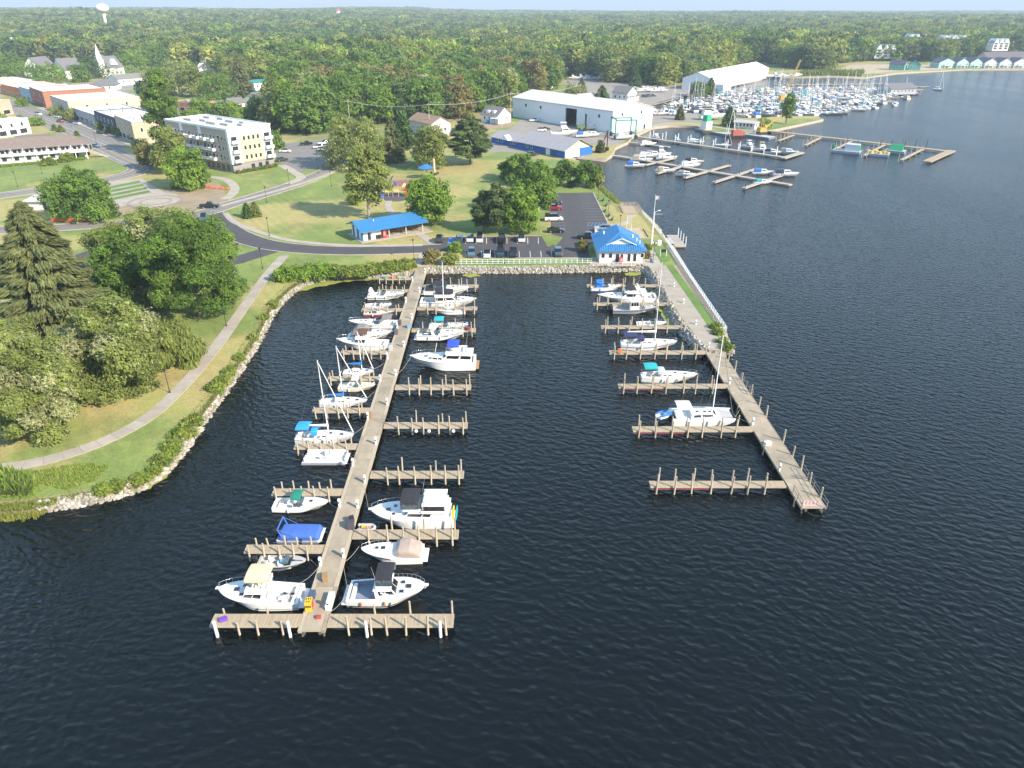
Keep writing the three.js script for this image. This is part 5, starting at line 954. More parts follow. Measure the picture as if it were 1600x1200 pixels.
// small trees and shrubs
const SH = { count: 1500, size: 0.3 };
for (const [t, pal, l, k] of [[[-14.36,-175.98,2.5,2.77], 'bright', 'small round tree on the car park corner', 'shrub'], [[-19.58,-166.2,3.83,3.42], 'tan', 'golden green bush at the head of the main pier', 'shrub'], [[-15.23,-166.2,2.56,4.04], 'olive', 'reddish olive bush beside the quay railing', 'shrub'], [[-78.36,-209.28,4.16,3.23], 'dark', 'young dark spruce by the park road path', 'spruce'], [[-76.36,-210.75,4.18,3.05], 'olive', 'young olive spruce by the park road path', 'spruce'], [[-75.52,-185.6,1.74,2.05], 'bright', 'sapling on the verge of the marina drive', 'shrub'],
  [[34.55,-177.61,1.18,1.48], 'olive', 'low shrub by the path of the harbour house', 'shrub'], [[33.23,-170.71,1.64,1.43], 'tan', 'tan grass clump at the corner of the harbour house', 'shrub'], [[17.95,-175.98,2.84,1.63], 'tan', 'sapling with yellow leaves beside the harbour house', 'tall'],
  [[-49.52,-224.85,4,4.85], 'bright', 'sapling beside the open elm', 'tall'], [[-180.63,-297.34,3.51,6.76], 'weed', 'rounded hedge bush below the motel stairs', 'shrub'], [[-183.03,-289.32,2.94,5.58], 'weed', 'low hedge bush below the motel balcony', 'shrub'], [[-173.97,-344.39,4.53,6.54], 'bright', 'young tree at the end of the brick shop row', 'tall']])
  tree(k === 'spruce' ? 'young_spruce' : 'shrub', l, t, k, pal, { ...SH, category: k === 'shrub' ? 'shrub' : 'tree' });
for (const [bx, by, ty, w, pal, l] of [[815, 288, 247, 40, 'green', 'shrub tree nearest the lawn in the clump by the water'], [845, 292, 258, 44, 'bright', 'light green shrub tree in the clump by the water'], [880, 290, 255, 36, 'green', 'dark shrub tree in front of the teal water cove'], [912, 293, 256, 34, 'green', 'shrub tree nearest the lake in the clump'], [930, 291, 262, 22, 'olive', 'thin shrub tree at the very edge of the lake'], [796, 280, 250, 30, 'green', 'low shrub tree below the blue sided hall']]) {
  const [x, z] = groundAt(bx, by), s = -z / 1000; tree('shrub_tree', l, [x, z, (by - ty) * s * 1.02, w * s * 0.98], 'shrub', pal, { count: 2600, size: 0.42 });
}
const atPx = (bx, by, ty, w) => { const [x, z] = groundAt(bx, by), p = 0.48576, q = (ty - 600) / 1110, f = Math.cos(p) - q * Math.sin(p), d = Math.sin(p) + q * Math.cos(p); return [x, z, 56 - d * (-z / f) - LAND, w / 1110 * Math.hypot(z, 54)]; };
// trees among the shops, churches and houses
const town = [[20, 120, 80, 46, 'broad', 'green', 'beside the leftmost church roof'], [42, 132, 97, 48, 'low', 'green', 'in front of the grey church gable'], [80, 126, 98, 38, 'low', 'bright', 'between the two grey church roofs'], [105, 116, 74, 36, 'spruce', 'needle', 'behind the middle church'], [150, 122, 88, 34, 'low', 'dark', 'left of the white steeple'], [181, 124, 103, 22, 'low', 'green', 'in front of the steepled church'], [208, 114, 74, 44, 'low', 'bright', 'just right of the steepled church'], [247, 110, 64, 48, 'low', 'green', 'behind the pale roofed houses'],
  [252, 150, 104, 46, 'low', 'olive', 'above the gabled white house'], [282, 150, 90, 58, 'low', 'silver', 'silvery, above the brick sided shop'], [310, 152, 100, 34, 'tall', 'olive', 'between the silvery tree and the lodge'], [343, 164, 110, 54, 'low', 'green', 'behind the apartment roof'], [365, 134, 80, 50, 'low', 'olive', 'above the apartment block'], [380, 152, 84, 36, 'spruce', 'needle', 'darkest spire above the apartment roof'], [318, 182, 154, 34, 'low', 'bright', 'first behind the apartment roof'], [346, 187, 160, 30, 'low', 'green', 'second behind the apartment roof'], [364, 183, 159, 26, 'low', 'bright', 'third behind the apartment roof'], [386, 192, 168, 34, 'low', 'bright', 'fourth behind the apartment roof'], [408, 192, 148, 34, 'low', 'dark', 'last behind the apartment roof'], [441, 137, 110, 28, 'low', 'purple', 'purple leaved, by the green roofed store'], [425, 232, 205, 26, 'low', 'green', 'touching the apartment block far side'],
  [12, 207, 178, 22, 'tall', 'bright', 'before the white motel wing'], [37, 202, 180, 20, 'tall', 'bright', 'second before the white motel wing'], [60, 196, 182, 18, 'low', 'bright', 'at the motel corner'], [90, 180, 165, 24, 'low', 'olive', 'shading the long tan store'], [115, 187, 172, 30, 'low', 'olive', 'second by the long tan store'], [36, 166, 152, 16, 'low', 'bright', 'by the brick corner shop'],
  [157, 203, 190, 9, 'tall', 'weed', 'first of the row before the dark shop front'], [172, 208, 197, 9, 'tall', 'weed', 'second of the row before the dark shop front'], [183, 212, 198, 10, 'tall', 'weed', 'third of the row before the dark shop front'], [192, 214, 199, 11, 'tall', 'weed', 'fourth of the row before the dark shop front'], [96, 206, 196, 9, 'spruce', 'weed', 'small evergreen on the motel verge'], [121, 214, 205, 6, 'spruce', 'weed', 'little evergreen nearest the street bend'], [86, 204, 195, 5, 'spruce', 'weed', 'little evergreen above the motel roof']];
town.push([70, 140, 118, 26, 'low', 'green', 'between the brick shop roof and the churches'], [95, 138, 118, 24, 'low', 'olive', 'behind the long store roof'], [128, 128, 100, 26, 'low', 'green', 'right of the church hall'], [240, 178, 150, 26, 'low', 'green', 'beside the white annex'], [228, 150, 126, 26, 'low', 'dark', 'at the corner of the long white house'], [258, 190, 160, 30, 'low', 'bright', 'left of the brick sided store'], [300, 196, 172, 26, 'low', 'bright', 'at the apartment roof corner'], [8, 132, 104, 34, 'low', 'green', 'above the orange shop'], [205, 195, 172, 22, 'low', 'green', 'behind the tan corner shop'], [222, 240, 216, 22, 'low', 'olive', 'at the inner side of the street bend'], [450, 168, 138, 32, 'low', 'green', 'right of the white cottage'], [415, 180, 160, 26, 'low', 'dark', 'in front of the white cottage'], [330, 145, 112, 34, 'low', 'olive', 'below the gabled white house'], [290, 130, 98, 36, 'low', 'green', 'left of the gabled white house']);
for (const [bx, by, ty, w, kind, pal, l] of town) tree('town_tree', `${{ green: 'green', bright: 'light green', olive: 'olive', dark: 'dark green', silver: 'pale', needle: 'dark conifer', purple: 'dark', weed: 'young green' }[pal]} town tree ${l}`, atPx(bx, by, ty, w), kind, pal, { count: w > 25 ? 3000 : 900, size: w > 25 ? 0.62 : 0.4, group: 'trees of the little town' });
for (const [bx, by, ty, w, kind, pal, l] of [[1109, 148, 122, 22, 'spruce', 'pine', 'dark pine beside the white storage hall'], [1092, 150, 128, 26, 'low', 'green', 'green tree at the gable of the white storage hall'], [908, 150, 122, 18, 'spruce', 'needle', 'dark spruce behind the large white shed'], [895, 156, 132, 34, 'low', 'olive', 'olive tree behind the large white shed'], [940, 158, 134, 28, 'spruce', 'pine', 'spruce before the grey roofed yard house'], [1062, 187, 167, 11, 'spruce', 'needle', 'thin dark spruce in the boat yard'], [1138, 197, 168, 20, 'spruce', 'pine', 'spruce behind the red work barge'], [1228, 193, 145, 16, 'tall', 'green', 'thin tree on the grassy spit'], [1192, 199, 187, 20, 'low', 'bright', 'round bush at the root of the grassy spit'], [992, 137, 108, 22, 'spruce', 'dark', 'dark spruce at the back of the yard'], [1146, 128, 107, 12, 'tall', 'dark', 'thin dark tree before the storage hall wall'], [822, 158, 92, 36, 'low', 'purple', 'dark red tree by the woodland track'], [660, 190, 150, 26, 'low', 'bright', 'light tree by the tan roofed house']])
  tree('yard_tree', l, atPx(bx, by, ty, w), kind, pal, { count: 1600, size: 0.6, group: 'trees round the boat yard' });

// ---- the woods: the nearest trees one by one, the rest as one mass
const woodsFront = [[-723.83,-797.07],[-575.39,-873.9],[-544.91,-895.4],[-431.54,-873.9],[-369.75,-833.78],[-296.65,-763.36],[-233.41,-703.57],[-169.19,-542],[-118.55,-375.49],[-103.09,-363.24],[-91.64,-381.91],[-80.75,-402.45],[-55.29,-404.86],[-35.75,-419.9],[-14.9,-438.83],[5.02,-495.71],[16.62,-550.52],[25.53,-587.31],[35.99,-676.93],[47.58,-717.65],[61.27,-703.57],[86.81,-652.17],[123.71,-618.12],[157.4,-664.33],[199.74,-779.87],[248.84,-863.53],[301.64,-929.63],[295.83,-815.03],[309.27,-771.53],[363.85,-884.53],[414.88,-917.94],[454.37,-929.63],[499.31,-906.54],[553.44,-992.69],[687.27,-1049.45],[1030.91,-1049.45]];
const woodsOutline = [...woodsFront, [1200, -1060], [-1200, -1060]];
const condoClear = [[477.17,-1080.26],[518.49,-1112.88],[749.75,-1147.48],[868.14,-1333.22],[566.13,-1287.04]];
const houseClear = [[...groundAt(60, 102), 30], [...groundAt(122, 112), 34], [...groundAt(180, 116), 38], [...groundAt(322, 108), 22], [...groundAt(410, 140), 34], [...groundAt(420, 165), 30], [...groundAt(60, 112), 26], [...groundAt(548, 96), 16], [...groundAt(133, 44), 40]];
const wood = [], WR = rngOf(4242);
for (let z = -330; z > -1060; z -= 9.4) for (let x = z * 0.86 - 30; x < -z * 0.86 + 30; x += 9.4) {
  const p = [x + (WR() - 0.5) * 6.5, z + (WR() - 0.5) * 6.5];
  if (!inside(p, woodsOutline) || inside(p, condoClear) || houseClear.some(([a, b, d]) => Math.hypot(p[0] - a, p[1] - b) < d)) continue;
  wood.push([...p, LAND]);
}
wood.sort((a, b) => Math.hypot(a[0], a[1]) - Math.hypot(b[0], b[1]));
const edgeKinds = ['green', 'green', 'bright', 'olive', 'dark', 'tan', 'green', 'silver'].map((pal, i) => ({ pal, kind: ['broad', 'low', 'tall', 'low', 'broad', 'low', 'tall', 'low'][i] }));
edgeKinds.push({ pal: 'needle', kind: 'spruce' }, { pal: 'yellow', kind: 'low' });
const edgeWords = { green: 'mid green', bright: 'light green', olive: 'olive green', dark: 'dark green', tan: 'tan tinged', silver: 'grey green', needle: 'dark conifer', yellow: 'yellowing' };
const protos = {}, edgeMarks = [[430, 190, 'behind the apartment car park'], [480, 200, 'beyond the black apartment truck'], [550, 190, 'above the grey maple'], [610, 190, 'above the narrow spruce'], [660, 185, 'behind the tan roofed house'], [720, 180, 'above the lone pine'], [770, 172, 'behind the dormered cottage'], [815, 155, 'at the corner of the large shed'], [860, 125, 'along the woodland track'], [950, 128, 'behind the boat yard'], [1050, 130, 'beside the storage hall gable'], [300, 108, 'behind the town houses'], [400, 125, 'near the green roofed store']].map(([a, b, t]) => [...groundAt(a, b), t]);
wood.splice(0, 290).forEach(([x, z], i) => {
  const k = x > 0 && x < 40 && z < -520 && z > -640 && i % 5 === 0 ? 9 : i % 23 === 7 ? 8 : i % 8, e = edgeKinds[k], H = rr(15, 25, WR), W = e.kind === 'spruce' ? rr(8, 10, WR) : rr(13, 20, WR);
  const near = edgeMarks.reduce((m, q) => (Math.hypot(q[0] - x, q[1] - z) < Math.hypot(m[0] - x, m[1] - z) ? q : m));
  const label = `${edgeWords[e.pal]} tree in the edge of the woods ${near[2]}`;
  if (!protos[k]) { protos[k] = tree('woodland_tree', label, [x, z, 18, 13], e.kind, e.pal, { count: 3600, size: 0.62, seed: 500 + k, group: 'trees along the edge of the woods' }); protos[k].scale.set(W / 13, H / 18, W / 13); return; }
  const c = dup(protos[k], [x, LAND, z], WR() * 6.28, label); c.scale.set(W / 13, H / 18, W / 13);
});
// everything deeper in the woods and out to the horizon
{
  const far = [[], [], []];
  for (const w of wood) far[Math.hypot(w[0], w[1]) < 720 ? 0 : 1].push([...w, rr(14, 26, WR), rr(13, 24, WR)]);
  for (let d = 1040; d < 2600; d += 13) { const n = Math.round(d * 1.5 / 13); for (let i = 0; i < n; i++) { const az = (i + WR()) / n * 1.5 - 0.75, q = d + WR() * 13, x = Math.sin(az) * q, z = -Math.cos(az) * q; if (z > -1040) continue; far[1].push([x, z, hillHeight(x, z) - 0.5, rr(13, 27, WR), rr(13, 28, WR)]); } }
  for (let d = 2600; d < 13500; d *= 1.0085) { const sp = d * 0.0095, n = Math.round(d * 1.5 / sp); for (let i = 0; i < n; i++) { const az = (i + WR()) / n * 1.5 - 0.75, q = d * (1 + WR() * 0.009), x = Math.sin(az) * q, z = -Math.cos(az) * q; far[2].push([x, z, hillHeight(x, z) - 2, rr(15, 23, WR), sp * rr(1.0, 1.5, WR)]); } }
  const cols = [[1, 0.97, 1.1], [0.85, 0.9, 0.95], [1.25, 1.2, 1.1], [0.66, 0.74, 0.78], [1.4, 1.25, 1], [1.6, 1.5, 1.2], [1.05, 1.1, 1], [0.8, 0.9, 0.9]];
  const patch = (x, z) => fbm(HN, x / 2600 + 0.3, z / 2600 + 0.7, 12, 3);
  for (const list of far) for (const t of list) { const p = patch(t[0], t[1]); t[3] *= 0.72 + 0.6 * p; t[5] = p; }
  far.forEach((list, ring) => {
    const V = [0, 1, 2, 3].map((v) => broadCrown(['broad', 'low', 'low', 'tall'][v], 18, 13, [1500, 620, 240][ring], [0.8, 1.25, 2.0][ring], PAL[['olive', 'olive', 'green', 'dark'][v]], 900 + ring * 10 + v));
    const buckets = V.map(() => []); list.forEach((t, i) => buckets[Math.floor(WR() * 4)].push(t));
    V.forEach((g, v) => {
      const m = new THREE.InstancedMesh(g, leafMat, buckets[v].length); m.name = numbered('woodland'); m.castShadow = m.receiveShadow = true;
      const q = new THREE.Matrix4(), e = new THREE.Euler(), c = new THREE.Color();
      buckets[v].forEach(([x, z, y, H, W, p], i) => { q.makeRotationFromEuler(e.set(0, WR() * 6.28, 0)); q.scale(new THREE.Vector3(W / 13, H / 18, W / 13)); q.setPosition(x, y, z); m.setMatrixAt(i, q); const k = cols[Math.floor((p * 2.2 + WR() * 0.55) * cols.length) % cols.length], s = 0.72 + 0.5 * WR(); m.setColorAt(i, c.setRGB(k[0] * s, k[1] * s, k[2] * s)); });
      tag(m, `wooded country behind the town, ${['close', 'middle distance', 'horizon'][ring]} belt`, 'woodland', 'woods out to the horizon', 'stuff'); scene.add(m);
    });
  });
}
// ---------------------------------------------------------------- stones, shrubs and reeds along the shore
const stoneGeos = [1, 2, 3, 4, 5, 6, 7].map((k) => {
  const r = rngOf(70 + k), g = new THREE.IcosahedronGeometry(0.5, 1), p = g.attributes.position, seen = {};
  for (let i = 0; i < p.count; i++) { const key = [p.getX(i), p.getY(i), p.getZ(i)].map((v) => v.toFixed(3)).join(); const s = seen[key] ??= 0.78 + 0.42 * r(); p.setXYZ(i, p.getX(i) * s, p.getY(i) * s * 0.78, p.getZ(i) * s * 0.9); }
  g.computeVertexNormals(); return metreUv(g);
});
const stoneMats = [[0.36, 0.335, 0.285], [0.28, 0.255, 0.21], [0.43, 0.405, 0.35], [0.2, 0.18, 0.145], [0.34, 0.29, 0.225]].map((c, i) => mottled(c, 0.22, 1.6, 110 + i, 64));
function riprap(label, line, n, singles, d0, d1, s0, s1, seed) {
  const r = rngOf(seed), o = thing('riprap_bank', label, 'rock bank', [0, 0, 0], 0, 'rock banks of the shore'), pts = along(line, 0.25), rest = stoneGeos.map(() => []);
  for (let i = 0; i < n; i++) {
    const [x, z, a] = pts[Math.floor(r() * (pts.length - 1))], t = r(), d = d0 + (d1 - d0) * t, s = s0 + (s1 - s0) * Math.pow(r(), 1.6);
    const y = d < 0.9 ? LAND - 0.75 * d / 0.9 : 0.55 - 1.25 * (d - 0.9) / 1.1;
    const P = new THREE.Vector3(x - Math.sin(a) * d, y + s * 0.16, z + Math.cos(a) * d), e = new THREE.Euler(r() * 0.6, r() * 6.28, r() * 0.6), k = Math.floor(r() * 7);
    if (i < singles) { const m = part(o, 'stone', stoneGeos[k], stoneMats[Math.floor(r() * 5)]); m.position.copy(P); m.rotation.copy(e); m.scale.setScalar(s); }
    else rest[k].push([P, e, s]);
  }
  const q = new THREE.Matrix4();
  rest.forEach((l, k) => { if (!l.length) return; const m = new THREE.InstancedMesh(stoneGeos[k], stoneMats[k % 5], l.length); m.name = 'small_stones'; m.userData.kind = 'stuff'; m.castShadow = m.receiveShadow = true; l.forEach(([P, e, s], i) => m.setMatrixAt(i, q.compose(P, new THREE.Quaternion().setFromEuler(e), new THREE.Vector3(s, s, s)))); o.add(m); });
}
const bankFrom = (a, b) => bankLine.filter(([x, z]) => { const i = bankLine.findIndex((q) => q[0] === x && q[1] === z) / (bankLine.length - 1); return i >= a && i <= b; });
const iOf = (px, py) => { const g = groundAt(px, py); let best = 0, bd = 1e9; bankLine.forEach((q, i) => { const d = Math.hypot(q[0] - g[0], q[1] - g[1]); if (d < bd) { bd = d; best = i; } }); return best; };
const cut = (a, b) => bankLine.slice(iOf(...a), iOf(...b) + 1);
riprap('pale boulder bank curving along the lawn of the shore path', cut([62, 778], [300, 655]), 760, 190, 0.55, 1.95, 0.28, 0.9, 1);
riprap('pale boulder bank between the shore path and the hedge', cut([300, 655], [470, 437]), 1000, 110, 0.6, 1.9, 0.26, 0.7, 2);
riprap('rock strip in front of the bushy hedge', cut([470, 437], [648, 421]), 600, 0, 0.6, 1.8, 0.28, 0.7, 3);
riprap('rock bank below the white quay railing', cut([668, 417], [1008, 414]), 1700, 0, 0.1, 2.0, 0.28, 0.75, 4);
riprap('rock bank under the inner side of the causeway', cut([1008, 414], [1108, 548]), 1500, 0, 0.1, 2.0, 0.3, 0.8, 5);
riprap('rocks at the tip of the causeway and up the lake side', offset(wallLine.slice(0, 9), -0.4), 420, 0, 0.2, 1.6, 0.4, 0.9, 6);
riprap('rocks along the lake below the benches', offset(wallLine.slice(8, 15), -0.8), 420, 0, 0.2, 2, 0.5, 1.1, 7);
// weedy shrubs growing among the boulders
{
  let n = 0; const where = ['below the mown lawn', 'by the big boulders', 'halfway up the shore path', 'near the hedge'];
  for (const [px, py, w, h] of [[160, 764, 22, 10], [180, 760, 16, 8], [218, 748, 24, 14], [240, 735, 14, 12], [252, 718, 26, 18], [268, 700, 28, 22], [285, 678, 30, 26], [300, 660, 26, 22], [335, 608, 22, 20], [348, 596, 22, 18], [358, 580, 16, 14], [372, 560, 12, 12], [395, 528, 12, 12], [412, 496, 10, 10], [426, 476, 12, 12]]) {
    const [x, z] = groundAt(px, py), s = -z / 1060, k = n++;
    tree('bank_shrub', `leafy weeds among the boulders ${where[k >> 2]}, ${['first', 'second', 'third', 'fourth'][k % 4]} clump of the four`, [x, z, Math.max(0.9, h * s * 0.75), w * s * 1.15], 'shrub', 'weed', { count: 900, size: 0.24, category: 'shrub', group: 'weeds along the boulder bank', y: LAND - 0.4 });
  }
  // the long bushy hedge by the drive
  for (let i = 0; i < 13; i++) { const px = 448 + i * 15.5, py = 437 - i * 2 + (i > 5 ? 4 : 0), [x, z] = groundAt(px, Math.min(437, Math.max(416, py))), big = i < 5; tree('hedge_bush', `${big ? 'large rounded' : 'low'} bush of the shoreline hedge, number ${['one', 'two', 'three', 'four', 'five', 'six', 'seven', 'eight', 'nine', 'ten', 'eleven', 'twelve', 'thirteen'][i]} from the shore path`, [x, z, big ? 3.1 - i * 0.15 : 1.6, big ? 5.2 : 4.4], 'shrub', big ? 'bright' : 'weed', { count: 2200, size: 0.3, category: 'bush', group: 'bushes of the shoreline hedge' }); }
  for (const [px, py] of [[1122, 522], [1130, 535], [1136, 545], [1118, 512]]) { const [x, z] = groundAt(px, py); tree('bank_shrub', `green weeds at the grassy tip of the causeway, ${px === 1122 ? 'beside the lawn strip' : px === 1130 ? 'tallest' : px === 1136 ? 'outermost' : 'innermost'}`, [x, z, 0.9, 2], 'shrub', 'weed', { count: 700, size: 0.2, category: 'shrub' }); }
}
// reed bed and rough grass at the lower corner
function blades(label, category, polygon, n, h, pal, seed, lean = 0.3, y0 = LAND - 0.4) {
  const r = rngOf(seed), xs = polygon.map((p) => p[0]), zs = polygon.map((p) => p[1]), out = [];
  while (out.length < n) { const p = [Math.min(...xs) + r() * (Math.max(...xs) - Math.min(...xs)), Math.min(...zs) + r() * (Math.max(...zs) - Math.min(...zs))]; if (inside(p, polygon)) { const k = h * (0.6 + 0.7 * r()); out.push([p[0], y0 + k * 0.5, p[1], r() - 0.5, 0.2, r() - 0.5, k * 0.3, 0.8 + 0.4 * r(), [(r() - 0.5) * lean * 2, 1, (r() - 0.5) * lean * 2], 0.3]); } }
  const m = part(scene, numbered(category.replace(/ /g, '_')), sprays(out, pal, r), leafMat); return tag(m, label, category, null, 'stuff');
}
blades('tall green reeds standing in the corner of the bay', 'reeds', [[-74.68,-73.01],[-64.77,-72.74],[-61.29,-73.01],[-60.71,-74.09],[-63.7,-76.32],[-67.42,-76.9],[-77.32,-76.61]], 5200, 1.7, [[0.11, 0.17, 0.03], [0.15, 0.2, 0.045], [0.08, 0.14, 0.03]], 11);
blades('yellow green marsh plants on the low bank beside the reeds', 'marsh plants', [...offset(cut([-250, 779], [80, 775]), 0.3), ...offset(cut([-250, 779], [80, 775]), 2.6).map(([x, z], i, l) => [x, z + Math.sin(i * 2.7) * 0.5 - Math.max(0, i - l.length + 4) * 0.5]).reverse()], 4600, 0.45, [[0.17, 0.2, 0.04], [0.14, 0.18, 0.035], [0.19, 0.19, 0.05]], 16, 0.8, -0.1);
blades('short weeds on the slope between lawn and marsh plants', 'slope weeds', [...offset(cut([-250, 779], [90, 773]), -0.4), ...offset(cut([-250, 779], [90, 773]), 1.4).reverse()], 5200, 0.45, [[0.13, 0.17, 0.035], [0.16, 0.18, 0.045], [0.11, 0.15, 0.03]], 18, 0.6, 0.75);
blades('rough yellow green grass above the reeds', 'rough grass', [[-72.08,-76.32],[-67.42,-76.9],[-63.28,-76.32],[-57.58,-74.37],[-54.48,-76.32],[-54.4,-79.86],[-58.37,-80.47],[-63.48,-78.81],[-67.97,-77.77],[-72.77,-77.33]], 5200, 0.5, [[0.15, 0.21, 0.035], [0.2, 0.25, 0.05], [0.12, 0.17, 0.03]], 12);
blades('marsh grass on the far shore of the lake', 'marsh grass', [[262.15,-710.54],[297.38,-717.65],[319.78,-703.57],[343.64,-755.36],[309.27,-763.36],[278.35,-747.52]], 1800, 3, [[0.1, 0.14, 0.04], [0.14, 0.16, 0.05]], 13);
blades('weeds and tall grass along the top of the boulder bank', 'bank weeds', [...offset(cut([95, 774], [470, 437]), -0.9), ...offset(cut([95, 774], [470, 437]), 1.0).reverse()], 7000, 0.42, [[0.11, 0.16, 0.03], [0.17, 0.17, 0.06], [0.16, 0.15, 0.06], [0.1, 0.14, 0.03]], 15);
blades('strip of tall grass above the lakeside rocks', 'tall grass', [[29.71,-276.79],[31.38,-252.42],[33.47,-237.01],[35,-226.51],[33.56,-224.85],[31.35,-237.01],[29.35,-254.48],[28.01,-276.79]], 2600, 0.8, [[0.15, 0.2, 0.04], [0.2, 0.2, 0.06]], 14);

// ---------------------------------------------------------------- lamps, posts, signs, small furniture
function lamp(x, z, label, h = 4.3) {
  const o = thing('street_lamp', label, 'lamp post', [x, LAND, z], 0, 'black park lamp posts');
  part(o, 'base', cyl(0.17, 0.1, 0.5, 0, 0, 0, 10), M.lampBlack); part(o, 'pole', cyl(0.06, 0.045, h - 0.6, 0, 0.4, 0, 8), M.lampBlack);
  part(o, 'head', [cyl(0.1, 0.24, 0.34, 0, h - 0.25, 0, 10), cyl(0.3, 0.05, 0.16, 0, h + 0.09, 0, 10)], M.lampBlack);
}
for (const [px, py, l] of [[265.5, 614, 'on the lawn below the willows'], [354, 510, 'in the shade of the dark maple'], [421, 369, 'on the lawn by the marina drive'], [647, 406, 'at the head of the main pier'], [788, 412, 'between car park and quay'], [410.5, 420, 'beside the shore path end'], [452, 288, 'by the apartment entrance'], [497, 270, 'on the verge of the park road'], [518, 291, 'across the park road'], [417, 317, 'by the park road construction'], [934, 312, 'by the end of the long car park'], [950, 340, 'halfway down the long car park'], [968, 365, 'beside the volleyball sand'], [1020, 411, 'at the harbour house corner'], [66, 272, 'by the motel lawn'], [151, 225, 'by the street bend'], [203, 218, 'before the dark shop'], [91, 295, 'above the round maple'], [28, 292, 'on the avenue below the motel'], [112, 198, 'on the main street verge']])
  lamp(...groundAt(px, py), `black park lamp post ${l}`, py > 450 ? 4.2 : 5);
railing('quay_railing', 'white railing along the quay below the car park', [[-20,-165.71], [19.48,-166.69]], LAND, { gap: 1.28, bars: [0.12, 0.55, 1], r: 0.05 });
railing('deck_railing', 'white railing of the porch in front of the harbour house', [[23.18,-163.78], [29.66,-164.02]], LAND + 0.05, { gap: 1.1, bars: [0.15, 1], r: 0.04, pickets: 0.22 });
railing('lake_railing', 'long white railing between causeway and open lake', [[41.07,-183.25], [40.94,-158.66], [41.03,-124.86]], LAND, { gap: 1.5, bars: [0.12, 0.42, 0.72, 1], r: 0.06 });
railing('lake_railing', 'white railing from the lookout down to the floating dock', [[39.36,-214.51], [40.32,-202.19], [40.54,-190.44]], LAND, { gap: 1.9, bars: [0.1, 0.4, 0.7, 1], r: 0.045 });
railing('end_railing', 'short white rail closing the end of the causeway railing', [[39.81,-124.86], [40.87,-124.71]], LAND, { gap: 0.6, bars: [0.3, 0.65, 1] });
{ // lookout deck over the water
  const o = thing('lookout_deck', 'wooden lookout deck with pale railing at the lakeside', 'deck', [...[[33.63,-213.75][0]], LAND, [33.63,-213.75][1]]), [x1, z1] = [39.24,-213.75], [x2, z2] = [34.94,-223.2], [x0, z0] = [33.63,-213.75], w = x1 - x0, d = z0 - z2;
  part(o, 'deck', box(w, 0.16, d, w / 2, 0.12, -d / 2), M.deckWood);
  for (const [a, b, c, e] of [[0, -d, w, -d], [0, -d, 0, -1], [w, -d, w, -0.5]]) { part(o, 'rail', [0.45, 0.8, 1.15].map((y) => beam([a, y, b], [c, y, e], 0.05)), M.deckEdge); for (let i = 0; i <= 5; i++) part(o, 'post', box(0.1, 1.1, 0.1, a + (c - a) * i / 5, 0.65, b + (e - b) * i / 5), M.deckEdge); }
  for (let i = 0; i < 6; i++) piling(o, i * w / 5, -d + 0.2, 0, M.pile, 1.2).position.y = -3;
}
{ // gangway and floating dock
  const a = [40.26,-187.99], o = thing('floating_dock', 'white floating dock with posts beside the causeway railing', 'dock', [[42.22,-191.23][0], 0, [42.22,-191.23][1]], 0.03);
  part(o, 'deck', box(3.0, 0.35, 10.5, 2.2, 0.3, 2.6), M.concrete); for (const z of [-2, 0.8, 3.4, 6.6]) { const p = piling(o, 3.9, z, 2.6, M.white, 1); }
  part(o, 'gangway', [box(2.6, 0.12, 5.2, -0.6, 0.95, 4.4), ...[-1, 1].map((k) => beam([-0.6 + k * 1.3, 1.6, 1.8], [-0.6 + k * 1.3, 1.6, 7], 0.05))], M.deckGrey);
}
{ // flagpole and light pole
  const o = thing('flagpole', 'white flagpole with a small flag, on the causeway lawn', 'flagpole', [[36.08,-179.83][0], LAND, [36.08,-179.83][1]]);
  part(o, 'pole', cyl(0.1, 0.05, 13.5, 0, 0, 0, 8), M.white); part(o, 'yardarm', beam([-0.1, 8.6, 0], [2.2, 8.6, 0], 0.03), M.white);
  const fl = []; for (let i = 0; i <= 6; i++) fl.push([[0.06 + i * 0.16, 13.2, 0.08 * Math.sin(i * 1.3)], [0.06 + i * 0.15, 12.3, 0.1 * Math.sin(i * 1.3 + 0.5)]]);
  part(o, 'flag', gridGeo(fl), paint(0.5, 0.42, 0.42));
  const q = thing('floodlight_pole', 'white pole with a curved floodlight beside the flagpole', 'light pole', [[37.21,-184.42][0], LAND, [37.21,-184.42][1]]);
  part(q, 'pole', cyl(0.1, 0.06, 8, 0, 0, 0, 8), M.white); part(q, 'arm', beam([0, 7.9, 0], [0.9, 8.3, 0], 0.05), M.white); part(q, 'lamp_head', rbox(0.7, 0.2, 0.35, 1.1, 8.35, 0, 0.08), M.white);
}
{ const [x, z] = [37.72,-171.74], o = thing('notice_board', 'dark notice board on white posts beside the causeway walk', 'sign', [x, LAND, z]); part(o, 'board', rbox(1.3, 0.8, 0.08, 0, 1.5, 0, 0.03), M.black); for (const k of [-1, 1]) part(o, 'post', box(0.1, 1.9, 0.1, k * 0.75, 0.95, 0), M.white); }
{ const [x, z] = [34.21,-167.18], o = thing('litter_bin', 'blue litter bin at the foot of the harbour house lamp', 'bin', [x - 0.3, LAND + 0.05, z]); part(o, 'drum', cyl(0.28, 0.3, 0.8, 0, 0, 0, 12), paint(0.03, 0.18, 0.5)); part(o, 'lid', cyl(0.32, 0.2, 0.18, 0, 0.8, 0, 12), paint(0.03, 0.12, 0.38)); }
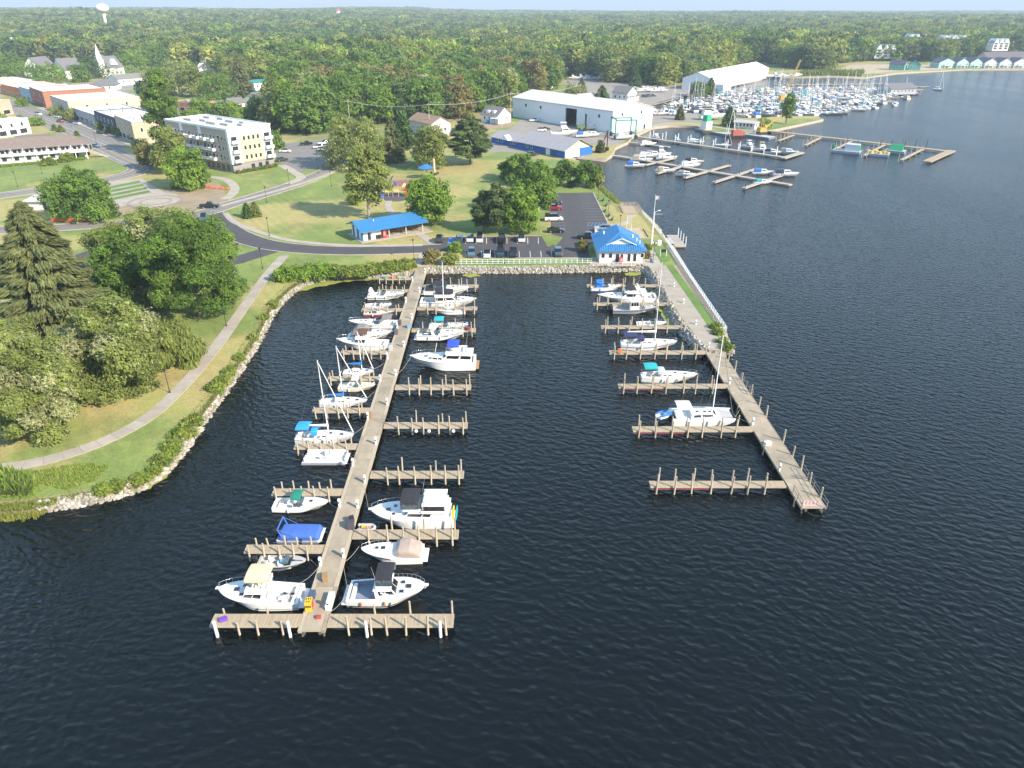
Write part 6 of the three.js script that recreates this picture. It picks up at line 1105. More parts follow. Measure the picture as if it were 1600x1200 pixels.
{ const [x, z] = [37.72,-181.53], o = thing('pump_station', 'white pump cabinet with grey pipes by the floating dock', 'pump', [x, LAND, z]); part(o, 'cabinet', rbox(1, 1.3, 0.7, 0.8, 0.65, 0, 0.06), M.white); part(o, 'tank', new THREE.CapsuleGeometry(0.45, 0.8, 4, 10).rotateZ(1.57).translate(-0.7, 0.55, 0), M.deckGrey); part(o, 'pipe', [beam([-0.7, 1, 0], [0.4, 1.1, 0.2], 0.06), beam([-1.2, 0, 0.3], [-1.2, 1.2, 0.3], 0.05)], M.black); }
{ const [x, z] = groundAt(982, 363), o = thing('volleyball_net', 'white volleyball pole and net on the sand court', 'net', [x, LAND + 0.1, z]); for (const k of [-1, 1]) part(o, 'pole', cyl(0.06, 0.05, 3.6, 0, 0, k * 4, 8), M.white); part(o, 'net', [1.6, 1.9, 2.2, 2.5].map((y) => beam([0, y, -4], [0, y, 4], 0.015, 0.015, 4)), M.white); part(o, 'sand_box_edge', [box(10.5, 0.3, 0.15, -0.5, 0, 5.6), box(0.15, 0.3, 9, 4.8, 0, 1)], M.pile); }
['nearest the volleyball path', 'second from the volleyball path', 'third from the volleyball path', 'fourth from the volleyball path', 'farthest from the volleyball path'].forEach((l, i) => { const [x, z] = groundAt([956, 945, 947, 942, 951][i], [344, 331, 322, 314, 338][i]), o = thing('park_bench', `dark park bench facing the lake, ${l}`, 'bench', [x, LAND, z], 1.25, 'dark benches facing the lake'); part(o, 'seat', rbox(1.7, 0.06, 0.45, 0, 0.45, 0, 0.02), M.lampBlack); part(o, 'backrest', rbox(1.7, 0.4, 0.06, 0, 0.75, 0.24, 0.02), M.lampBlack); for (const k of [-1, 1]) part(o, 'leg', box(0.07, 0.45, 0.42, k * 0.75, 0.225, 0), M.lampBlack); });

// things standing on the main pier
function crate(label, x, z, w, h, d, mat, turn = 0, name = 'dock_box', lid = true) { const o = thing(name, label, 'box', [x, DECK, z], turn); part(o, 'body', rbox(w, h, d, 0, h / 2, 0, 0.04), mat); if (lid) part(o, 'lid', rbox(w + 0.06, 0.08, d + 0.06, 0, h + 0.04, 0, 0.03), mat); return o; }
crate('long white dock box beside the black topped fishing cruiser', -18.95, -54.9, 0.6, 0.55, 2.1, M.gel, 0.02);
{ const o = crate('yellow newspaper style box with dark printed letters on the pier', -20.95, -54.2, 0.7, 1.15, 1.0, paint(0.75, 0.42, 0.02, 0.5), 0.1, 'vending_box', false); part(o, 'side_panel', box(0.02, 0.9, 0.85, 0.362, 0.55, 0), paint(0.55, 0.06, 0.05)); for (let i = 0; i < 5; i++) part(o, 'lettering', box(0.1, 0.012, 0.24, -0.22 + i * 0.11, 1.157, (i % 2 ? 1 : -1) * 0.2), M.black); for (let i = 0; i < 5; i++) part(o, 'lettering', box(0.085, 0.3, 0.012, -0.24 + i * 0.12, 0.72, 0.507), M.black); }
crate('navy dock box behind the yellow box', -21.05, -55.9, 0.6, 0.5, 0.8, paint(0.06, 0.09, 0.16), 0.05);
crate('brown wooden crate on the pier beside the aluminium boat', -20.3, -58.4, 0.55, 0.6, 0.9, M.teak, 0.2, 'wooden_crate');
crate('grey covered motor stand near the pier middle', -19.3, -67.2, 0.9, 0.9, 0.9, canvas(0.06, 0.055, 0.07), 0.3, 'covered_stand', false);
crate('black folded cart behind the grey covered stand', -19.4, -68.3, 0.6, 0.8, 0.5, M.black, 0.4, 'dock_cart', false);
crate('brown dock box by the sailing boats', -21.6, -93.2, 0.6, 0.6, 1.2, M.teak, 0);
crate('white dock box beside the brown topped cruiser', -22.1, -117.4, 0.6, 0.6, 1.2, M.deckGrey, 0); crate('dark dock box near the grey canvas cruiser', -22.1, -124.5, 0.65, 0.8, 1.1, paint(0.1, 0.1, 0.12), 0); crate('dark dock box near the arched cruiser', -22.1, -129, 0.65, 0.8, 1.1, paint(0.08, 0.08, 0.09), 0);
crate('purple bag at the tip of the short pier arm', -29.3, -52.6, 0.8, 0.3, 0.5, paint(0.16, 0.06, 0.4), 0.4, 'bag', false); crate('red bucket crate near the end of the main pier', -19.7, -52.9, 0.5, 0.3, 0.35, paint(0.4, 0.05, 0.06), 0.2, 'bucket_crate', false);
crate('white utility box halfway along the fishing pier', 36.4, -85.5, 0.9, 0.4, 0.6, M.white, 0.3); crate('orange crate hanging on the dock below the navy topped sloop', 19.4, -115.85, 0.6, 0.9, 0.4, paint(0.7, 0.18, 0.03), 0, 'orange_crate', false);
crate('blue cooler on the pier beside the teal topped boat', -20, -127.5, 0.9, 0.7, 0.6, paint(0.18, 0.28, 0.36), 0.3, 'cooler'); crate('dark red cushion box at the outer end of a finger dock', -8.6, -126.6, 1, 0.5, 0.7, paint(0.25, 0.05, 0.05), 0, 'cushion_box', false);
{ const o = thing('pier_gate_sign', 'weathered red and white sign lying flat on the pier head', 'sign', [37.5, DECK, -71.9]); part(o, 'board', box(2.3, 0.05, 0.9, 0, 0.03, 0), paint(0.55, 0.42, 0.36)); for (let i = 0; i < 9; i++) part(o, 'lettering', box(0.16, 0.012, 0.3, -0.9 + i * 0.225, 0.061, i % 2 ? 0.18 : -0.18), paint(0.5, 0.06, 0.05)); }
[[-25.6, 'light green', [0.3, 0.5, 0.35]], [-27.4, 'orange', [0.7, 0.16, 0.03]], [-29.4, 'teal', [0.05, 0.25, 0.2]]].forEach(([x, w, c]) => one('kayak', `${w} kayak lying on the innermost finger dock`, 'kayak', mg([new THREE.SphereGeometry(1, 16, 8).scale(1.05, 0.2, 0.34), box(0.5, 0.03, 0.26, 0, 0.19, 0)]), paint(...c, 0.4), [x, DECK + 0.2, -156.3], 0, 'kayaks on the innermost dock'));
[[-14.2, -90.05, 'near its middle'], [-12.3, -90.05, 'between its outer piles'], [-8.7, -90.05, 'at its tip']].forEach(([x, z, l]) => one('round_fender', `white round fender hanging on the empty dock, ${l}`, 'fender', new THREE.SphereGeometry(0.27, 12, 8), M.white, [x, 0.75, z + 0.32], 0, 'white round fenders'));
// mooring lines
[[[-17.6, 1.9, -69.9], [-19.2, 1.2, -75.5], 'from the largest yacht to the pier pedestal'], [[-22.9, 1.5, -57.3], [-21.4, 1.2, -60.5], 'from the beige topped boat to the pier'], [[-17.8, 1.1, -57.6], [-19.2, 1.2, -61.8], 'from the black topped boat to the pier'], [[-17.7, 0.9, -56], [-19, 1.15, -53.4], 'from the black topped boat to the pier end'], [[-17.6, 1.3, -63.6], [-19.1, 1.15, -60.8], 'from the taupe covered cruiser'], [[-23.1, 1, -72.3], [-21.5, 1.2, -70.9], 'from the green topped boat'], [[-23, 1.3, -88.2], [-21.6, 1.2, -92.4], 'from the sailing boat with blue cockpit'], [[-23.2, 1.1, -99], [-21.7, 1.2, -104.6], 'from the blue boom sailing boat'], [[-24, 1, -109.7], [-21.9, 1.2, -113.3], 'from the smallest sailing boat'], [[33.8, 1.2, -94], [36, 1.2, -91.4], 'from the catamaran to the fishing pier'], [[33.8, 1.2, -93], [36.2, 1.2, -97.2], 'spreading from the catamaran bow'], [[-17.8, 1.8, -113], [-19.5, 1.2, -107.2], 'from the blue topped trawler'], [[-22.8, 0.8, -61.9], [-21.2, 1.2, -60.4], 'from the aluminium boat']].forEach(([a, b, l]) => {
  const pts = Array.from({ length: 7 }, (_, i) => { const t = i / 6; return [a[0] + (b[0] - a[0]) * t, a[1] + (b[1] - a[1]) * t - 0.3 * Math.sin(Math.PI * t), a[2] + (b[2] - a[2]) * t]; });
  one('mooring_line', `mooring rope running ${l}`, 'rope', mg(poly(pts, 0.017)), M.rope, [0, 0, 0], 0, 'mooring ropes');
});

// ---------------------------------------------------------------- buildings: a group at the foot of the front wall's middle, +z outwards
const glassDark = std([0.03, 0.035, 0.04], 0.12), frameWhite = paint(0.78, 0.78, 0.76, 0.5);
function frontOf(A, B) { return { x: (A[0] + B[0]) / 2, z: (A[1] + B[1]) / 2, w: Math.hypot(B[0] - A[0], B[1] - A[1]), turn: -Math.atan2(B[1] - A[1], B[0] - A[0]) }; }
// window on a wall: face 'f' front, 'b' back, 'l' left, 'r' right; u along the face from its middle, y sill height
function windowOn(o, face, W, D, u, y, w, h, frame = frameWhite, glass = glassDark, name = 'window') {
  const g = box(w, h, 0.06, 0, 0, 0.02), fr = mg([box(w + 0.24, 0.12, 0.1, 0, h / 2 + 0.06, 0.03), box(w + 0.24, 0.12, 0.1, 0, -h / 2 - 0.06, 0.03), box(0.12, h, 0.1, -w / 2 - 0.06, 0, 0.03), box(0.12, h, 0.1, w / 2 + 0.06, 0, 0.03)]);
  const m = part(o, name, g, glass), f = frame ? part(m, 'frame', fr, frame) : null;
  const at = { f: [u, 0, 0], b: [-u, -D, Math.PI], l: [-W / 2, -D / 2 + u, -Math.PI / 2], r: [W / 2, -D / 2 - u, Math.PI / 2] }[face];
  m.position.set(at[0], y + h / 2, at[1]); m.rotation.y = at[2]; return m;
}
function walls(o, W, D, h, mat, name = 'walls') { return part(o, name, box(W, h, D, 0, h / 2 - 0.2, -D / 2), mat); }
// gable roof, ridge along x ('x') or z ('z')
function gable(o, W, D, h, rise, mat, { along: al = 'x', over = 0.5, wall, thick = 0.16, y = h } = {}) {
  const T = thick, A = al === 'x' ? D : W, Bq = al === 'x' ? W : D, half = A / 2 + over, L = Bq + over * 2, slope = rise / (A / 2), e = over * slope;
  const sh = new THREE.Shape([[-half, -e], [0, rise], [half, -e], [half, -e + T], [0, rise + T * 1.2], [-half, -e + T]].map((p) => new THREE.Vector2(...p)));
  const g = new THREE.ExtrudeGeometry(sh, { depth: L, bevelEnabled: false }).translate(0, 0, -L / 2);
  if (al === 'x') g.rotateY(Math.PI / 2); metreUv(g); g.translate(0, y - 0.2, -D / 2);
  const r = part(o, 'roof', g, mat);
  if (wall) { const s2 = new THREE.Shape([[-A / 2, 0], [A / 2, 0], [0, rise]].map((p) => new THREE.Vector2(...p))), g2 = new THREE.ExtrudeGeometry(s2, { depth: Bq - 0.01, bevelEnabled: false }).translate(0, 0, -Bq / 2); if (al === 'x') g2.rotateY(Math.PI / 2); part(o, 'gable_walls', metreUv(g2).translate(0, y - 0.2, -D / 2), wall); }
  return r;
}
function hip(o, W, D, h, rise, mat, over = 0.6, ridge = Math.max(0.1, W - D)) {
  const a = W / 2 + over, b = D / 2 + over, r = ridge / 2, y0 = h - 0.2 - over * rise / (D / 2), y1 = h + rise - 0.2, P = [[-a, y0, b], [a, y0, b], [a, y0, -b], [-a, y0, -b]], Q = [[-r, y1, 0], [r, y1, 0]];
  const g = faces([[P[0], P[1], Q[1], Q[0]], [P[1], P[2], Q[1]], [P[2], P[3], Q[0], Q[1]], [P[3], P[0], Q[0]], [P[0], P[3], P[2], P[1]]]).translate(0, 0, -D / 2);
  return part(o, 'roof', g, mat);
}
// standing seam metal: raised ribs on a roof plane
function ribs(parent, W, D, h, rise, over, mat, gap = 0.55) {
  const g = []; for (let x = -W / 2 - over + 0.2; x < W / 2 + over; x += gap) for (const k of [1, -1]) { const half = D / 2 + over, y0 = h - 0.2 - over * rise / (D / 2) + 0.2; g.push(beam([x, y0, -D / 2 + k * half], [x, h + rise, -D / 2], 0.03, 0.03, 4)); }
  part(parent, 'standing_seams', g, mat).userData.kind = 'stuff';
}
const blueRoof = mottled([0.04, 0.185, 0.4], 0.1, 12, 120, 128, 0.45), blueSeam = paint(0.05, 0.21, 0.45, 0.45);
const siding = (r, g, b) => { const k = 'siding' + [r, g, b]; return paintCache[k] ??= std(0xffffff, 0.7, { map: tex(64, 2.4, (x, y) => { const q = (y * 10) % 1; return [r, g, b].map((v) => v * (q < 0.14 ? 0.82 : 1 - 0.03 * q)); }) }); };
const whiteSiding = siding(0.74, 0.74, 0.72), greyShingle = mottled([0.16, 0.155, 0.155], 0.2, 4, 121), brownShingle = mottled([0.2, 0.155, 0.13], 0.2, 5, 122), tanShingle = mottled([0.3, 0.2, 0.13], 0.2, 5, 123), membrane = mottled([0.66, 0.66, 0.65], 0.1, 9, 124), seamGrey = mottled([0.42, 0.4, 0.38], 0.1, 9, 125), metalWall = std(0xffffff, 0.5, { map: tex(64, 2, (x) => { const q = (x * 8) % 1; return [0.76, 0.78, 0.8].map((v) => v * (q < 0.15 ? 0.86 : 1)); }) });
{ // open picnic pavilion with a blue metal roof
  const { x, z, w, turn } = frontOf([-39.42,-184.42], [-24.35,-194.22]), D = 8.5, h = 3.1, rise = 1.5;
  const o = thing('picnic_pavilion', 'long picnic pavilion with a bright blue metal roof and one walled end', 'pavilion', [x, LAND, z], turn);
  part(o, 'floor', box(w + 3, 0.14, D + 2.4, 0.6, 0.06, -D / 2), M.concrete);
  const cw = w * 0.3; part(o, 'washroom_walls', box(cw, h, D - 1.2, -w / 2 + cw / 2, h / 2, -D / 2), M.white);
  part(o, 'corner_boards', [box(0.4, h - 0.01, 0.12, -w / 2 + 0.12, h / 2, -0.56), box(0.12, h - 0.01, 0.5, -w / 2 - 0.04, h / 2, -0.9), box(0.12, h - 0.01, 1.1, -w / 2 - 0.04, h / 2, -3.4), box(0.12, h - 0.01, 1.1, -w / 2 - 0.04, h / 2, -6.4)], paint(0.04, 0.16, 0.4));
  gable(o, w, D, h + 0.15, rise, blueRoof, { over: 1.0, wall: M.white }); ribs(o.children[o.children.length - 2], w, D, h + 0.16, rise, 1, blueSeam, 0.7);
  for (const u of [0.42, 0.7, 0.98]) for (const zz of [-0.3, -D + 0.3]) part(o, 'post', rbox(0.28, h, 0.28, -w / 2 + w * u, h / 2, zz, 0.04), M.deckGrey);
  part(o, 'door', box(0.9, 2, 0.06, -w / 2 + 2, 1.05, -0.58), glassDark); part(o, 'vent_pipe', cyl(0.12, 0.12, 0.6, -w * 0.25, h + rise * 0.7, -D * 0.35), M.white);
  const at = (u, zz) => { const c = Math.cos(turn), s = Math.sin(turn), X = -w / 2 + w * u; return [x + X * c + zz * s, z - X * s + zz * c]; };
  for (const [u, zz, l] of [[0.5, -2.4, 'nearest the white wall'], [0.6, -5.6, 'in the shade at the back'], [0.72, -2.6, 'in the middle'], [0.84, -5.2, 'behind the last post'], [0.9, -2.2, 'at the open end']]) { const [a, b] = at(u, zz), t = thing('picnic_table', `wooden picnic table under the blue pavilion roof, ${l}`, 'picnic table', [a, LAND + 0.13, b], turn, 'picnic tables of the pavilion'); part(t, 'table_top', rbox(2, 0.07, 0.8, 0, 0.74, 0, 0.02), M.teak); for (const k of [-1, 1]) { part(t, 'seat', rbox(2, 0.06, 0.28, 0, 0.45, k * 0.72, 0.02), M.teak); part(t, 'leg', [beam([k * 0.7, 0, -0.75], [k * 0.7, 0.72, 0.1], 0.05), beam([k * 0.7, 0, 0.75], [k * 0.7, 0.72, -0.1], 0.05)], M.teak); } }
  const [a, b] = at(0.345, -0.35), v = thing('vending_machine', 'red drinks machine at the wall of the blue pavilion', 'vending machine', [a, LAND + 0.13, b], turn); part(v, 'cabinet', rbox(0.95, 1.9, 0.8, 0, 0.95, 0, 0.04), paint(0.5, 0.03, 0.04, 0.4)); part(v, 'front_panel', box(0.6, 1.1, 0.03, -0.1, 1.15, 0.41), paint(0.6, 0.2, 0.18));
  const [a2, b2] = at(0.255, -0.3), g = thing('waste_container', 'black wheeled bin against the white pavilion wall', 'bin', [a2, LAND + 0.13, b2], turn); part(g, 'body', frustum([-0.55, 0.55, 0.35, 0.35, 0.1], [-0.65, 0.65, 0.42, 0.42, 0.95]).geo, M.black); part(g, 'lid', rbox(1.36, 0.1, 0.9, 0, 1, 0, 0.04), M.black);
}
{ // harbour house: hipped blue roof with a white gable over the porch
  const { x, z, w, turn } = frontOf([21.24,-165.71], [31.7,-166.2]), D = 13, h = 3.3, rise = 3;
  const o = thing('harbour_house', 'white harbour house with a blue metal hip roof and porch gable', 'house', [x, LAND, z - 0.8], 0);
  walls(o, w, D, h + 0.2, whiteSiding);
  const a = w / 2 + 0.9, b = D / 2 + 0.9, y0 = h - 0.15, y1 = h + rise, zr = 2.2, T = [[-a, y0, b], [a, y0, b], [a, y0, -b], [-a, y0, -b]], Q = [[0, y1, 1.2], [0, y1, -b + 2.2]];
  part(o, 'roof', faces([[T[0], T[1], Q[0]], [T[1], T[2], Q[1], Q[0]], [T[2], T[3], Q[1]], [T[3], T[0], Q[0], Q[1]], [T[0], T[3], T[2], T[1]]]).translate(0, 0, -D / 2), blueRoof);
  const sm = []; for (let q = -a + 0.25; q < a; q += 0.55) { const t = 1 - Math.abs(q) / a; sm.push(beam([q, y0 + 0.05, b - D / 2], [q, y0 + 0.05 + (y1 - y0) * t * 0.98, b - D / 2 - (b - 1.2) * t * 0.98], 0.075, 0.075, 4)); }
  for (let q = -b + 1; q < b - 1; q += 0.6) for (const k of [-1, 1]) { const t = Math.min(1, Math.min((b - q) / (b - 1.2), (q + b) / 2.2)); sm.push(beam([k * a, y0 + 0.04, q - D / 2], [k * a * (1 - t), y0 + 0.04 + (y1 - y0) * t, q - D / 2], 0.06, 0.06, 4)); }
  part(o.children[o.children.length - 1], 'standing_seams', sm, blueSeam).userData.kind = 'stuff';
  // cross gable
  const gx = w * 0.3, gz = -0.2, gy0 = h + 1.0, gy1 = h + 2.3;
  part(o, 'porch_gable', faces([[[-gx, gy0, gz - 1.1], [gx, gy0, gz - 1.1], [0, gy1, gz - 1.1]]]), whiteSiding);
  part(o, 'gable_roof', faces([[[-gx - 0.5, gy0 - 0.12, gz - 0.7], [0, gy1 + 0.15, gz - 0.7], [0, gy1 + 0.15, gz - 5.2], [-gx - 0.5, gy0 - 0.12, gz - 2.6]], [[gx + 0.5, gy0 - 0.12, gz - 0.7], [0, gy1 + 0.15, gz - 0.7], [0, gy1 + 0.15, gz - 5.2], [gx + 0.5, gy0 - 0.12, gz - 2.6]]]), blueRoof);
  part(o, 'gable_trim', [beam([-gx - 0.5, gy0 - 0.1, gz - 0.66], [0, gy1 + 0.16, gz - 0.66], 0.09), beam([gx + 0.5, gy0 - 0.1, gz - 0.66], [0, gy1 + 0.16, gz - 0.66], 0.09)], M.white);
  for (const [u, ww, hh, y] of [[-4.4, 0.8, 1.1, 1.3], [-2.6, 0.8, 1.1, 1.3], [1.9, 0.75, 1.9, 0.4], [3.3, 0.75, 1.9, 0.4], [5.1, 0.75, 1, 1.4]]) windowOn(o, 'f', w, D, u, y, ww, hh);
  windowOn(o, 'f', w, D, -0.9, 0.15, 0.9, 2.1, frameWhite, glassDark, 'door'); windowOn(o, 'f', w, D, 0.15, 0.8, 0.7, 1.4);
  for (const u of [-3, 0, 3]) { windowOn(o, 'l', w, D, u, 1.2, 0.9, 1.2); windowOn(o, 'r', w, D, u, 1.2, 0.9, 1.2); }
  for (const [px, pz, s] of [[3.4, -6, 0.5], [4.2, -4.4, 0.35], [4.8, -3.2, 0.3], [-3.4, -9, 0.5]]) part(o, 'roof_vent', cyl(s * 0.4, s * 0.4, 0.9, px, h + rise * (1 - Math.abs(px) / a) - 0.2, pz), M.white);
  part(o, 'porch', box(w * 0.52, 0.24, 2.2, 0.4, 0.02, 1.1), M.deckWood);
  const p = thing('drinks_machine', 'red machine on the porch of the harbour house', 'vending machine', [x - 0.1, LAND + 0.14, z + 0.15]); part(p, 'cabinet', rbox(0.8, 1.6, 0.7, 0, 0.8, 0, 0.05), paint(0.5, 0.06, 0.07, 0.5)); part(p, 'panel', box(0.55, 0.7, 0.02, 0, 1.05, 0.36), paint(0.6, 0.3, 0.3));
}
{ // navy roofed shelter under the willows
  const [x, z] = [-79.78,-111.77], o = thing('small_shelter', 'small shelter with a dark blue roof half hidden by willows', 'shelter', [x, LAND, z], 0.5); gable(o, 5, 4.5, 2.6, 1.4, paint(0.03, 0.045, 0.1, 0.5), { over: 0.5, wall: M.white }); for (const [a, b] of [[-2.3, -0.3], [2.3, -0.3], [-2.3, -4.2], [2.3, -4.2]]) part(o, 'post', box(0.2, 2.5, 0.2, a, 1.2, b), M.white);
}
{ // pump house by the round maple
  const { x, z, w } = frontOf([-148.76,-216.82], [-142.15,-219.97]), o = thing('pump_house', 'small white pump house with a pale hip roof', 'building', [x, LAND, z], 0.05); walls(o, w, 7.5, 3.3, paint(0.62, 0.62, 0.62)); hip(o, w, 7.5, 3.2, 1.5, seamGrey, 0.9, 2); windowOn(o, 'f', w, 7.5, 2, 0.1, 1, 2, null, glassDark, 'door');
  const b = thing('barrier_fence', 'orange plastic barrier fence below the round maple', 'barrier', [[-134.14,-204.98][0], LAND, [-134.14,-204.98][1]], -0.02); for (let i = 0; i < 6; i++) part(b, 'barrier_panel', rbox(1.9, 0.95, 0.12, 1 + i * 2, 0.5, 0, 0.04), paint(0.75, 0.1, 0.04));
  const c = thing('safety_net', 'crumpled orange safety netting on the bare soil', 'netting', [[-107.24,-250.4][0], LAND, [-107.24,-250.4][1]], -0.35); const net = gridGeo(Array.from({ length: 16 }, (_, i) => [[i * 0.75, 0.05, 0], [i * 0.75, 0.5 + 0.4 * Math.sin(i * 1.9), 0.35 * Math.sin(i * 2.3)], [i * 0.75, 0.15, 1.1 + 0.3 * Math.cos(i)]])); part(c, 'mesh', net, paint(0.7, 0.13, 0.06));
}
{ // playground
  const [x, z] = [-38.55,-237.01], bed = structure('playground_bed', flat(smooth([[-42.22,-236.1],[-41.81,-241.64],[-36.51,-240.7],[-33.66,-235.2],[-35.46,-229.92],[-40.41,-229.92]], 5, true), lift(2)), mottled([0.09, 0.08, 0.09], 0.2, 5, 130));
  const o = thing('playground_tower', 'tan play structure with blue and red slides and climbing bars', 'play structure', [x, LAND, z], 0.2), tan = paint(0.6, 0.42, 0.2), red = paint(0.5, 0.05, 0.06), blue = paint(0.04, 0.1, 0.4);
  for (const [a, b, h] of [[-3.2, 0, 3.4], [0, 0.5, 4], [3.2, -0.4, 3]]) {
    for (const [p, q] of [[-0.9, -0.9], [0.9, -0.9], [0.9, 0.9], [-0.9, 0.9]]) part(o, 'post', cyl(0.08, 0.08, h, a + p, 0, b + q), tan);
    part(o, 'platform', box(1.9, 0.1, 1.9, a, 1.5, b), tan); part(o, 'tower_roof', new THREE.ConeGeometry(1.5, 1.1, 4).rotateY(0.785).translate(a, h + 0.5, b), a ? tan : blue);
    part(o, 'panel', box(1.7, 0.8, 0.06, a, 2, b + 0.95), pick([red, blue, tan]));
  }
  part(o, 'slide', [box(0.7, 0.08, 3, -4.4, 0, 0).rotateX(0).translate(0, 0, 0)].map((g) => g.rotateX(0.5).translate(0, 0.9, 1.6)), blue); part(o, 'slide', [box(0.7, 0.08, 3.2, 0, 0, 0).rotateX(0.48).translate(3.4, 0.8, 2.2)], red);
  part(o, 'bridge', [box(1.4, 0.1, 1, -1.6, 1.5, 0.2), box(1.4, 0.1, 1, 1.6, 1.5, 0)], tan); part(o, 'climbing_bars', [...poly([[-5.6, 0, 0.6], [-5.6, 1.9, 0.6], [-4, 1.9, 0.6]], 0.05), ...poly([[4.6, 0, 1], [4.6, 1.8, 1], [6, 1.8, 1], [6, 0, 1]], 0.05), ...poly([[4.6, 0, 2], [4.6, 1.8, 2], [6, 1.8, 2], [6, 0, 2]], 0.05)], red);
  // fenced hard court, canopy and climbing frame
  const [cx, cz] = [-37.84,-255.52], c = structure('play_court', box(18, 0.06, 9.5, cx + 1.5, LAND + 0.04, cz), mottled([0.3, 0.1, 0.09], 0.25, 8, 131));
  railing('court_fence', 'thin dark fence round the red play court', [[cx - 8.2, cz + 5.2], [cx - 8.2, cz - 5.6], [cx + 11, cz - 5.6], [cx + 11, cz + 5.2]], LAND, { gap: 2.4, bars: [0.1, 1], h: 1.3, mat: railGrey, r: 0.025, pickets: 0.4 });
  const [bx, bz] = [-31.04,-264.1], k = thing('shade_sail', 'blue shade roof on a post beside the play court', 'canopy', [bx, LAND, bz]); part(k, 'roof', new THREE.ConeGeometry(3.4, 1.3, 6).translate(0, 4.6, 0), paint(0.03, 0.17, 0.5)); part(k, 'post', cyl(0.12, 0.1, 4.5), M.deckGrey); const t = thing('play_tube_tower', 'tall play tower with tan top next to the blue shade roof', 'play structure', [bx + 2.8, LAND, bz]); part(t, 'mast', cyl(0.5, 0.4, 7, 0, 0, 0, 8), tan); part(t, 'tube', new THREE.TorusGeometry(1.3, 0.4, 8, 14, 4).rotateX(1.57).translate(0, 2, 0), M.black);
  const [sx, sz] = [-44.15,-252.42], s = thing('play_boat', 'grey climbing sculpture at the corner of the play court', 'play structure', [sx, LAND, sz], 0.4); part(s, 'hull', new THREE.SphereGeometry(1, 12, 8).scale(2.8, 0.8, 1.2).translate(0, 0.6, 0), M.concrete); part(s, 'ramp', beam([1, 0.5, 0], [2.6, 3, 0], 0.3, 0.15), M.black);
}
{ // brush pile
  const [x, z] = [-42.24,-286.73], o = one('brush_pile', 'heap of cut branches at the edge of the lawn', 'brush pile', mg(Array.from({ length: 26 }, () => beam([rr(-3, 3), rr(0, 0.3), rr(-1.2, 1.2)], [rr(-3, 3), rr(0.3, 1.5), rr(-1.2, 1.2)], 0.05, 0.03, 4))), M.pile, [x, LAND, z]);
  const [u, v] = [-26.85,-301.5]; const sg = thing('small_sign', 'small white sign on the far lawn', 'sign', [u, LAND, v]); part(sg, 'board', box(1.6, 0.9, 0.06, 0, 0.9, 0), M.white); part(sg, 'post', [cyl(0.05, 0.05, 1, -0.7), cyl(0.05, 0.05, 1, 0.7)], M.white);
}
// ---------------------------------------------------------------- cars
const tyreGeo = new THREE.CylinderGeometry(0.34, 0.34, 0.24, 14).rotateX(Math.PI / 2), rimGeo = new THREE.CylinderGeometry(0.2, 0.2, 0.25, 10).rotateX(Math.PI / 2);
const carProfiles = {
  sedan: { L: 4.7, body: [[-2.3, 0.3], [-2.35, 0.75], [-2.2, 0.98], [-1.3, 1.02], [1.0, 1.0], [2.1, 0.82], [2.33, 0.62], [2.32, 0.3]], cab: [[-1.75, 1.0], [-1.0, 1.44], [0.25, 1.46], [1.15, 0.98]] },
  suv: { L: 4.7, body: [[-2.3, 0.35], [-2.35, 0.8], [-2.28, 1.1], [0.95, 1.1], [2.15, 0.98], [2.32, 0.72], [2.3, 0.35]], cab: [[-2.22, 1.08], [-1.9, 1.68], [0.2, 1.72], [1.05, 1.08]] },
  van: { L: 5.3, body: [[-2.62, 0.35], [-2.65, 1.2], [1.5, 1.2], [2.3, 1.02], [2.62, 0.78], [2.6, 0.35]], cab: [[-2.6, 1.18], [-2.45, 2.1], [0.8, 2.12], [1.75, 1.18]] },
  pickup: { L: 5.6, body: [[-2.75, 0.5], [-2.78, 1.12], [-0.75, 1.12], [1.35, 1.14], [2.6, 1.05], [2.78, 0.75], [2.75, 0.45]], cab: [[-0.8, 1.1], [-0.55, 1.82], [0.7, 1.84], [1.5, 1.12]] },
};
const carGeo = {};
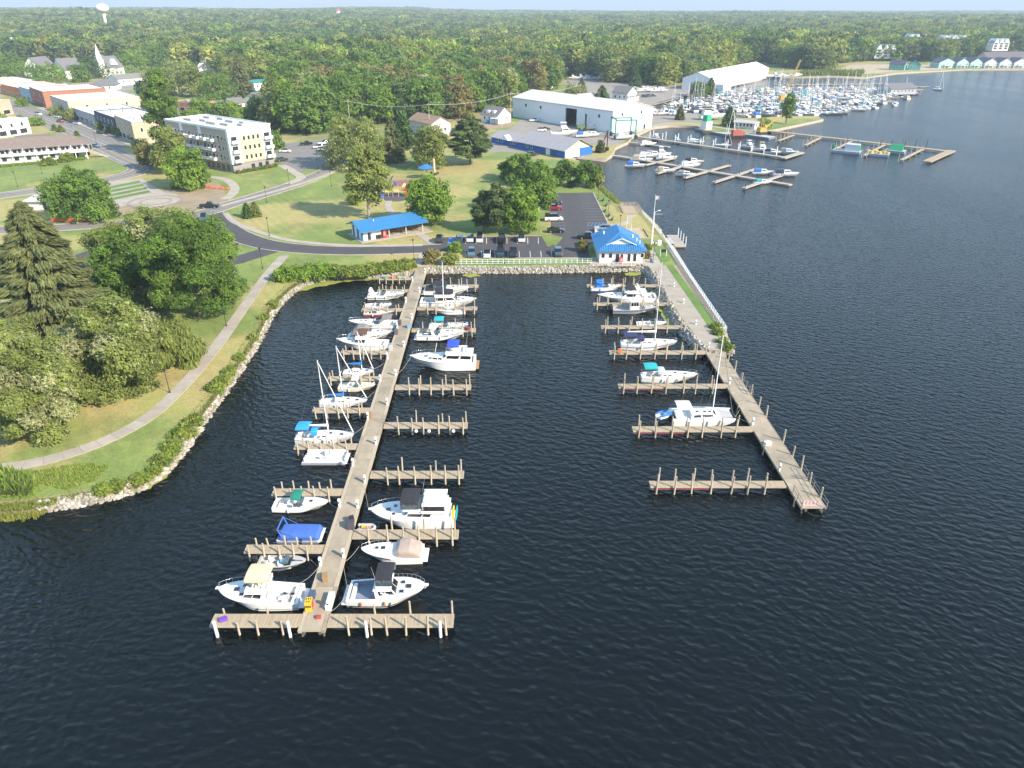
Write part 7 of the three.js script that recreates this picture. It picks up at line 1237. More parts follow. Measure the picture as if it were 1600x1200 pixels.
function car(kind, [r, g, b], [x, z], turn, label, y = LAND + 0.06, group = 'cars parked or driving in the town') {
  const P = carProfiles[kind], W = 1.84;
  const G = carGeo[kind] ??= (() => {
    const ex = (pts, w, bev) => metreUv(new THREE.ExtrudeGeometry(new THREE.Shape(pts.map((p) => new THREE.Vector2(...p))), { depth: w - bev * 2, bevelThickness: bev, bevelSize: bev * 0.7, bevelSegments: 2 }).translate(0, 0, -(w - bev * 2) / 2));
    const c = P.cab, roof = [[c[1][0] - 0.02, c[1][1] - 0.05], [c[1][0] + 0.08, c[1][1] + 0.02], [c[2][0] - 0.06, c[2][1] + 0.02], [c[2][0] + 0.03, c[2][1] - 0.05]];
    return { body: ex(P.body, W, 0.09), glass: ex(c, W - 0.26, 0.1), roof: ex(roof, W - 0.3, 0.05) };
  })();
  const o = thing(kind === 'pickup' ? 'pickup_truck' : kind === 'van' ? 'van' : 'parked_car', label, kind === 'pickup' ? 'truck' : kind === 'van' ? 'van' : 'car', [x, y, z], turn, group);
  const k = 'car' + [r, g, b], pm = paintCache[k] ??= new THREE.MeshPhysicalMaterial({ color: lin(r, g, b), roughness: 0.35, metalness: 0.15, clearcoat: 1, clearcoatRoughness: 0.08, side: THREE.DoubleSide });
  part(o, 'body', G.body, pm); part(o, 'windows', G.glass, M.glass); part(o, 'roof', G.roof, pm);
  if (kind === 'pickup') part(o, 'cargo_bed', box(1.85, 0.05, 1.5, -1.75, 1.16, 0), M.black);
  for (const q of [-1, 1]) {
    for (const f of [-P.L * 0.29, P.L * 0.29]) { const w = part(o, 'wheel', tyreGeo, M.rubber); w.position.set(f, 0.34, q * 0.84); part(w, 'rim', rimGeo, M.alu); }
    part(o, 'headlight', box(0.08, 0.14, 0.38, P.L / 2 - 0.04, 0.72, q * 0.62), M.white); part(o, 'taillight', box(0.08, 0.24, 0.26, -P.L / 2 + 0.02, 0.85, q * 0.68), paint(0.35, 0.02, 0.02, 0.3));
  }
  return o;
}
const UP = Math.PI / 2, CC = { white: [0.72, 0.72, 0.72], black: [0.012, 0.012, 0.014], dark: [0.04, 0.045, 0.05], blue: [0.03, 0.07, 0.15], slate: [0.08, 0.13, 0.17], red: [0.3, 0.02, 0.03], silver: [0.42, 0.43, 0.45], teal: [0.02, 0.05, 0.06] };
for (const [kind, c, px, py, t, l] of [
  ['suv', 'dark', 687, 377, UP, 'dark car at the pavilion end of the upper parking row'], ['suv', 'blue', 718, 377, UP, 'navy car beside the blue accessible bay'], ['suv', 'white', 735, 376, UP, 'white car beside the tall white van'], ['van', 'white', 750, 376, UP, 'tall white van in the upper parking row'], ['pickup', 'black', 784, 377, UP, 'black pickup alone in the upper parking row'], ['suv', 'white', 815, 376, UP, 'white car at the island end of the upper row'],
  ['suv', 'slate', 737, 399, -UP, 'slate blue car at the bush end of the lower row'], ['sedan', 'white', 761, 400, UP, 'white hatchback in the lower parking row'], ['van', 'teal', 782, 399, -UP, 'dark van beside the quay lamp'], ['pickup', 'black', 802, 399, -UP, 'black truck in the middle of the lower row'], ['suv', 'dark', 872, 399, -UP, 'dark car alone near the harbour house lawn'],
  ['van', 'white', 865, 345, 0.05, 'white minivan under the dense maple'], ['sedan', 'black', 868, 363, 0, 'black saloon at the island of the long car park'], ['suv', 'red', 866, 328, 0, 'red car half hidden by the dense maple'], ['sedan', 'dark', 866, 319, 0, 'dark car deepest under the dense maple'], ['pickup', 'black', 918, 373, 0, 'black pickup behind the harbour house roof'], ['sedan', 'white', 942, 366, 0, 'white car behind the harbour house roof'], ['suv', 'silver', 941, 361, Math.PI, 'grey car beside the volleyball sand'],
  ['pickup', 'black', 328, 325, 0.15, 'black pickup driving at the plaza'], ['suv', 'blue', 319, 344, -1.3, 'navy car at the mouth of the marina drive'], ['sedan', 'blue', 137, 447, 0.3, 'navy car in the shade of the near car park'],
  ['sedan', 'slate', 150, 230, -0.45, 'blue car at the street bend'], ['suv', 'dark', 158, 209, -0.5, 'black car before the dark shop front'], ['suv', 'silver', 176, 214, -0.5, 'silver car nearest the tan corner shop'], ['sedan', 'red', 95, 191, -0.5, 'maroon car on the main street'], ['sedan', 'white', 91, 184, -0.5, 'white car above the maroon one'], ['suv', 'dark', 113, 192, -0.5, 'dark car of the pair by the long store'], ['sedan', 'white', 121, 194.5, -0.5, 'white car of the pair by the long store'], ['suv', 'white', 60, 180, -0.5, 'white car far up the main street'],
  ['pickup', 'black', 479, 227, 0.3, 'black truck in the apartment car park'], ['pickup', 'white', 500, 232, 0.2, 'white truck in the apartment car park'], ['pickup', 'white', 507, 226, 0.2, 'second white truck, farther back by the apartments'], ['suv', 'slate', 503, 241, 0.2, 'blue car nearest the grey maple'], ['sedan', 'white', 446, 238, 0, 'white car beside the apartment end wall'], ['suv', 'dark', 437, 226, 0, 'dark car behind the apartment corner'], ['suv', 'dark', 441, 252, 0.5, 'dark car under the apartment balconies'], ['suv', 'silver', 505, 236, 0.2, 'silver car between truck and blue car'],
  ['suv', 'white', 847, 205, 0.1, 'white car before the large shed'], ['pickup', 'white', 835, 190, 0.1, 'white truck by the large shed wall'], ['sedan', 'black', 852, 203, 0.2, 'black car beside the white one before the shed'], ['suv', 'dark', 832, 243, 0.1, 'dark car behind the shrubs at the blue sided hall'], ['suv', 'dark', 1007, 152, 0, 'first dark car of the yard row'], ['suv', 'slate', 1014, 151.3, 0, 'grey blue car of the yard row'], ['sedan', 'dark', 1020, 150.6, 0, 'last dark car of the yard row'], ['suv', 'red', 425, 172, 0.4, 'red car behind the apartment roof trees'], ['suv', 'blue', 128, 138, 0, 'dark car by the grey hip roofed house'], ['sedan', 'slate', 155, 135, 0, 'blue car by the grey hip roofed house']])
  car(kind, CC[c], groundAt(px, py), t, l);
// ---------------------------------------------------------------- town
{ // four storey apartment block
  const near = [-104.46,-273.22], u = [-0.787, -0.617], W = 44, D = 18.5, h = 15.4;
  const A = [near[0] + u[0] * W, near[1] + u[1] * W], F = frontOf(A, near);
  const o = thing('apartment_block', 'four storey apartment block with white balconies and a flat white roof', 'apartment block', [F.x, LAND, F.z], F.turn);
  const taupe = mottled([0.43, 0.35, 0.28], 0.08, 8, 140), tan = siding(0.52, 0.42, 0.3), brickGrey = mottled([0.27, 0.25, 0.24], 0.15, 4, 141), deckWhite = paint(0.76, 0.77, 0.78, 0.5);
  part(o, 'ground_floor', box(W - 0.6, 3.4, D - 0.6, 0, 1.5, -D / 2), brickGrey);
  part(o, 'upper_walls', box(W, h - 3.2, D, 0, 3.2 + (h - 3.2) / 2, -D / 2), taupe);
  part(o, 'end_cladding', [box(0.1, 9.4, 9.2, W / 2 + 0.055, 8.3, -D / 2 - 0.2)], tan);
  for (const g of [box(0.12, h - 3.2, 4.4, W / 2 + 0.045, 3.2 + (h - 3.2) / 2, -2.3), box(0.12, h - 3.2, 4.2, W / 2 + 0.045, 3.2 + (h - 3.2) / 2, -D + 2.2), box(0.12, 2.4, 9.6, W / 2 + 0.045, h - 1.2, -D / 2 - 0.2), box(1.2, h - 3.2, 0.12, W / 2 - 0.5, 3.2 + (h - 3.2) / 2, 0.045), ...[-0.23, 0.07].map((q) => box(2, 3, 0.12, W * q, h - 1.3, 0.045))]) part(o, 'white_panel', g, deckWhite);
  const rf = part(o, 'roof', box(W - 0.6, 0.2, D - 0.6, 0, h + 0.02, -D / 2), membrane); part(rf, 'parapet', [box(W + 0.2, 0.7, 0.3, 0, h + 0.2, 0), box(W + 0.2, 0.7, 0.3, 0, h + 0.2, -D), box(0.3, 0.7, D - 0.3, -W / 2, h + 0.2, -D / 2), box(0.3, 0.7, D - 0.3, W / 2, h + 0.2, -D / 2)], deckWhite);
  for (const [x, z, n] of [[-15, -5, 5], [-14, -13, 4], [-7, -7, 4], [-6, -14, 4], [1, -5, 6], [3, -12, 5], [9, -6, 5], [11, -13, 3], [16, -9, 3]]) for (let i = 0; i < n; i++) part(rf, 'rooftop_unit', rbox(0.85, 0.95, 0.85, x + i * 1.15, h + 0.6, z, 0.05), M.deckGrey);
  for (let s = 0; s < 3; s++) {
    const y = 4 + s * 3.4;
    for (let i = 0; i < 8; i++) {
      const x = -W / 2 + 3.2 + i * 5;
      windowOn(o, 'f', W, D, x - 0.8, y, 1.5, 2.1); windowOn(o, 'f', W, D, x + 1.5, y + 0.6, 0.9, 1.4);
      if (i < 7) { const b = part(o, 'balcony', [box(3.4, 0.16, 1.7, x, y - 0.1, 0.86), box(3.4, 0.95, 0.06, x, y + 0.45, 1.68), box(0.06, 0.95, 1.6, x - 1.67, y + 0.45, 0.85), box(0.06, 0.95, 1.6, x + 1.67, y + 0.45, 0.85)], deckWhite); }
    }
    for (const q of [-3, -1, 1, 3]) windowOn(o, 'r', W + 0.12, D, q + 0.2, y + 0.4, 0.95, 1.5, paint(0.7, 0.66, 0.55));
    for (const q of [-D / 2 + 2.2, D / 2 - 2.2]) { windowOn(o, 'r', W + 0.12, D, q, y, 2.4, 2.1); part(o, 'end_balcony', [box(1.6, 0.16, 3.4, W / 2 + 0.9, y - 0.1, -D / 2 - q), box(0.06, 0.95, 3.4, W / 2 + 1.68, y + 0.45, -D / 2 - q), box(1.5, 0.95, 0.06, W / 2 + 0.86, y + 0.45, -D / 2 - q + 1.67), box(1.5, 0.95, 0.06, W / 2 + 0.86, y + 0.45, -D / 2 - q - 1.67)], deckWhite); }
    windowOn(o, 'f', W, D, W / 2 - 2.6, y + 0.5, 0.6, 1.3);
  }
  for (let i = 0; i < 12; i++) windowOn(o, 'f', W - 0.6, D - 0.6, -W / 2 + 3 + i * 3.4, 0.6, 2, 1.9, null).translateZ(-0.3);
  for (const q of [-6, -3, 0.2]) { const m = windowOn(o, 'r', W - 0.6, D - 0.6, -q, 0.5, 1.5, 1.8, null); m.translateZ(0); }
  for (let i = 0; i < 8; i++) { const t = i / 7, p = [W / 2 + 1.4, -1 - t * 16], c = Math.cos(F.turn), s = Math.sin(F.turn); tree('shrub', `low shrub along the apartment end wall, ${['first', 'second', 'third', 'fourth', 'fifth', 'sixth', 'seventh', 'eighth'][i]} from the balcony side`, [F.x + p[0] * c + p[1] * s, F.z - p[0] * s + p[1] * c, 1.2, 1.8], 'shrub', i % 3 ? 'green' : 'tan', { count: 260, size: 0.25, category: 'shrub', group: 'shrubs along the apartment wall' }); }
}
{ // two storey motel with a brown roof
  const F = frontOf([-220.2,-281.68], [-176.54,-304.34]), W = F.w, D = 13, h = 6.2, o = thing('motel', 'long two storey motel with brown roof and white balcony rail', 'motel', [F.x, LAND, F.z - 1.5], F.turn);
  walls(o, W, D, h, siding(0.66, 0.66, 0.66)); hip(o, W, D, h, 2.6, brownShingle, 1.5, W - 10);
  part(o, 'balcony', [box(W * 0.98, 0.2, 1.5, 0, 2.9, 0.75), box(W * 0.98, 0.8, 0.08, 0, 3.4, 1.46)], M.white); for (let x = -W / 2 + 2; x < W / 2; x += 4.2) { part(o, 'post', box(0.16, 5.6, 0.16, x, 2.8, 1.36), M.white); windowOn(o, 'f', W, D, x + 1.2, 3.6, 1.3, 1.3, null); windowOn(o, 'f', W, D, x + 2.8, 3.1, 0.9, 2, paint(0.5, 0.5, 0.5)); windowOn(o, 'f', W, D, x + 1.2, 0.8, 1.6, 1.4, null); }
  part(o, 'terrace', [box(9, 0.25, 4, W / 2 - 4, 3.0, 2), ...[-8, -4, 0].map((q) => box(0.25, 3, 0.25, W / 2 + q, 1.4, 3.7))], M.white); part(o, 'terrace_rail', poly([[W / 2 - 8.4, 4, 3.9], [W / 2 + 0.4, 4, 3.9], [W / 2 + 0.4, 4, 0.2]], 0.05), M.white);
  part(o, 'stairs', [0, 1, 2, 3, 4, 5, 6].map((i) => box(1.6, 0.42, 1.2, W / 2 + 1.4 + i * 0.9, 2.7 - i * 0.42, 1.4)), M.concrete);
  part(o, 'dormer_block', box(12, 2.4, 6, W * 0.12, h + 1, -D + 1), brownShingle);
  blades('rough hedge greenery along the foot of the motel', 'hedge greenery', [[-207.79,-274.4],[-199.53,-284.18],[-182.99,-294.62],[-174.29,-300.1],[-177.3,-305.77],[-190.72,-294.62],[-201.15,-286.73]], 4200, 0.9, [[0.1, 0.17, 0.03], [0.13, 0.2, 0.035]], 17);
}
// shops on both sides of the main street: front edge, depth, height, wall, roof, what
function shop(name, label, a, b, D, h, mat, { roof = membrane, win = 4, rows = 2, frame = frameWhite, side = 0, parapet = mat, awning, sideWin = 0, signs = 0 } = {}) {
  const F = frontOf(groundAt(...a), groundAt(...b)), W = F.w, o = thing(name, label, 'shop', [F.x, LAND, F.z], F.turn);
  walls(o, W, D, h, mat); const r = part(o, 'roof', box(W - 0.5, 0.12, D - 0.5, 0, h - 0.13, -D / 2), roof); part(r, 'parapet', [box(W, 0.6, 0.3, 0, h, -0.15), box(W, 0.6, 0.3, 0, h, -D + 0.15), box(0.3, 0.6, D - 0.6, -W / 2 + 0.15, h, -D / 2), box(0.3, 0.6, D - 0.6, W / 2 - 0.15, h, -D / 2)], parapet);
  for (let s = 0; s < rows; s++) for (let i = 0; i < win; i++) windowOn(o, 'f', W, D, (i - (win - 1) / 2) * W / win * 0.92, s ? h * 0.58 : 0.6, s ? 1.1 : W / win * 0.62, s ? 1.7 : 2.2, frame);
  for (let i = 0; i < sideWin; i++) windowOn(o, 'r', W, D, (i - (sideWin - 1) / 2) * D / sideWin * 0.8, h * 0.55, 1, 1.7, frame);
  if (awning) part(o, 'awning', faces([[[-W * 0.35, 3.6, 0.05], [W * 0.35, 3.6, 0.05], [W * 0.35, 2.8, 1.5], [-W * 0.35, 2.8, 1.5]], [[-W * 0.35, 2.8, 1.5], [W * 0.35, 2.8, 1.5], [W * 0.35, 2.5, 1.5], [-W * 0.35, 2.5, 1.5]]]), awning);
  for (let i = 0; i < 3; i++) part(r, 'rooftop_unit', rbox(1.4, 1, 1.2, rr(-W * 0.3, W * 0.3), h + 0.45, -D * rr(0.25, 0.8), 0.05), M.deckGrey);
  return o;
}
const brick = mottled([0.34, 0.15, 0.09], 0.16, 3, 142), buff = mottled([0.46, 0.37, 0.26], 0.12, 5, 143), beigeWall = mottled([0.47, 0.41, 0.33], 0.08, 6, 144), greyWall = mottled([0.36, 0.37, 0.39], 0.1, 6, 145), navyWall = mottled([0.05, 0.065, 0.09], 0.12, 5, 146), orangeWall = mottled([0.6, 0.18, 0.06], 0.1, 5, 147), paleBlue = mottled([0.3, 0.42, 0.52], 0.08, 5, 148);
shop('corner_shop', 'tan corner shop nearest the street bend', [186, 213], [213, 226], 16, 9.5, buff, { win: 4, rows: 2, sideWin: 3, parapet: greyWall });
shop('dark_shop', 'dark blue grey shop with white framed windows', [153, 200], [184, 212], 20, 8.2, navyWall, { win: 5, rows: 2 });
shop('low_shop', 'low grey shop with a bright white flat roof', [118, 187], [151, 199], 26, 6, greyWall, { win: 4, rows: 1 });
shop('long_store', 'long beige store with a two level white roof', [84, 173], [112, 184], 40, 8.4, beigeWall, { win: 4, rows: 2, roof: membrane, sideWin: 3 });
shop('brick_shop', 'red brick shop with arched upper windows and red awning', [52, 160], [73, 168.5], 36, 9.2, brick, { win: 2, rows: 2, awning: paint(0.55, 0.03, 0.05), sideWin: 6 });
shop('blue_shop', 'pale blue fronted shop beside the brick one', [34, 154], [51, 159.6], 30, 7.6, paleBlue, { win: 2, rows: 1 });
shop('orange_shop', 'orange fronted shop at the far end of the street', [5, 147], [33, 153.6], 30, 6.5, orangeWall, { win: 4, rows: 1 });
shop('far_shop', 'white low shop beyond the orange one', [-40, 138], [4, 146.6], 30, 6.5, beigeWall, { win: 4, rows: 1 });
shop('tan_block', 'plain tan block across the main street', [-45, 190], [22, 178], 24, 8, buff, { win: 4, rows: 1 });
shop('white_block', 'white flat roofed block behind the motel', [-40, 222], [50, 208], 18, 7, mottled([0.66, 0.66, 0.66], 0.06, 6, 149), { win: 5, rows: 2 });
shop('white_annex', 'white walled annex with dark roof behind the long store', [178, 170], [226, 174], 14, 7, paint(0.64, 0.64, 0.63), { roof: greyShingle, win: 4, rows: 1 });
shop('brick_depot', 'low brick sided store behind the apartments', [268, 174], [305, 177], 16, 5.2, mottled([0.42, 0.2, 0.12], 0.14, 4, 150), { roof: greyShingle, win: 3, rows: 1 });
function house(name, label, a, b, D, h, rise, wall, roof, { ridge = 'x', hipped = 0, win = 3, category = 'house', over = 0.5, side = 2, y = LAND } = {}) {
  const F = frontOf(groundAt(...a), groundAt(...b)), W = F.w, o = thing(name, label, category, [F.x, y, F.z], F.turn);
  walls(o, W, D, h, wall); if (hipped) hip(o, W, D, h, rise, roof, over); else gable(o, W, D, h, rise, roof, { along: ridge, over, wall });
  for (let i = 0; i < win; i++) windowOn(o, 'f', W, D, (i - (win - 1) / 2) * W / win * 0.85, h * 0.4, 1, 1.4); for (let i = 0; i < side; i++) for (const f of ['l', 'r']) windowOn(o, f, W, D, (i - (side - 1) / 2) * D / side * 0.8, h * 0.4, 1, 1.4);
  return o;
}
house('bungalow', 'pale bungalow with a grey hip roof near the shops', [137, 143], [180, 142], 22, 4, 4, whiteSiding, greyShingle, { hipped: 1, win: 4 });
house('white_house', 'long white house with a moss grey roof', [186, 134], [236, 130], 16, 5, 3, whiteSiding, mottled([0.2, 0.2, 0.17], 0.2, 4, 151), { win: 5 });
house('grey_church', 'white building with steep grey gable, leftmost of the churches', [40, 120], [66, 120], 26, 8, 8, whiteSiding, greyShingle, { ridge: 'z', category: 'church' });
house('gabled_church', 'grey roofed church hall between the churches', [104, 123], [135, 121], 24, 7, 9, whiteSiding, greyShingle, { ridge: 'x', category: 'church', win: 4 });
{ const o = house('steeple_church', 'white church with a pointed steeple', [166, 121], [196, 119], 26, 8, 9, whiteSiding, greyShingle, { category: 'church', win: 4 }); part(o, 'steeple', [box(5, 15, 5, -12, 7.5, 1.5)], whiteSiding); part(o, 'spire', new THREE.ConeGeometry(3, 13, 4).rotateY(0.785).translate(-12, 21.5, 1.5), M.white); part(o, 'dormer', frustum([-3, 3, 3, 3, 10], [-0.1, 0.1, 3, 3, 15]).geo.translate(2, 0, -4), M.white); }
house('gabled_house', 'white gabled house high among the trees', [311, 113], [341, 112], 16, 7, 7, whiteSiding, greyShingle, { ridge: 'z' });
house('green_roofed_store', 'white store with a green metal roof edge', [398, 142], [428, 140], 18, 6, 1.2, whiteSiding, mottled([0.03, 0.25, 0.2], 0.1, 6, 152), { win: 4 });
house('white_cottage', 'white cottage with grey roof behind the apartments', [405, 165], [440, 160], 12, 4.5, 3, whiteSiding, greyShingle, { win: 3 });
house('white_cottage', 'small white cottage just above the apartment roof', [362, 172], [384, 170], 9, 4, 2.6, whiteSiding, greyShingle, { win: 2 });
house('garage', 'small pale garage left of the white cottage', [330, 172], [350, 171], 9, 3.4, 1.6, whiteSiding, greyShingle, { win: 1 });
house('tan_roofed_house', 'grey house with tan roof and white gable end', [640, 207], [675, 215], 11, 6.4, 2.8, siding(0.42, 0.42, 0.42), tanShingle, { win: 4, side: 2 });
{ const o = house('white_cottage', 'white cottage with dormers and a porch beside the large shed', [752, 191], [778, 194], 11, 4.6, 3.6, whiteSiding, greyShingle, { win: 3 }); part(o, 'porch', [box(9, 0.2, 3.4, 7, 3, 1.4), ...[3, 7, 11].map((x) => box(0.2, 3, 0.2, x, 1.5, 2.9))], M.white); part(o, 'dormer', [box(2, 1.6, 2.4, -2, 5.6, -2), box(2, 1.6, 2.4, 2, 5.6, -2)], M.white); }
{ const [x, z] = groundAt(763, 191.5), o = thing('refuse_bin', 'blue refuse container beside the dormered cottage', 'bin', [x, LAND, z + 2]); part(o, 'body', box(2.4, 1.5, 1.6, 0, 0.75, 0), paint(0.03, 0.2, 0.45)); part(o, 'lid', box(2.5, 0.1, 1.7, 0, 1.55, 0), paint(0.02, 0.1, 0.25)); }
{ // large white boat shed
  const A = [0.37,-433.26], B = [49.74,-371.32], C = [71.55,-390.79], F = frontOf(A, B), W = F.w, D = Math.hypot(C[0] - B[0], C[1] - B[1]), h = 10.2;
  const o = thing('boat_shed', 'huge white metal boat shed with a tall open doorway', 'shed', [F.x, LAND, F.z], F.turn);
  const dx = W * 0.12, dw = 8.4, dh = 8.8;  // the doorway is a real opening into a dark hall
  part(o, 'walls', [box(W / 2 + dx - dw / 2, h, 0.3, (-W / 2 + dx - dw / 2) / 2, h / 2, -0.15), box(W / 2 - dx - dw / 2, h, 0.3, (W / 2 + dx + dw / 2) / 2, h / 2, -0.15), box(dw, h - dh, 0.3, dx, dh + (h - dh) / 2, -0.15), box(W, h, 0.3, 0, h / 2, -D + 0.15), box(0.3, h, D - 0.6, -W / 2 + 0.15, h / 2, -D / 2), box(0.3, h, D - 0.6, W / 2 - 0.15, h / 2, -D / 2)], metalWall);
  gable(o, W, D, h + 0.2, 3.2, mottled([0.58, 0.56, 0.53], 0.1, 9, 157), { over: 0.4, thick: 0.25 }); { const y = h, g = (x) => faces([[[x, y, -0.01], [x, y, -D + 0.01], [x, y + 3.2, -D / 2]]]); part(o, 'gable_walls', [g(W / 2 - 0.05), g(-W / 2 + 0.05)], metalWall); }
  for (const u of [-0.35, -0.19, 0.38]) windowOn(o, 'f', W, D, W * u, 6.4, 1.3, 1.5, null); for (const u of [-8, 6]) windowOn(o, 'r', W, D, u, 7.6, 1.1, 1.4, null); windowOn(o, 'r', W, D, 9, 0, 1.4, 2.2, null, glassDark, 'door');
  part(o, 'sliding_door', box(dw * 0.6, dh, 0.2, dx - dw * 0.82, dh / 2, 0.14), metalWall); part(o, 'downpipe', [-0.25, 0.02, 0.25].map((u) => box(0.12, h - 0.2, 0.1, W * u, h / 2, 0.06)), M.white); part(o, 'gutter', box(W, 0.3, 0.3, 0, h - 0.02, 0.3), paint(0.5, 0.5, 0.5));
}
{ // blue sided hall
  const F = frontOf([-9.52,-344.39], [22.83,-304.34]), W = F.w, D = 16, h = 3.5, o = thing('blue_hall', 'low hall with grey roof and bright blue walls beside the cove', 'hall', [F.x, LAND, F.z], F.turn), blue = mottled([0.02, 0.13, 0.42], 0.08, 6, 153), roofL = mottled([0.34, 0.32, 0.33], 0.1, 7, 154);
  walls(o, W * 0.42, D * 0.7, h - 0.8, blue, 'wing_walls').position.x = -W * 0.29;
  const wing = new THREE.Group(); wing.name = 'wing'; wing.position.set(-W * 0.29, 0, 0); o.add(wing); gable(wing, W * 0.42, D * 0.7, h - 0.8, 2.2, roofL, { over: 0.6, wall: M.white });
  part(wing, 'porch_gable', frustum([-2.6, 2.6, 1.4, 1.4, h - 0.9], [-0.1, 0.1, 1.4, 1.4, h + 1.1]).geo.translate(1, 0, 0.4), M.white);
  const hall = new THREE.Group(); hall.name = 'hall'; hall.position.set(W * 0.21, 0, 1.5); o.add(hall); walls(hall, W * 0.58, D, h, blue, 'hall_walls'); gable(hall, W * 0.58, D, h, 3.6, roofL, { over: 0.9, wall: paint(0.62, 0.52, 0.36) });
  part(hall, 'pale_panel', [box(2.6, h - 0.3, 0.1, W * 0.09, h / 2 - 0.2, 0.06), box(0.1, h - 0.4, D * 0.5, W * 0.29 + 0.06, h / 2 - 0.2, -D * 0.28)], M.white); windowOn(hall, 'f', W * 0.58, D, W * 0.17, 0, 1.8, 2.4, null, paint(0.03, 0.08, 0.25), 'door');
  for (const u of [-6, -3, 4, 6]) windowOn(wing, 'f', W * 0.42, D, u, 1, 1.1, 1.3); for (const u of [-9, -6]) windowOn(hall, 'f', W * 0.58, D, u, 1.4, 1, 1.2);
}
{ // long white storage hall
  const A = [150.77,-577.68], B = [230.65,-696.72], F = frontOf(A, B), C = [143.63,-629.08], D = 24, W = F.w, h = 8;
  const o = thing('storage_hall', 'long bright white storage hall above the packed marina', 'hall', [F.x, LAND, F.z], F.turn); walls(o, W, D, h, metalWall); gable(o, W, D, h, 4.6, mottled([0.78, 0.78, 0.78], 0.04, 12, 155), { over: 0.4, wall: metalWall }); part(o, 'lean_to', box(18, 5, 10, -W / 2 + 8, 2.4, 4), metalWall);
}
house('yard_house', 'white yard house with dark grey roof', [956, 158], [980, 160], 12, 6, 3.5, whiteSiding, greyShingle, { win: 3 });
house('yard_office', 'low white office joined to the yard house', [981, 160], [998, 157], 10, 3.6, 2, whiteSiding, greyShingle, { win: 3 });
house('yard_garage', 'low white garage behind the large shed', [908, 160], [932, 158], 9, 3.5, 1.5, whiteSiding, seamGrey, { win: 2 });
house('wood_house', 'white house with porches at the woodland track', [849, 139], [864, 138], 12, 7, 3, whiteSiding, greyShingle, { win: 2 });
house('yard_store', 'long low grey store beside the peninsula cranes', [1146, 200], [1178, 203], 9, 3.2, 0.8, siding(0.5, 0.5, 0.5), seamGrey, { win: 5 });
house('boat_club', 'floating club house with a dark roof among the outer docks', [1391, 147], [1431, 146], 16, 4, 3, siding(0.4, 0.42, 0.45), greyShingle, { win: 6, y: 1 });
['teal wrapped', 'teal wrapped'].forEach((w, i) => house('new_house', `${w} house shell on the sand, ${i ? 'right' : 'left'} of the pair`, [[1388, 109], [1419, 109.5]][i], [[1412, 110], [1437, 110]][i], 14, 5.6, 3.6, siding(0.12, 0.38, 0.34), paint(0.06, 0.065, 0.09), { ridge: i ? 'z' : 'x' }));
[['first', 1466, 1492, 0], ['second', 1494, 1513, 0], ['third', 1515, 1534, 0], ['fourth', 1537, 1557, 1], ['fifth', 1560, 1580, 1], ['sixth', 1583, 1604, 1], ['seventh', 1607, 1628, 1]].forEach(([n, a, b, k]) => { if (a < 1600) { const o = house('row_house', `${k ? 'white trimmed blue grey' : 'pale teal'} lakeside house, ${n} of the row from the sand`, [a, 106.5], [b, 106.2], 14, 5.8, 4, k ? siding(0.42, 0.47, 0.54) : siding(0.36, 0.54, 0.5), paint(0.06, 0.065, 0.09), { ridge: 'z', win: 2 }); part(o, 'porch', [box(9, 0.3, 2.4, 0, 2.7, 1.3), ...[-4, 0, 4].map((x) => box(0.35, 5, 0.35, x, 2.4, 2.4))], M.white); } });
house('row_block', 'long dark roofed terrace with white gables behind the lakeside row', [1540, 98], [1640, 97], 16, 6, 5, siding(0.5, 0.47, 0.45), mottled([0.13, 0.11, 0.12], 0.1, 8, 156), { win: 8 });
function condo(label, px, w, y0, hgt, dist) { const x = (px - 800) / 1110 * dist * 0.9, o = thing('condo_block', label, 'apartment block', [x, y0, -dist], 0, 'white condo blocks on the hill'); part(o, 'walls', box(w, hgt, 14, 0, hgt / 2, 0), paint(0.7, 0.7, 0.7)); for (let i = 0; i < 3; i++) { const q = (i - 1) * w / 3; part(o, 'gable', frustum([-w / 7, w / 7, 7.6, 7.6, hgt], [-0.2, 0.2, 7.6, 7.6, hgt + 5]).geo.translate(q, 0, 0), M.white); for (let s = 0; s < 3; s++) part(o, 'window', box(w / 6, 1.8, 0.2, q, 3 + s * hgt / 3.4, 7.05), glassDark); } part(o, 'roof', frustum([-w / 2 - 0.5, w / 2 + 0.5, 7.6, 7.6, hgt], [-w / 2 + 3, w / 2 - 3, 0.5, 0.5, hgt + 4]).geo, paint(0.3, 0.3, 0.31)); }
condo('white condo block above the sand, leftmost and nearest', 1384, 24, 4, 10, 930); condo('white condo block second along the hill', 1430, 26, 10, 12, 1040); condo('white condo block third along the hill', 1488, 36, 10, 11, 1030); condo('white condo block rightmost on the hill', 1562, 20, 9, 9, 1000);
{ // water tower and red tank on the hill
  const o = thing('water_tower', 'white water tower with a broad bulb above the trees', 'water tower', [-765, 12, -1500]); part(o, 'stem', new THREE.LatheGeometry([[6, 0], [3, 6], [2.6, 30], [3.4, 38]].map((p) => new THREE.Vector2(...p)), 20), M.white); part(o, 'tank', new THREE.SphereGeometry(1, 24, 16).scale(11.2, 8, 11.2).translate(0, 45, 0), M.white);
  const r = thing('red_tank', 'small red topped tank on the distant ridge', 'water tower', [-575, 30, -2650]); part(r, 'drum', cyl(7, 7, 20, 0, 0, 0, 18), M.white); part(r, 'dome', new THREE.SphereGeometry(8, 18, 8, 0, 7, 0, 1.57).scale(1, 0.8, 1).translate(0, 20, 0), paint(0.6, 0.08, 0.06));
  const s = thing('white_silo', 'little white dome among the distant trees', 'tank', [-610, 6, -960]); part(s, 'drum', cyl(5, 5, 15, 0, 0, 0, 14), M.white); part(s, 'dome', new THREE.SphereGeometry(5.2, 14, 7, 0, 7, 0, 1.57).translate(0, 15, 0), M.white);
}
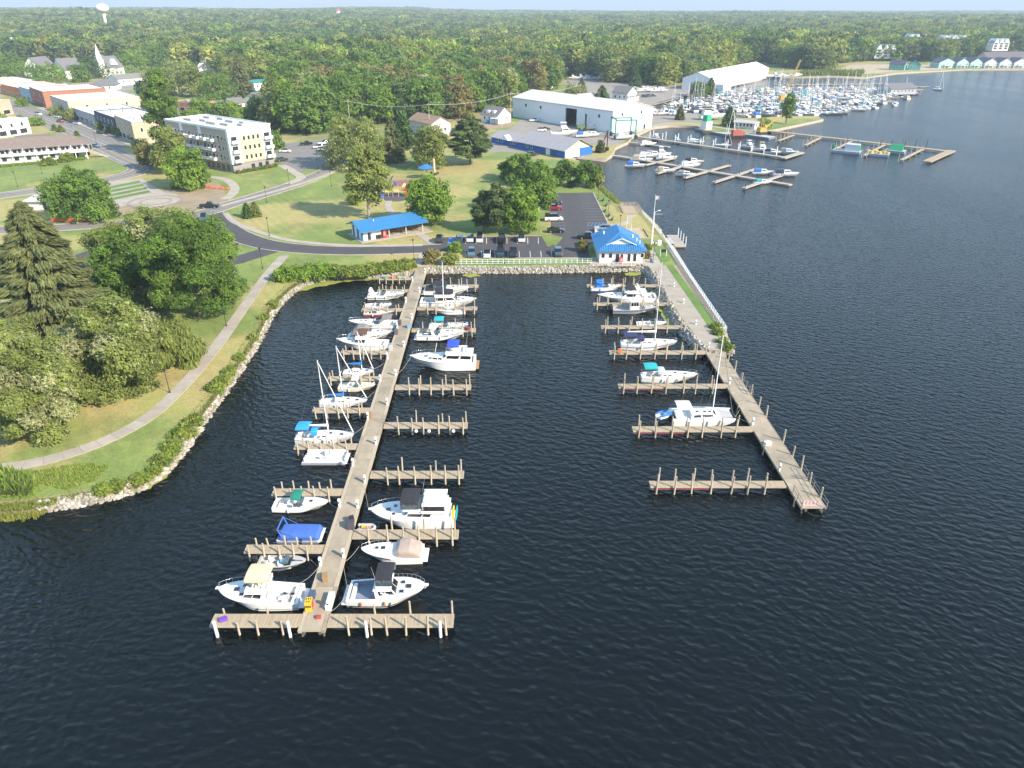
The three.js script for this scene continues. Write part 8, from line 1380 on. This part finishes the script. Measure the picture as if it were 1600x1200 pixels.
// utility poles with wires
{
  const P = [[548, 205, 178], [672, 212, 150], [798, 190, 140], [905, 172, 120]].map(([a, b, c]) => { const [x, z] = groundAt(a, b); return [x, z, a]; }), tops = [];
  P.forEach(([x, z], i) => { const h = 15, o = thing('utility_pole', `grey utility pole ${['behind the grey maple', 'behind the tan roofed house', 'at the large shed corner', 'behind the large shed roof'][i]}`, 'pole', [x, LAND, z], 0.3, 'utility poles'); part(o, 'pole', cyl(0.2, 0.13, h, 0, 0, 0, 7), M.pile); part(o, 'crossarm', box(2.4, 0.14, 0.14, 0, h - 0.8, 0), M.pile); tops.push([x, LAND + h - 0.6, z]); });
  for (let i = 0; i + 1 < tops.length; i++) { const pts = Array.from({ length: 11 }, (_, k) => { const t = k / 10, a = tops[i], b = tops[i + 1]; return [a[0] + (b[0] - a[0]) * t, a[1] - 7 * t * (1 - t), a[2] + (b[2] - a[2]) * t]; }); one('power_line', `overhead wire between the ${['first', 'second', 'third'][i]} pair of utility poles`, 'wire', mg([...poly(pts, 0.05, false, 4), ...poly(pts.map(([x, y, z]) => [x + 0.5, y - 0.1, z + 0.8]), 0.05, false, 4)]), std([0.42, 0.42, 0.42], 0.7), [0, 0, 0], 0, 'overhead wires'); }
}
// ---------------------------------------------------------------- the boat yard and the packed marina beyond
const vc = (g, [r, gg, b]) => { const n = g.attributes.position.count, c = new Float32Array(n * 3); for (let i = 0; i < n; i++) c.set([r, gg, b], i * 3); g.setAttribute('color', new THREE.BufferAttribute(c, 3)); return g; };
const boatPaint = std(0xffffff, 0.4, { vertexColors: true }), Wt = [0.78, 0.78, 0.76], Dk = [0.03, 0.035, 0.04];
function smallHull(L, B, s0, s1) { const h = hullShape(L, B, { s0, s1 }), T = [0, 0.2, 0.4, 0.6, 0.75, 0.87, 0.95, 1], rows = T.map((t) => { const q = h.section(t), p = [q[0], q[1], q[4]]; return [...p.slice().reverse().map(([x, y, z]) => [x, y, -z]), ...p.slice(1)]; }); const d = gridGeo(T.map((t) => [[h.X(t), h.sheer(t) - 0.05, -h.half(t) + 0.05], [h.X(t), h.sheer(t) - 0.05, h.half(t) - 0.05]])); const s = h.section(0), tr = faces([[s[4], s[1], [s[1][0], s[1][1], -s[1][2]], [s[4][0], s[4][1], -s[4][2]]]]); return [gridGeo(rows), d, tr].map((g) => (g.index ? g.toNonIndexed() : g)); }
function smallBoat(kind, cover, mastH = 12) {
  const L = 9, B = 3, g = [], C = (list, c) => g.push(...[list].flat().map((q) => vc(q.index ? q.toNonIndexed() : q, c)));
  if (kind === 'sail') {
    C(smallHull(L, 2.8, 0.9, 1.2), Wt); C(frustum([-1, 1.6, 0.85, 0.5, 0.95], [-0.9, 1.3, 0.7, 0.4, 1.4]).geo, Wt); C(box(1.6, 0.1, 0.7, 0.2, 1.3, 0), Dk);
    C(beam([0.6, 1.2, 0], [0.5, mastH, 0], 0.1, 0.07, 6), Wt); C(beam([0.6, 2.3, 0], [-3, 2.4, 0], 0.2, 0.12, 7), cover); C(beam([4.4, 1.4, 0], [0.6, mastH * 0.95, 0], 0.07, 0.05, 5), Wt); C(box(1.5, 0.15, 1.8, -2.2, 2.5, 0), cover); C(beam([0.5, mastH * 0.55, -0.9], [0.5, mastH * 0.55, 0.9], 0.04, 0.04, 4), Wt);
  } else {
    C(smallHull(L, B, 1, 1.5), Wt); C(box(2.6, 0.05, B * 0.78, -2.7, 1.02, 0), [0.4, 0.39, 0.37]);
    const cab = frustum([-1, 2, B * 0.4, B * 0.25, 1.1], [-1, 1.2, B * 0.35, B * 0.22, 2.1]); C(cab.geo, Wt); C([panelOn(cab.B[3], cab.B[2], cab.T[3], cab.T[2], 0.1, 0.9, 0.4, 0.85, 0.03), panelOn(cab.B[1], cab.B[0], cab.T[1], cab.T[0], 0.1, 0.9, 0.4, 0.85, 0.03), panelOn(cab.B[2], cab.B[1], cab.T[2], cab.T[1], 0.05, 0.95, 0.3, 0.9, 0.03), panelOn(cab.B[0], cab.B[3], cab.T[0], cab.T[3], 0.1, 0.9, 0.2, 0.85, 0.03)], Dk);
    if (kind === 'fly') { C(frustum([-1.2, 0.8, B * 0.34, B * 0.26, 2.1], [-1.3, 0.6, B * 0.36, B * 0.26, 2.8]).geo, Wt); C(box(2, 0.12, B * 0.7, -0.5, 3.8, 0), cover); for (const k of [-1, 1]) for (const x of [-1.3, 0.3]) C(beam([x, 2.7, k * B * 0.33], [x, 3.8, k * B * 0.33], 0.03, 0.03, 4), Wt); }
    else { C(box(2.6, 0.9, B * 0.82, -2.4, 1.5, 0), cover); C(frustum([-3.6, -1, B * 0.41, B * 0.41, 1.9], [-3.2, -1, B * 0.3, B * 0.34, 2.4]).geo, cover); }
  }
  return mg(g);
}
const covers = { white: [0.66, 0.66, 0.64], blue: [0.03, 0.14, 0.45], navy: [0.03, 0.04, 0.1], black: [0.03, 0.03, 0.035], tan: [0.45, 0.37, 0.25], teal: [0.04, 0.28, 0.3], green: [0.02, 0.15, 0.1], grey: [0.25, 0.25, 0.26] };
const fleet = [['fly', 'white'], ['fly', 'navy'], ['fly', 'tan'], ['cruise', 'white'], ['cruise', 'blue'], ['cruise', 'navy'], ['cruise', 'tan'], ['cruise', 'grey'], ['sail', 'blue', 13], ['sail', 'white', 14], ['sail', 'navy', 11.5], ['cruise', 'black'], ['fly', 'black'], ['sail', 'green', 12.5], ['cruise', 'teal']].map(([k, c, m]) => ({ geo: smallBoat(k, covers[c], m), name: k === 'sail' ? 'sailing_yacht' : k === 'fly' ? 'flybridge_boat' : 'cabin_boat', text: `${k === 'sail' ? 'sailing yacht with' : k === 'fly' ? 'flybridge boat with' : 'cabin boat with'} ${c} canvas` }));
const FR = rngOf(991);
function moor(f, x, z, turn, scale, label, group, y = 0) { const m = part(scene, numbered(f.name), f.geo, boatPaint); m.position.set(x, y, z); m.rotation.y = turn; m.scale.setScalar(scale); return tag(m, label, f.name === 'sailing_yacht' ? 'sailboat' : 'boat', group); }
// packed rows: dock from a to b with slips on both sides
const rows = [[[1150, 178.5], [1318, 174], 'first'], [[1024, 171], [1362, 165.5], 'second'], [[1040, 162.5], [1395, 158], 'third'], [[1085, 155.5], [1412, 151.5], 'fourth'], [[1120, 149.5], [1432, 145], 'fifth'], [[1150, 143.5], [1444, 140], 'sixth'], [[1185, 137.8], [1452, 135.2], 'seventh'], [[1215, 132.5], [1400, 130.6], 'eighth']];
let moored = 0;
for (const [a, b, n] of rows) {
  const A = groundAt(...a, 0.5), B = groundAt(...b, 0.5), L = Math.hypot(B[0] - A[0], B[1] - A[1]), turn = -Math.atan2(B[1] - A[1], B[0] - A[0]);
  const o = thing('marina_dock', `long dock of the packed marina, ${n} from the grassy spit`, 'dock', [A[0], 0, A[1]], turn, 'docks of the packed marina');
  part(o, 'deck', box(L, 0.2, 2, L / 2, 0.55, 0), M.deckEdge);
  for (let s = 0; s < L - 3; s += 9.5) for (const k of [-1, 1]) { part(o, 'finger', box(0.9, 0.16, 8, s + 1, 0.5, k * 5), M.deckEdge); part(o, 'piling', cyl(0.16, 0.14, 4.4, s + 1, -1, k * 9), M.pile); }
  const c = Math.cos(turn), sn = Math.sin(turn);
  const slip = { '1': 0, '-1': 0 };
  for (let s = 3.4; s < L - 2; s += 4.6) for (const k of [-1, 1]) {
    if (FR() < 0.2 || moored > 270) continue;
    const f = pick(fleet, FR), u = s + (FR() - 0.5) * 0.5, v = k * (6.2 + FR() * 1.4), flip = FR() < 0.5 ? 1 : -1; moored++;
    moor(f, A[0] + u * c + v * sn, A[1] - u * sn + v * c, turn + flip * Math.PI / 2 + (FR() - 0.5) * 0.08, rr(0.8, 1.25, FR), `${f.text}, ${ordinal(++slip[k])} from land, ${k > 0 ? 'near' : 'far'} side, ${n} marina dock`, 'boats packed in the far marina');
  }
}
// boats ashore behind the marina and in the yard
for (let i = 0; i < 34; i++) { const [px, py] = i < 10 ? [895 + i * 6.5, 123 + (i % 2) * 1.6] : i < 20 ? [982 + (i - 10) * 6, 142 + (i % 2) * 2] : i < 28 ? [1205 + (i - 20) * 6, 121.5 - (i % 2) * 2] : [1022 + (i - 28) * 8, 180], [x, z] = groundAt(px, py), f = fleet[Math.floor(FR() * 8)]; moor(f, x, z, FR() * 0.6 - 0.3, rr(0.8, 1.1, FR), `${ordinal((i < 10 ? i : i < 20 ? i - 10 : i < 28 ? i - 20 : i - 28) + 1)} from the left, ${f.text} ashore ${i < 10 ? 'along the woodland road' : i < 20 ? 'behind the yard office' : i < 28 ? 'beyond the storage hall' : 'by the yard quay'}`, 'boats stored ashore', LAND + 0.7); }
// nearer docks of the outer harbour
function plank(name, label, pts, w, y = 0.75, mat = M.deckEdge, group = 'docks of the outer harbour') {
  const o = thing(name, label, 'dock', [pts[0][0], 0, pts[0][1]], 0, group), q = pts.map(([x, z]) => [x - pts[0][0], z - pts[0][1]]);
  for (let i = 0; i + 1 < q.length; i++) { const L = Math.hypot(q[i + 1][0] - q[i][0], q[i + 1][1] - q[i][1]), g = box(L + (i ? w : 0), 0.4, w, L / 2 - (i ? w / 2 : 0), y - 0.2 + i * 0.004, 0); g.rotateY(-Math.atan2(q[i + 1][1] - q[i][1], q[i + 1][0] - q[i][0])).translate(q[i][0], 0, q[i][1]); part(o, 'deck', g, mat); }
  return o;
}
const WPX = (x, y, h = 0.75) => groundAt(x, y, h);
{
  const o = plank('float_dock', 'pale floating dock with crossing arms off the grassy point', [WPX(955, 242), WPX(971, 244), WPX(1236, 288)], 2.4, 0.7, M.concrete), p0 = WPX(955, 242);
  for (const [a, b, c, d] of [[1008, 257, 1054, 246], [1026, 270, 1098, 250], [1069, 277, 1140, 257], [1115, 284, 1184, 262], [1162, 293, 1221, 273]]) { const A = WPX(a, b), B = WPX(c, d), L = Math.hypot(B[0] - A[0], B[1] - A[1]), g = box(L, 0.34, 1.5, L / 2, 0.5, 0).rotateY(-Math.atan2(B[1] - A[1], B[0] - A[0])).translate(A[0] - p0[0], 0, A[1] - p0[1]); part(o, 'cross_arm', g, M.concrete); for (const t of [0.02, 0.55, 0.98]) part(o, 'piling', cyl(0.14, 0.12, 4, A[0] - p0[0] + (B[0] - A[0]) * t, -1, A[1] - p0[1] + (B[1] - A[1]) * t + 0.9), M.darkWood); }
}
{
  const o = plank('harbour_dock', 'long straight dock with a row of white posts', [WPX(980, 211), WPX(1227, 246), WPX(1253, 238)], 2.4, 0.9, M.concrete), p0 = WPX(980, 211);
  for (let i = 0; i < 22; i++) { const t = 0.12 + i * 0.04, A = WPX(980 + 247 * t, 211 + 35 * t), far = i % 2; part(o, 'white_post', cyl(0.22, 0.2, 4.2, A[0] - p0[0] + 2, -0.8, A[1] - p0[1] - (far ? 9 : 1.6), 8), M.white); }
  plank('short_dock', 'short dock behind the long post lined one', [WPX(984, 222), WPX(1046, 229)], 1.8, 0.7, M.concrete);
}
{
  const o = plank('breakwater_dock', 'long outer dock bending back at its lake end', [WPX(1195, 204), WPX(1484, 237), WPX(1448, 253)], 3.2, 1, M.deckWood), p0 = WPX(1195, 204);
  for (const [a, b, c, d] of [[1216, 220, 1240, 211], [1258, 227, 1282, 215], [1302, 234, 1330, 221], [1350, 243, 1384, 225], [1408, 250, 1444, 232]]) { const A = WPX(a, b), B = WPX(c, d), L = Math.hypot(B[0] - A[0], B[1] - A[1]); part(o, 'finger', box(L, 0.25, 1.2, L / 2, 0.75, 0).rotateY(-Math.atan2(B[1] - A[1], B[0] - A[0])).translate(A[0] - p0[0], 0, A[1] - p0[1]), M.deckEdge); for (const t of [0, 0.25, 0.5, 0.75]) for (const k of [-1, 1]) part(o, 'piling', cyl(0.15, 0.13, 4.2, A[0] - p0[0] + (B[0] - A[0]) * t + k, -1, A[1] - p0[1] + (B[1] - A[1]) * t + k * 0.3), M.pile); }
  for (const [px, l] of [[1302, 'left'], [1372, 'middle'], [1410, 'right']]) for (const q of [0, 5, 10]) part(o, 'piling', cyl(0.2, 0.18, 5, WPX(px, 228)[0] - p0[0] + q, -1, WPX(px, 228)[1] - p0[1] + 2), M.darkWood);
}
// boats at the nearer docks
[[1003, 252, 6, 0.3, 'beside a pale one at the root of the floating dock'], [993, 261, 4, 0.2, 'outermost at the root of the floating dock'], [1012, 246, 3, 0.2, 'in the cluster at the root of the floating dock'], [1022, 244, 7, 0.2, 'second in the cluster at the floating dock'], [1034, 243, 0, 0.2, 'third in the cluster at the floating dock'], [1042, 249, 3, 0.1, 'fourth in the cluster at the floating dock'], [1040, 269, 6, 0.3, 'along the first free arm'], [1083, 255, 11, 0.3, 'above the second arm'], [1078, 261, 3, 0, 'between the second arm and the dock'], [1072, 275, 7, 0.4, 'along the third arm'], [1192, 272, 4, 0.1, 'between the fourth and last arm'], [1192, 287, 14, 0, 'below the last arm'], [1228, 275, 5, 0.2, 'at the tip of the last arm'],
  [1025, 217, 12, 1.4, 'by the wall path, first behind the post lined dock'], [1058, 221, 14, 1.3, 'second behind the post lined dock'], [1088, 224, 3, 0.4, 'third behind the post lined dock'], [1130, 229, 10, 0.5, 'with mast behind the post lined dock'], [1170, 232, 0, 1.2, 'fifth behind the post lined dock'], [1191, 236, 2, 0.4, 'sixth behind the post lined dock'], [1207, 240, 5, 0.4, 'with blue cover behind the post lined dock'], [1232, 240, 7, 0.5, 'last behind the post lined dock'], [1013, 227, 3, -0.1, 'narrow, along the short dock'], [1343, 173, 0, 0.3, 'tied to the lake end of the second marina dock'], [1397, 165, 1, -1.4, 'tied at the outer grassy dock'], [1466, 141, 9, 1.2, 'anchored outermost, beyond the club house']]
  .forEach(([px, py, k, t, l]) => { const [x, z] = groundAt(px, py, 0), f = fleet[k]; moor(f, x, z, -t, k === 14 ? 0.75 : rr(0.85, 1.05, FR), `${f.text} ${l}`, 'boats at the outer docks'); });
// work barges at the breakwater
[[1306, 236, 1350, 240, [0.25, 0.32, 0.42], 'blue grey work barge with a white shed', 'white'], [1358, 241, 1394, 244, [0.2, 0.28, 0.4], 'work barge carrying yellow floats', 'yellow'], [1388, 236, 1420, 239, [0.25, 0.32, 0.42], 'work barge with a green tent', 'green'], [1094, 203, 1150, 213, [0.13, 0.15, 0.17], 'flat steel barge under the green and white tower', 'tower'], [1168, 211, 1210, 217, [0.16, 0.2, 0.25], 'flat grey barge beside the yellow crane', 'flat']].forEach(([a, b, c, d, col, l, what]) => {
  const A = WPX(a, b, 0.6), B = WPX(c, d, 0.6), L = Math.hypot(B[0] - A[0], B[1] - A[1]), o = thing('work_barge', l, 'barge', [(A[0] + B[0]) / 2, 0, (A[1] + B[1]) / 2 - 3], -Math.atan2(B[1] - A[1], B[0] - A[0]), 'work barges');
  part(o, 'hull', box(L, 1.5, 6, 0, 0.2, 0), paint(...col, 0.6)); part(o, 'deck', box(L - 0.5, 0.06, 5.6, 0, 0.98, 0), M.deckGrey);
  if (what === 'white') { part(o, 'shed', box(5.5, 2.8, 4, 2, 2.4, 0), paint(0.55, 0.62, 0.68)); part(o, 'green_sheet', box(0.2, 2.6, 3.6, 4.9, 2.3, 0), paint(0.02, 0.3, 0.12)); part(o, 'green_flag', box(0.8, 2.4, 0.8, -6, 2.2, 0), paint(0.02, 0.3, 0.14)); }
  if (what === 'yellow') for (let i = 0; i < 6; i++) part(o, 'float_drum', cyl(0.9, 0.9, 0.9, -4 + i * 1.6, 1, i % 2 ? 1.2 : -1, 10), paint(0.6, 0.42, 0.12));
  if (what === 'green') part(o, 'tent', frustum([-3, 3, 2, 2, 1], [-1.5, 3, 0.3, 0.3, 3.4]).geo, paint(0.02, 0.28, 0.12));
  if (what === 'tower') { part(o, 'tower_base', box(4, 4, 4, -L / 2 + 5, 3, 0), M.white); part(o, 'tower_top', box(3, 3, 3, -L / 2 + 5, 6.5, 0), paint(0.02, 0.4, 0.18)); }
});
{ // yellow crawler crane, red deck house, excavator, travel lift, tall yellow crane boom
  let [x, z] = groundAt(1190, 209), yel = paint(0.46, 0.3, 0.06, 0.6); const o = thing('crane', 'yellow crane with raised arm on the peninsula', 'crane', [x, LAND, z], 0.4);
  part(o, 'tracks', [box(6, 1.1, 1.2, 0, 0.55, 1.8), box(6, 1.1, 1.2, 0, 0.55, -1.8)], M.black); part(o, 'cab', [box(5, 2.8, 3.6, -0.5, 2.7, 0), box(2, 2.2, 2, 1.5, 4.6, 0.8)], yel); part(o, 'gantry', [[-2.6, 1.2], [0, 1.2], [-2.6, -1.2], [0, -1.2]].map(([a, b]) => beam([a, 4, b], [-1.2, 10, b * 0.3], 0.22)), yel); part(o, 'boom', [beam([1.5, 3, 0], [14, 11, 0], 0.5, 0.3), beam([-1.2, 9.8, 0], [14, 11, 0], 0.06)], yel);
  o.scale.setScalar(0.75); [x, z] = groundAt(1222, 158); const t = thing('tall_crane', 'tall yellow crane boom rising above the packed marina', 'crane', [x, 0.5, z], 0.3); part(t, 'base', box(8, 2, 6, 0, 0.6, 0), paint(0.25, 0.16, 0.05)); part(t, 'boom', [[-1, -1], [1, -1], [1, 1], [-1, 1]].flatMap(([a, b]) => [beam([a * 0.8, 2, b * 0.8], [9 + a * 0.3, 26, b * 0.3], 0.12)]).concat(Array.from({ length: 12 }, (_, i) => { const q = i / 12, s = i % 2 ? 1 : -1; return beam([9 * q - s * 0.7, 2 + 24 * q, 0.7], [9 * (q + 0.08) + s * 0.7, 2 + 24 * (q + 0.08), 0.7], 0.08); })), yel); part(t, 'cab', box(3, 3, 3, -1, 3, 0), yel);
  [x, z] = groundAt(1150, 214, 0); const r = thing('red_workboat', 'red decked workboat with a pale derrick', 'workboat', [x, 0, z], 0.1); part(r, 'hull', box(13, 1.6, 5, 0, 0.4, 0), M.black); part(r, 'deck_house', [box(6, 3.4, 4, 0, 2.8, 0), box(3, 2, 3, 3.6, 2.2, 0)], paint(0.4, 0.1, 0.07)); part(r, 'derrick', [beam([-1, 1.2, 0.6], [-4, 17, 0], 0.25, 0.12), beam([-6, 1.2, -0.6], [-4, 20, 0], 0.16, 0.1), beam([2, 4, 0], [-3, 14, 0], 0.08)], M.white);
  r.scale.setScalar(0.75); [x, z] = groundAt(938, 238); const e = thing('excavator', 'dark excavator with orange arm on the grassy point', 'excavator', [x, LAND, z], 0.8); part(e, 'tracks', [box(4, 0.9, 0.8, 0, 0.45, 1.2), box(4, 0.9, 0.8, 0, 0.45, -1.2)], M.black); part(e, 'cab', [box(3.4, 1.6, 2.6, -0.3, 1.8, 0), box(1.4, 1.4, 1.2, 0.8, 3.1, 0.6)], paint(0.35, 0.09, 0.03)); part(e, 'arm', [beam([1, 2.4, 0], [4.4, 8.6, 0], 0.35, 0.28), beam([4.4, 8.6, 0], [4.6, 1.5, 0], 0.28, 0.2), box(1.2, 1.4, 1.2, 4.6, 0.9, 0)], M.black); part(e, 'ram', beam([0.6, 2.8, 0], [2.8, 5.6, 0.3], 0.18), paint(0.5, 0.12, 0.03));
  tree('shrub', 'dark ivy clad bush beside the excavator', atPx(938, 239, 219, 10), 'tall', 'dark', { count: 900, size: 0.35, category: 'shrub' });
  [x, z] = groundAt(973, 214); const q = thing('travel_lift', 'teal steel travel lift frame at the shed corner', 'boat lift', [x, LAND, z], 0.15), teal = paint(0.04, 0.24, 0.22, 0.5), fr = []; for (const [a, b] of [[-5, -4], [5, -4], [5, 4], [-5, 4]]) { part(q, 'leg', box(0.6, 8, 0.6, a, 4, b), teal); part(q, 'wheel', new THREE.CylinderGeometry(0.8, 0.8, 0.6, 12).rotateX(1.57).translate(a, 0.8, b + 0.7), M.black); } part(q, 'beam', [box(10.6, 0.6, 0.6, 0, 8.2, -4), box(10.6, 0.6, 0.6, 0, 8.2, 4), box(0.6, 0.6, 8.6, -5, 8.8, 0), box(0.5, 0.5, 8, -5, 2, 0), box(0.5, 0.5, 8, 5, 2, 0)], teal);
  moor(fleet[3], groundAt(975, 216)[0], groundAt(975, 216)[1] + 4, 0.1, 1, 'white cabin boat on the ground below the travel lift', 'boats stored ashore', LAND + 0.6); moor(fleet[0], groundAt(882, 214)[0], groundAt(882, 214)[1], 0.1, 1.5, 'big white flybridge boat standing ashore behind the blue sided hall', 'boats stored ashore', LAND + 1); moor(fleet[4], groundAt(914, 215)[0], groundAt(914, 215)[1], 0.1, 1, 'cabin boat with blue canvas ashore behind the blue sided hall', 'boats stored ashore', LAND + 0.5); moor(fleet[7], groundAt(926, 214)[0], groundAt(926, 214)[1], 0.1, 1, 'grey covered boat ashore beside the excavator', 'boats stored ashore', LAND + 0.5); moor(fleet[3], groundAt(930, 203)[0], groundAt(930, 203)[1], 0.1, 1.1, 'white open boat ashore at the large shed wall', 'boats stored ashore', LAND + 0.6); moor(fleet[3], groundAt(1114, 187)[0], groundAt(1114, 187)[1], 0.1, 1.7, 'shrink wrapped white hull in the yard, largest', 'boats stored ashore', LAND + 0.8);
  [x, z] = groundAt(910, 204); const fk = thing('forklift', 'boat forklift with tall dark mast in front of the large shed', 'forklift', [x, LAND, z], 0.2); part(fk, 'body', box(4, 2.2, 2.6, -1, 1.6, 0), paint(0.1, 0.16, 0.06)); part(fk, 'mast', [box(0.4, 8, 0.3, 1.6, 4, 0.8), box(0.4, 8, 0.3, 1.6, 4, -0.8), box(0.5, 0.4, 2.2, 1.6, 7.6, 0)], M.black); for (const [a, b] of [[-2.2, 1.4], [0.8, 1.4], [-2.2, -1.4], [0.8, -1.4]]) part(fk, 'wheel', new THREE.CylinderGeometry(0.8, 0.8, 0.5, 12).rotateX(1.57).translate(a, 0.8, b), M.rubber);
}
structure('wall_path', ribbon(smooth([[58.09,-365.23],[67.09,-381.91],[75.04,-395.38],[86.15,-403.65],[99.45,-400.07],[114.55,-381.91],[130.22,-379.75]], 6), -2.2, 1.2, LAND + 0.06), M.concrete);
renderer.render(scene, camera);
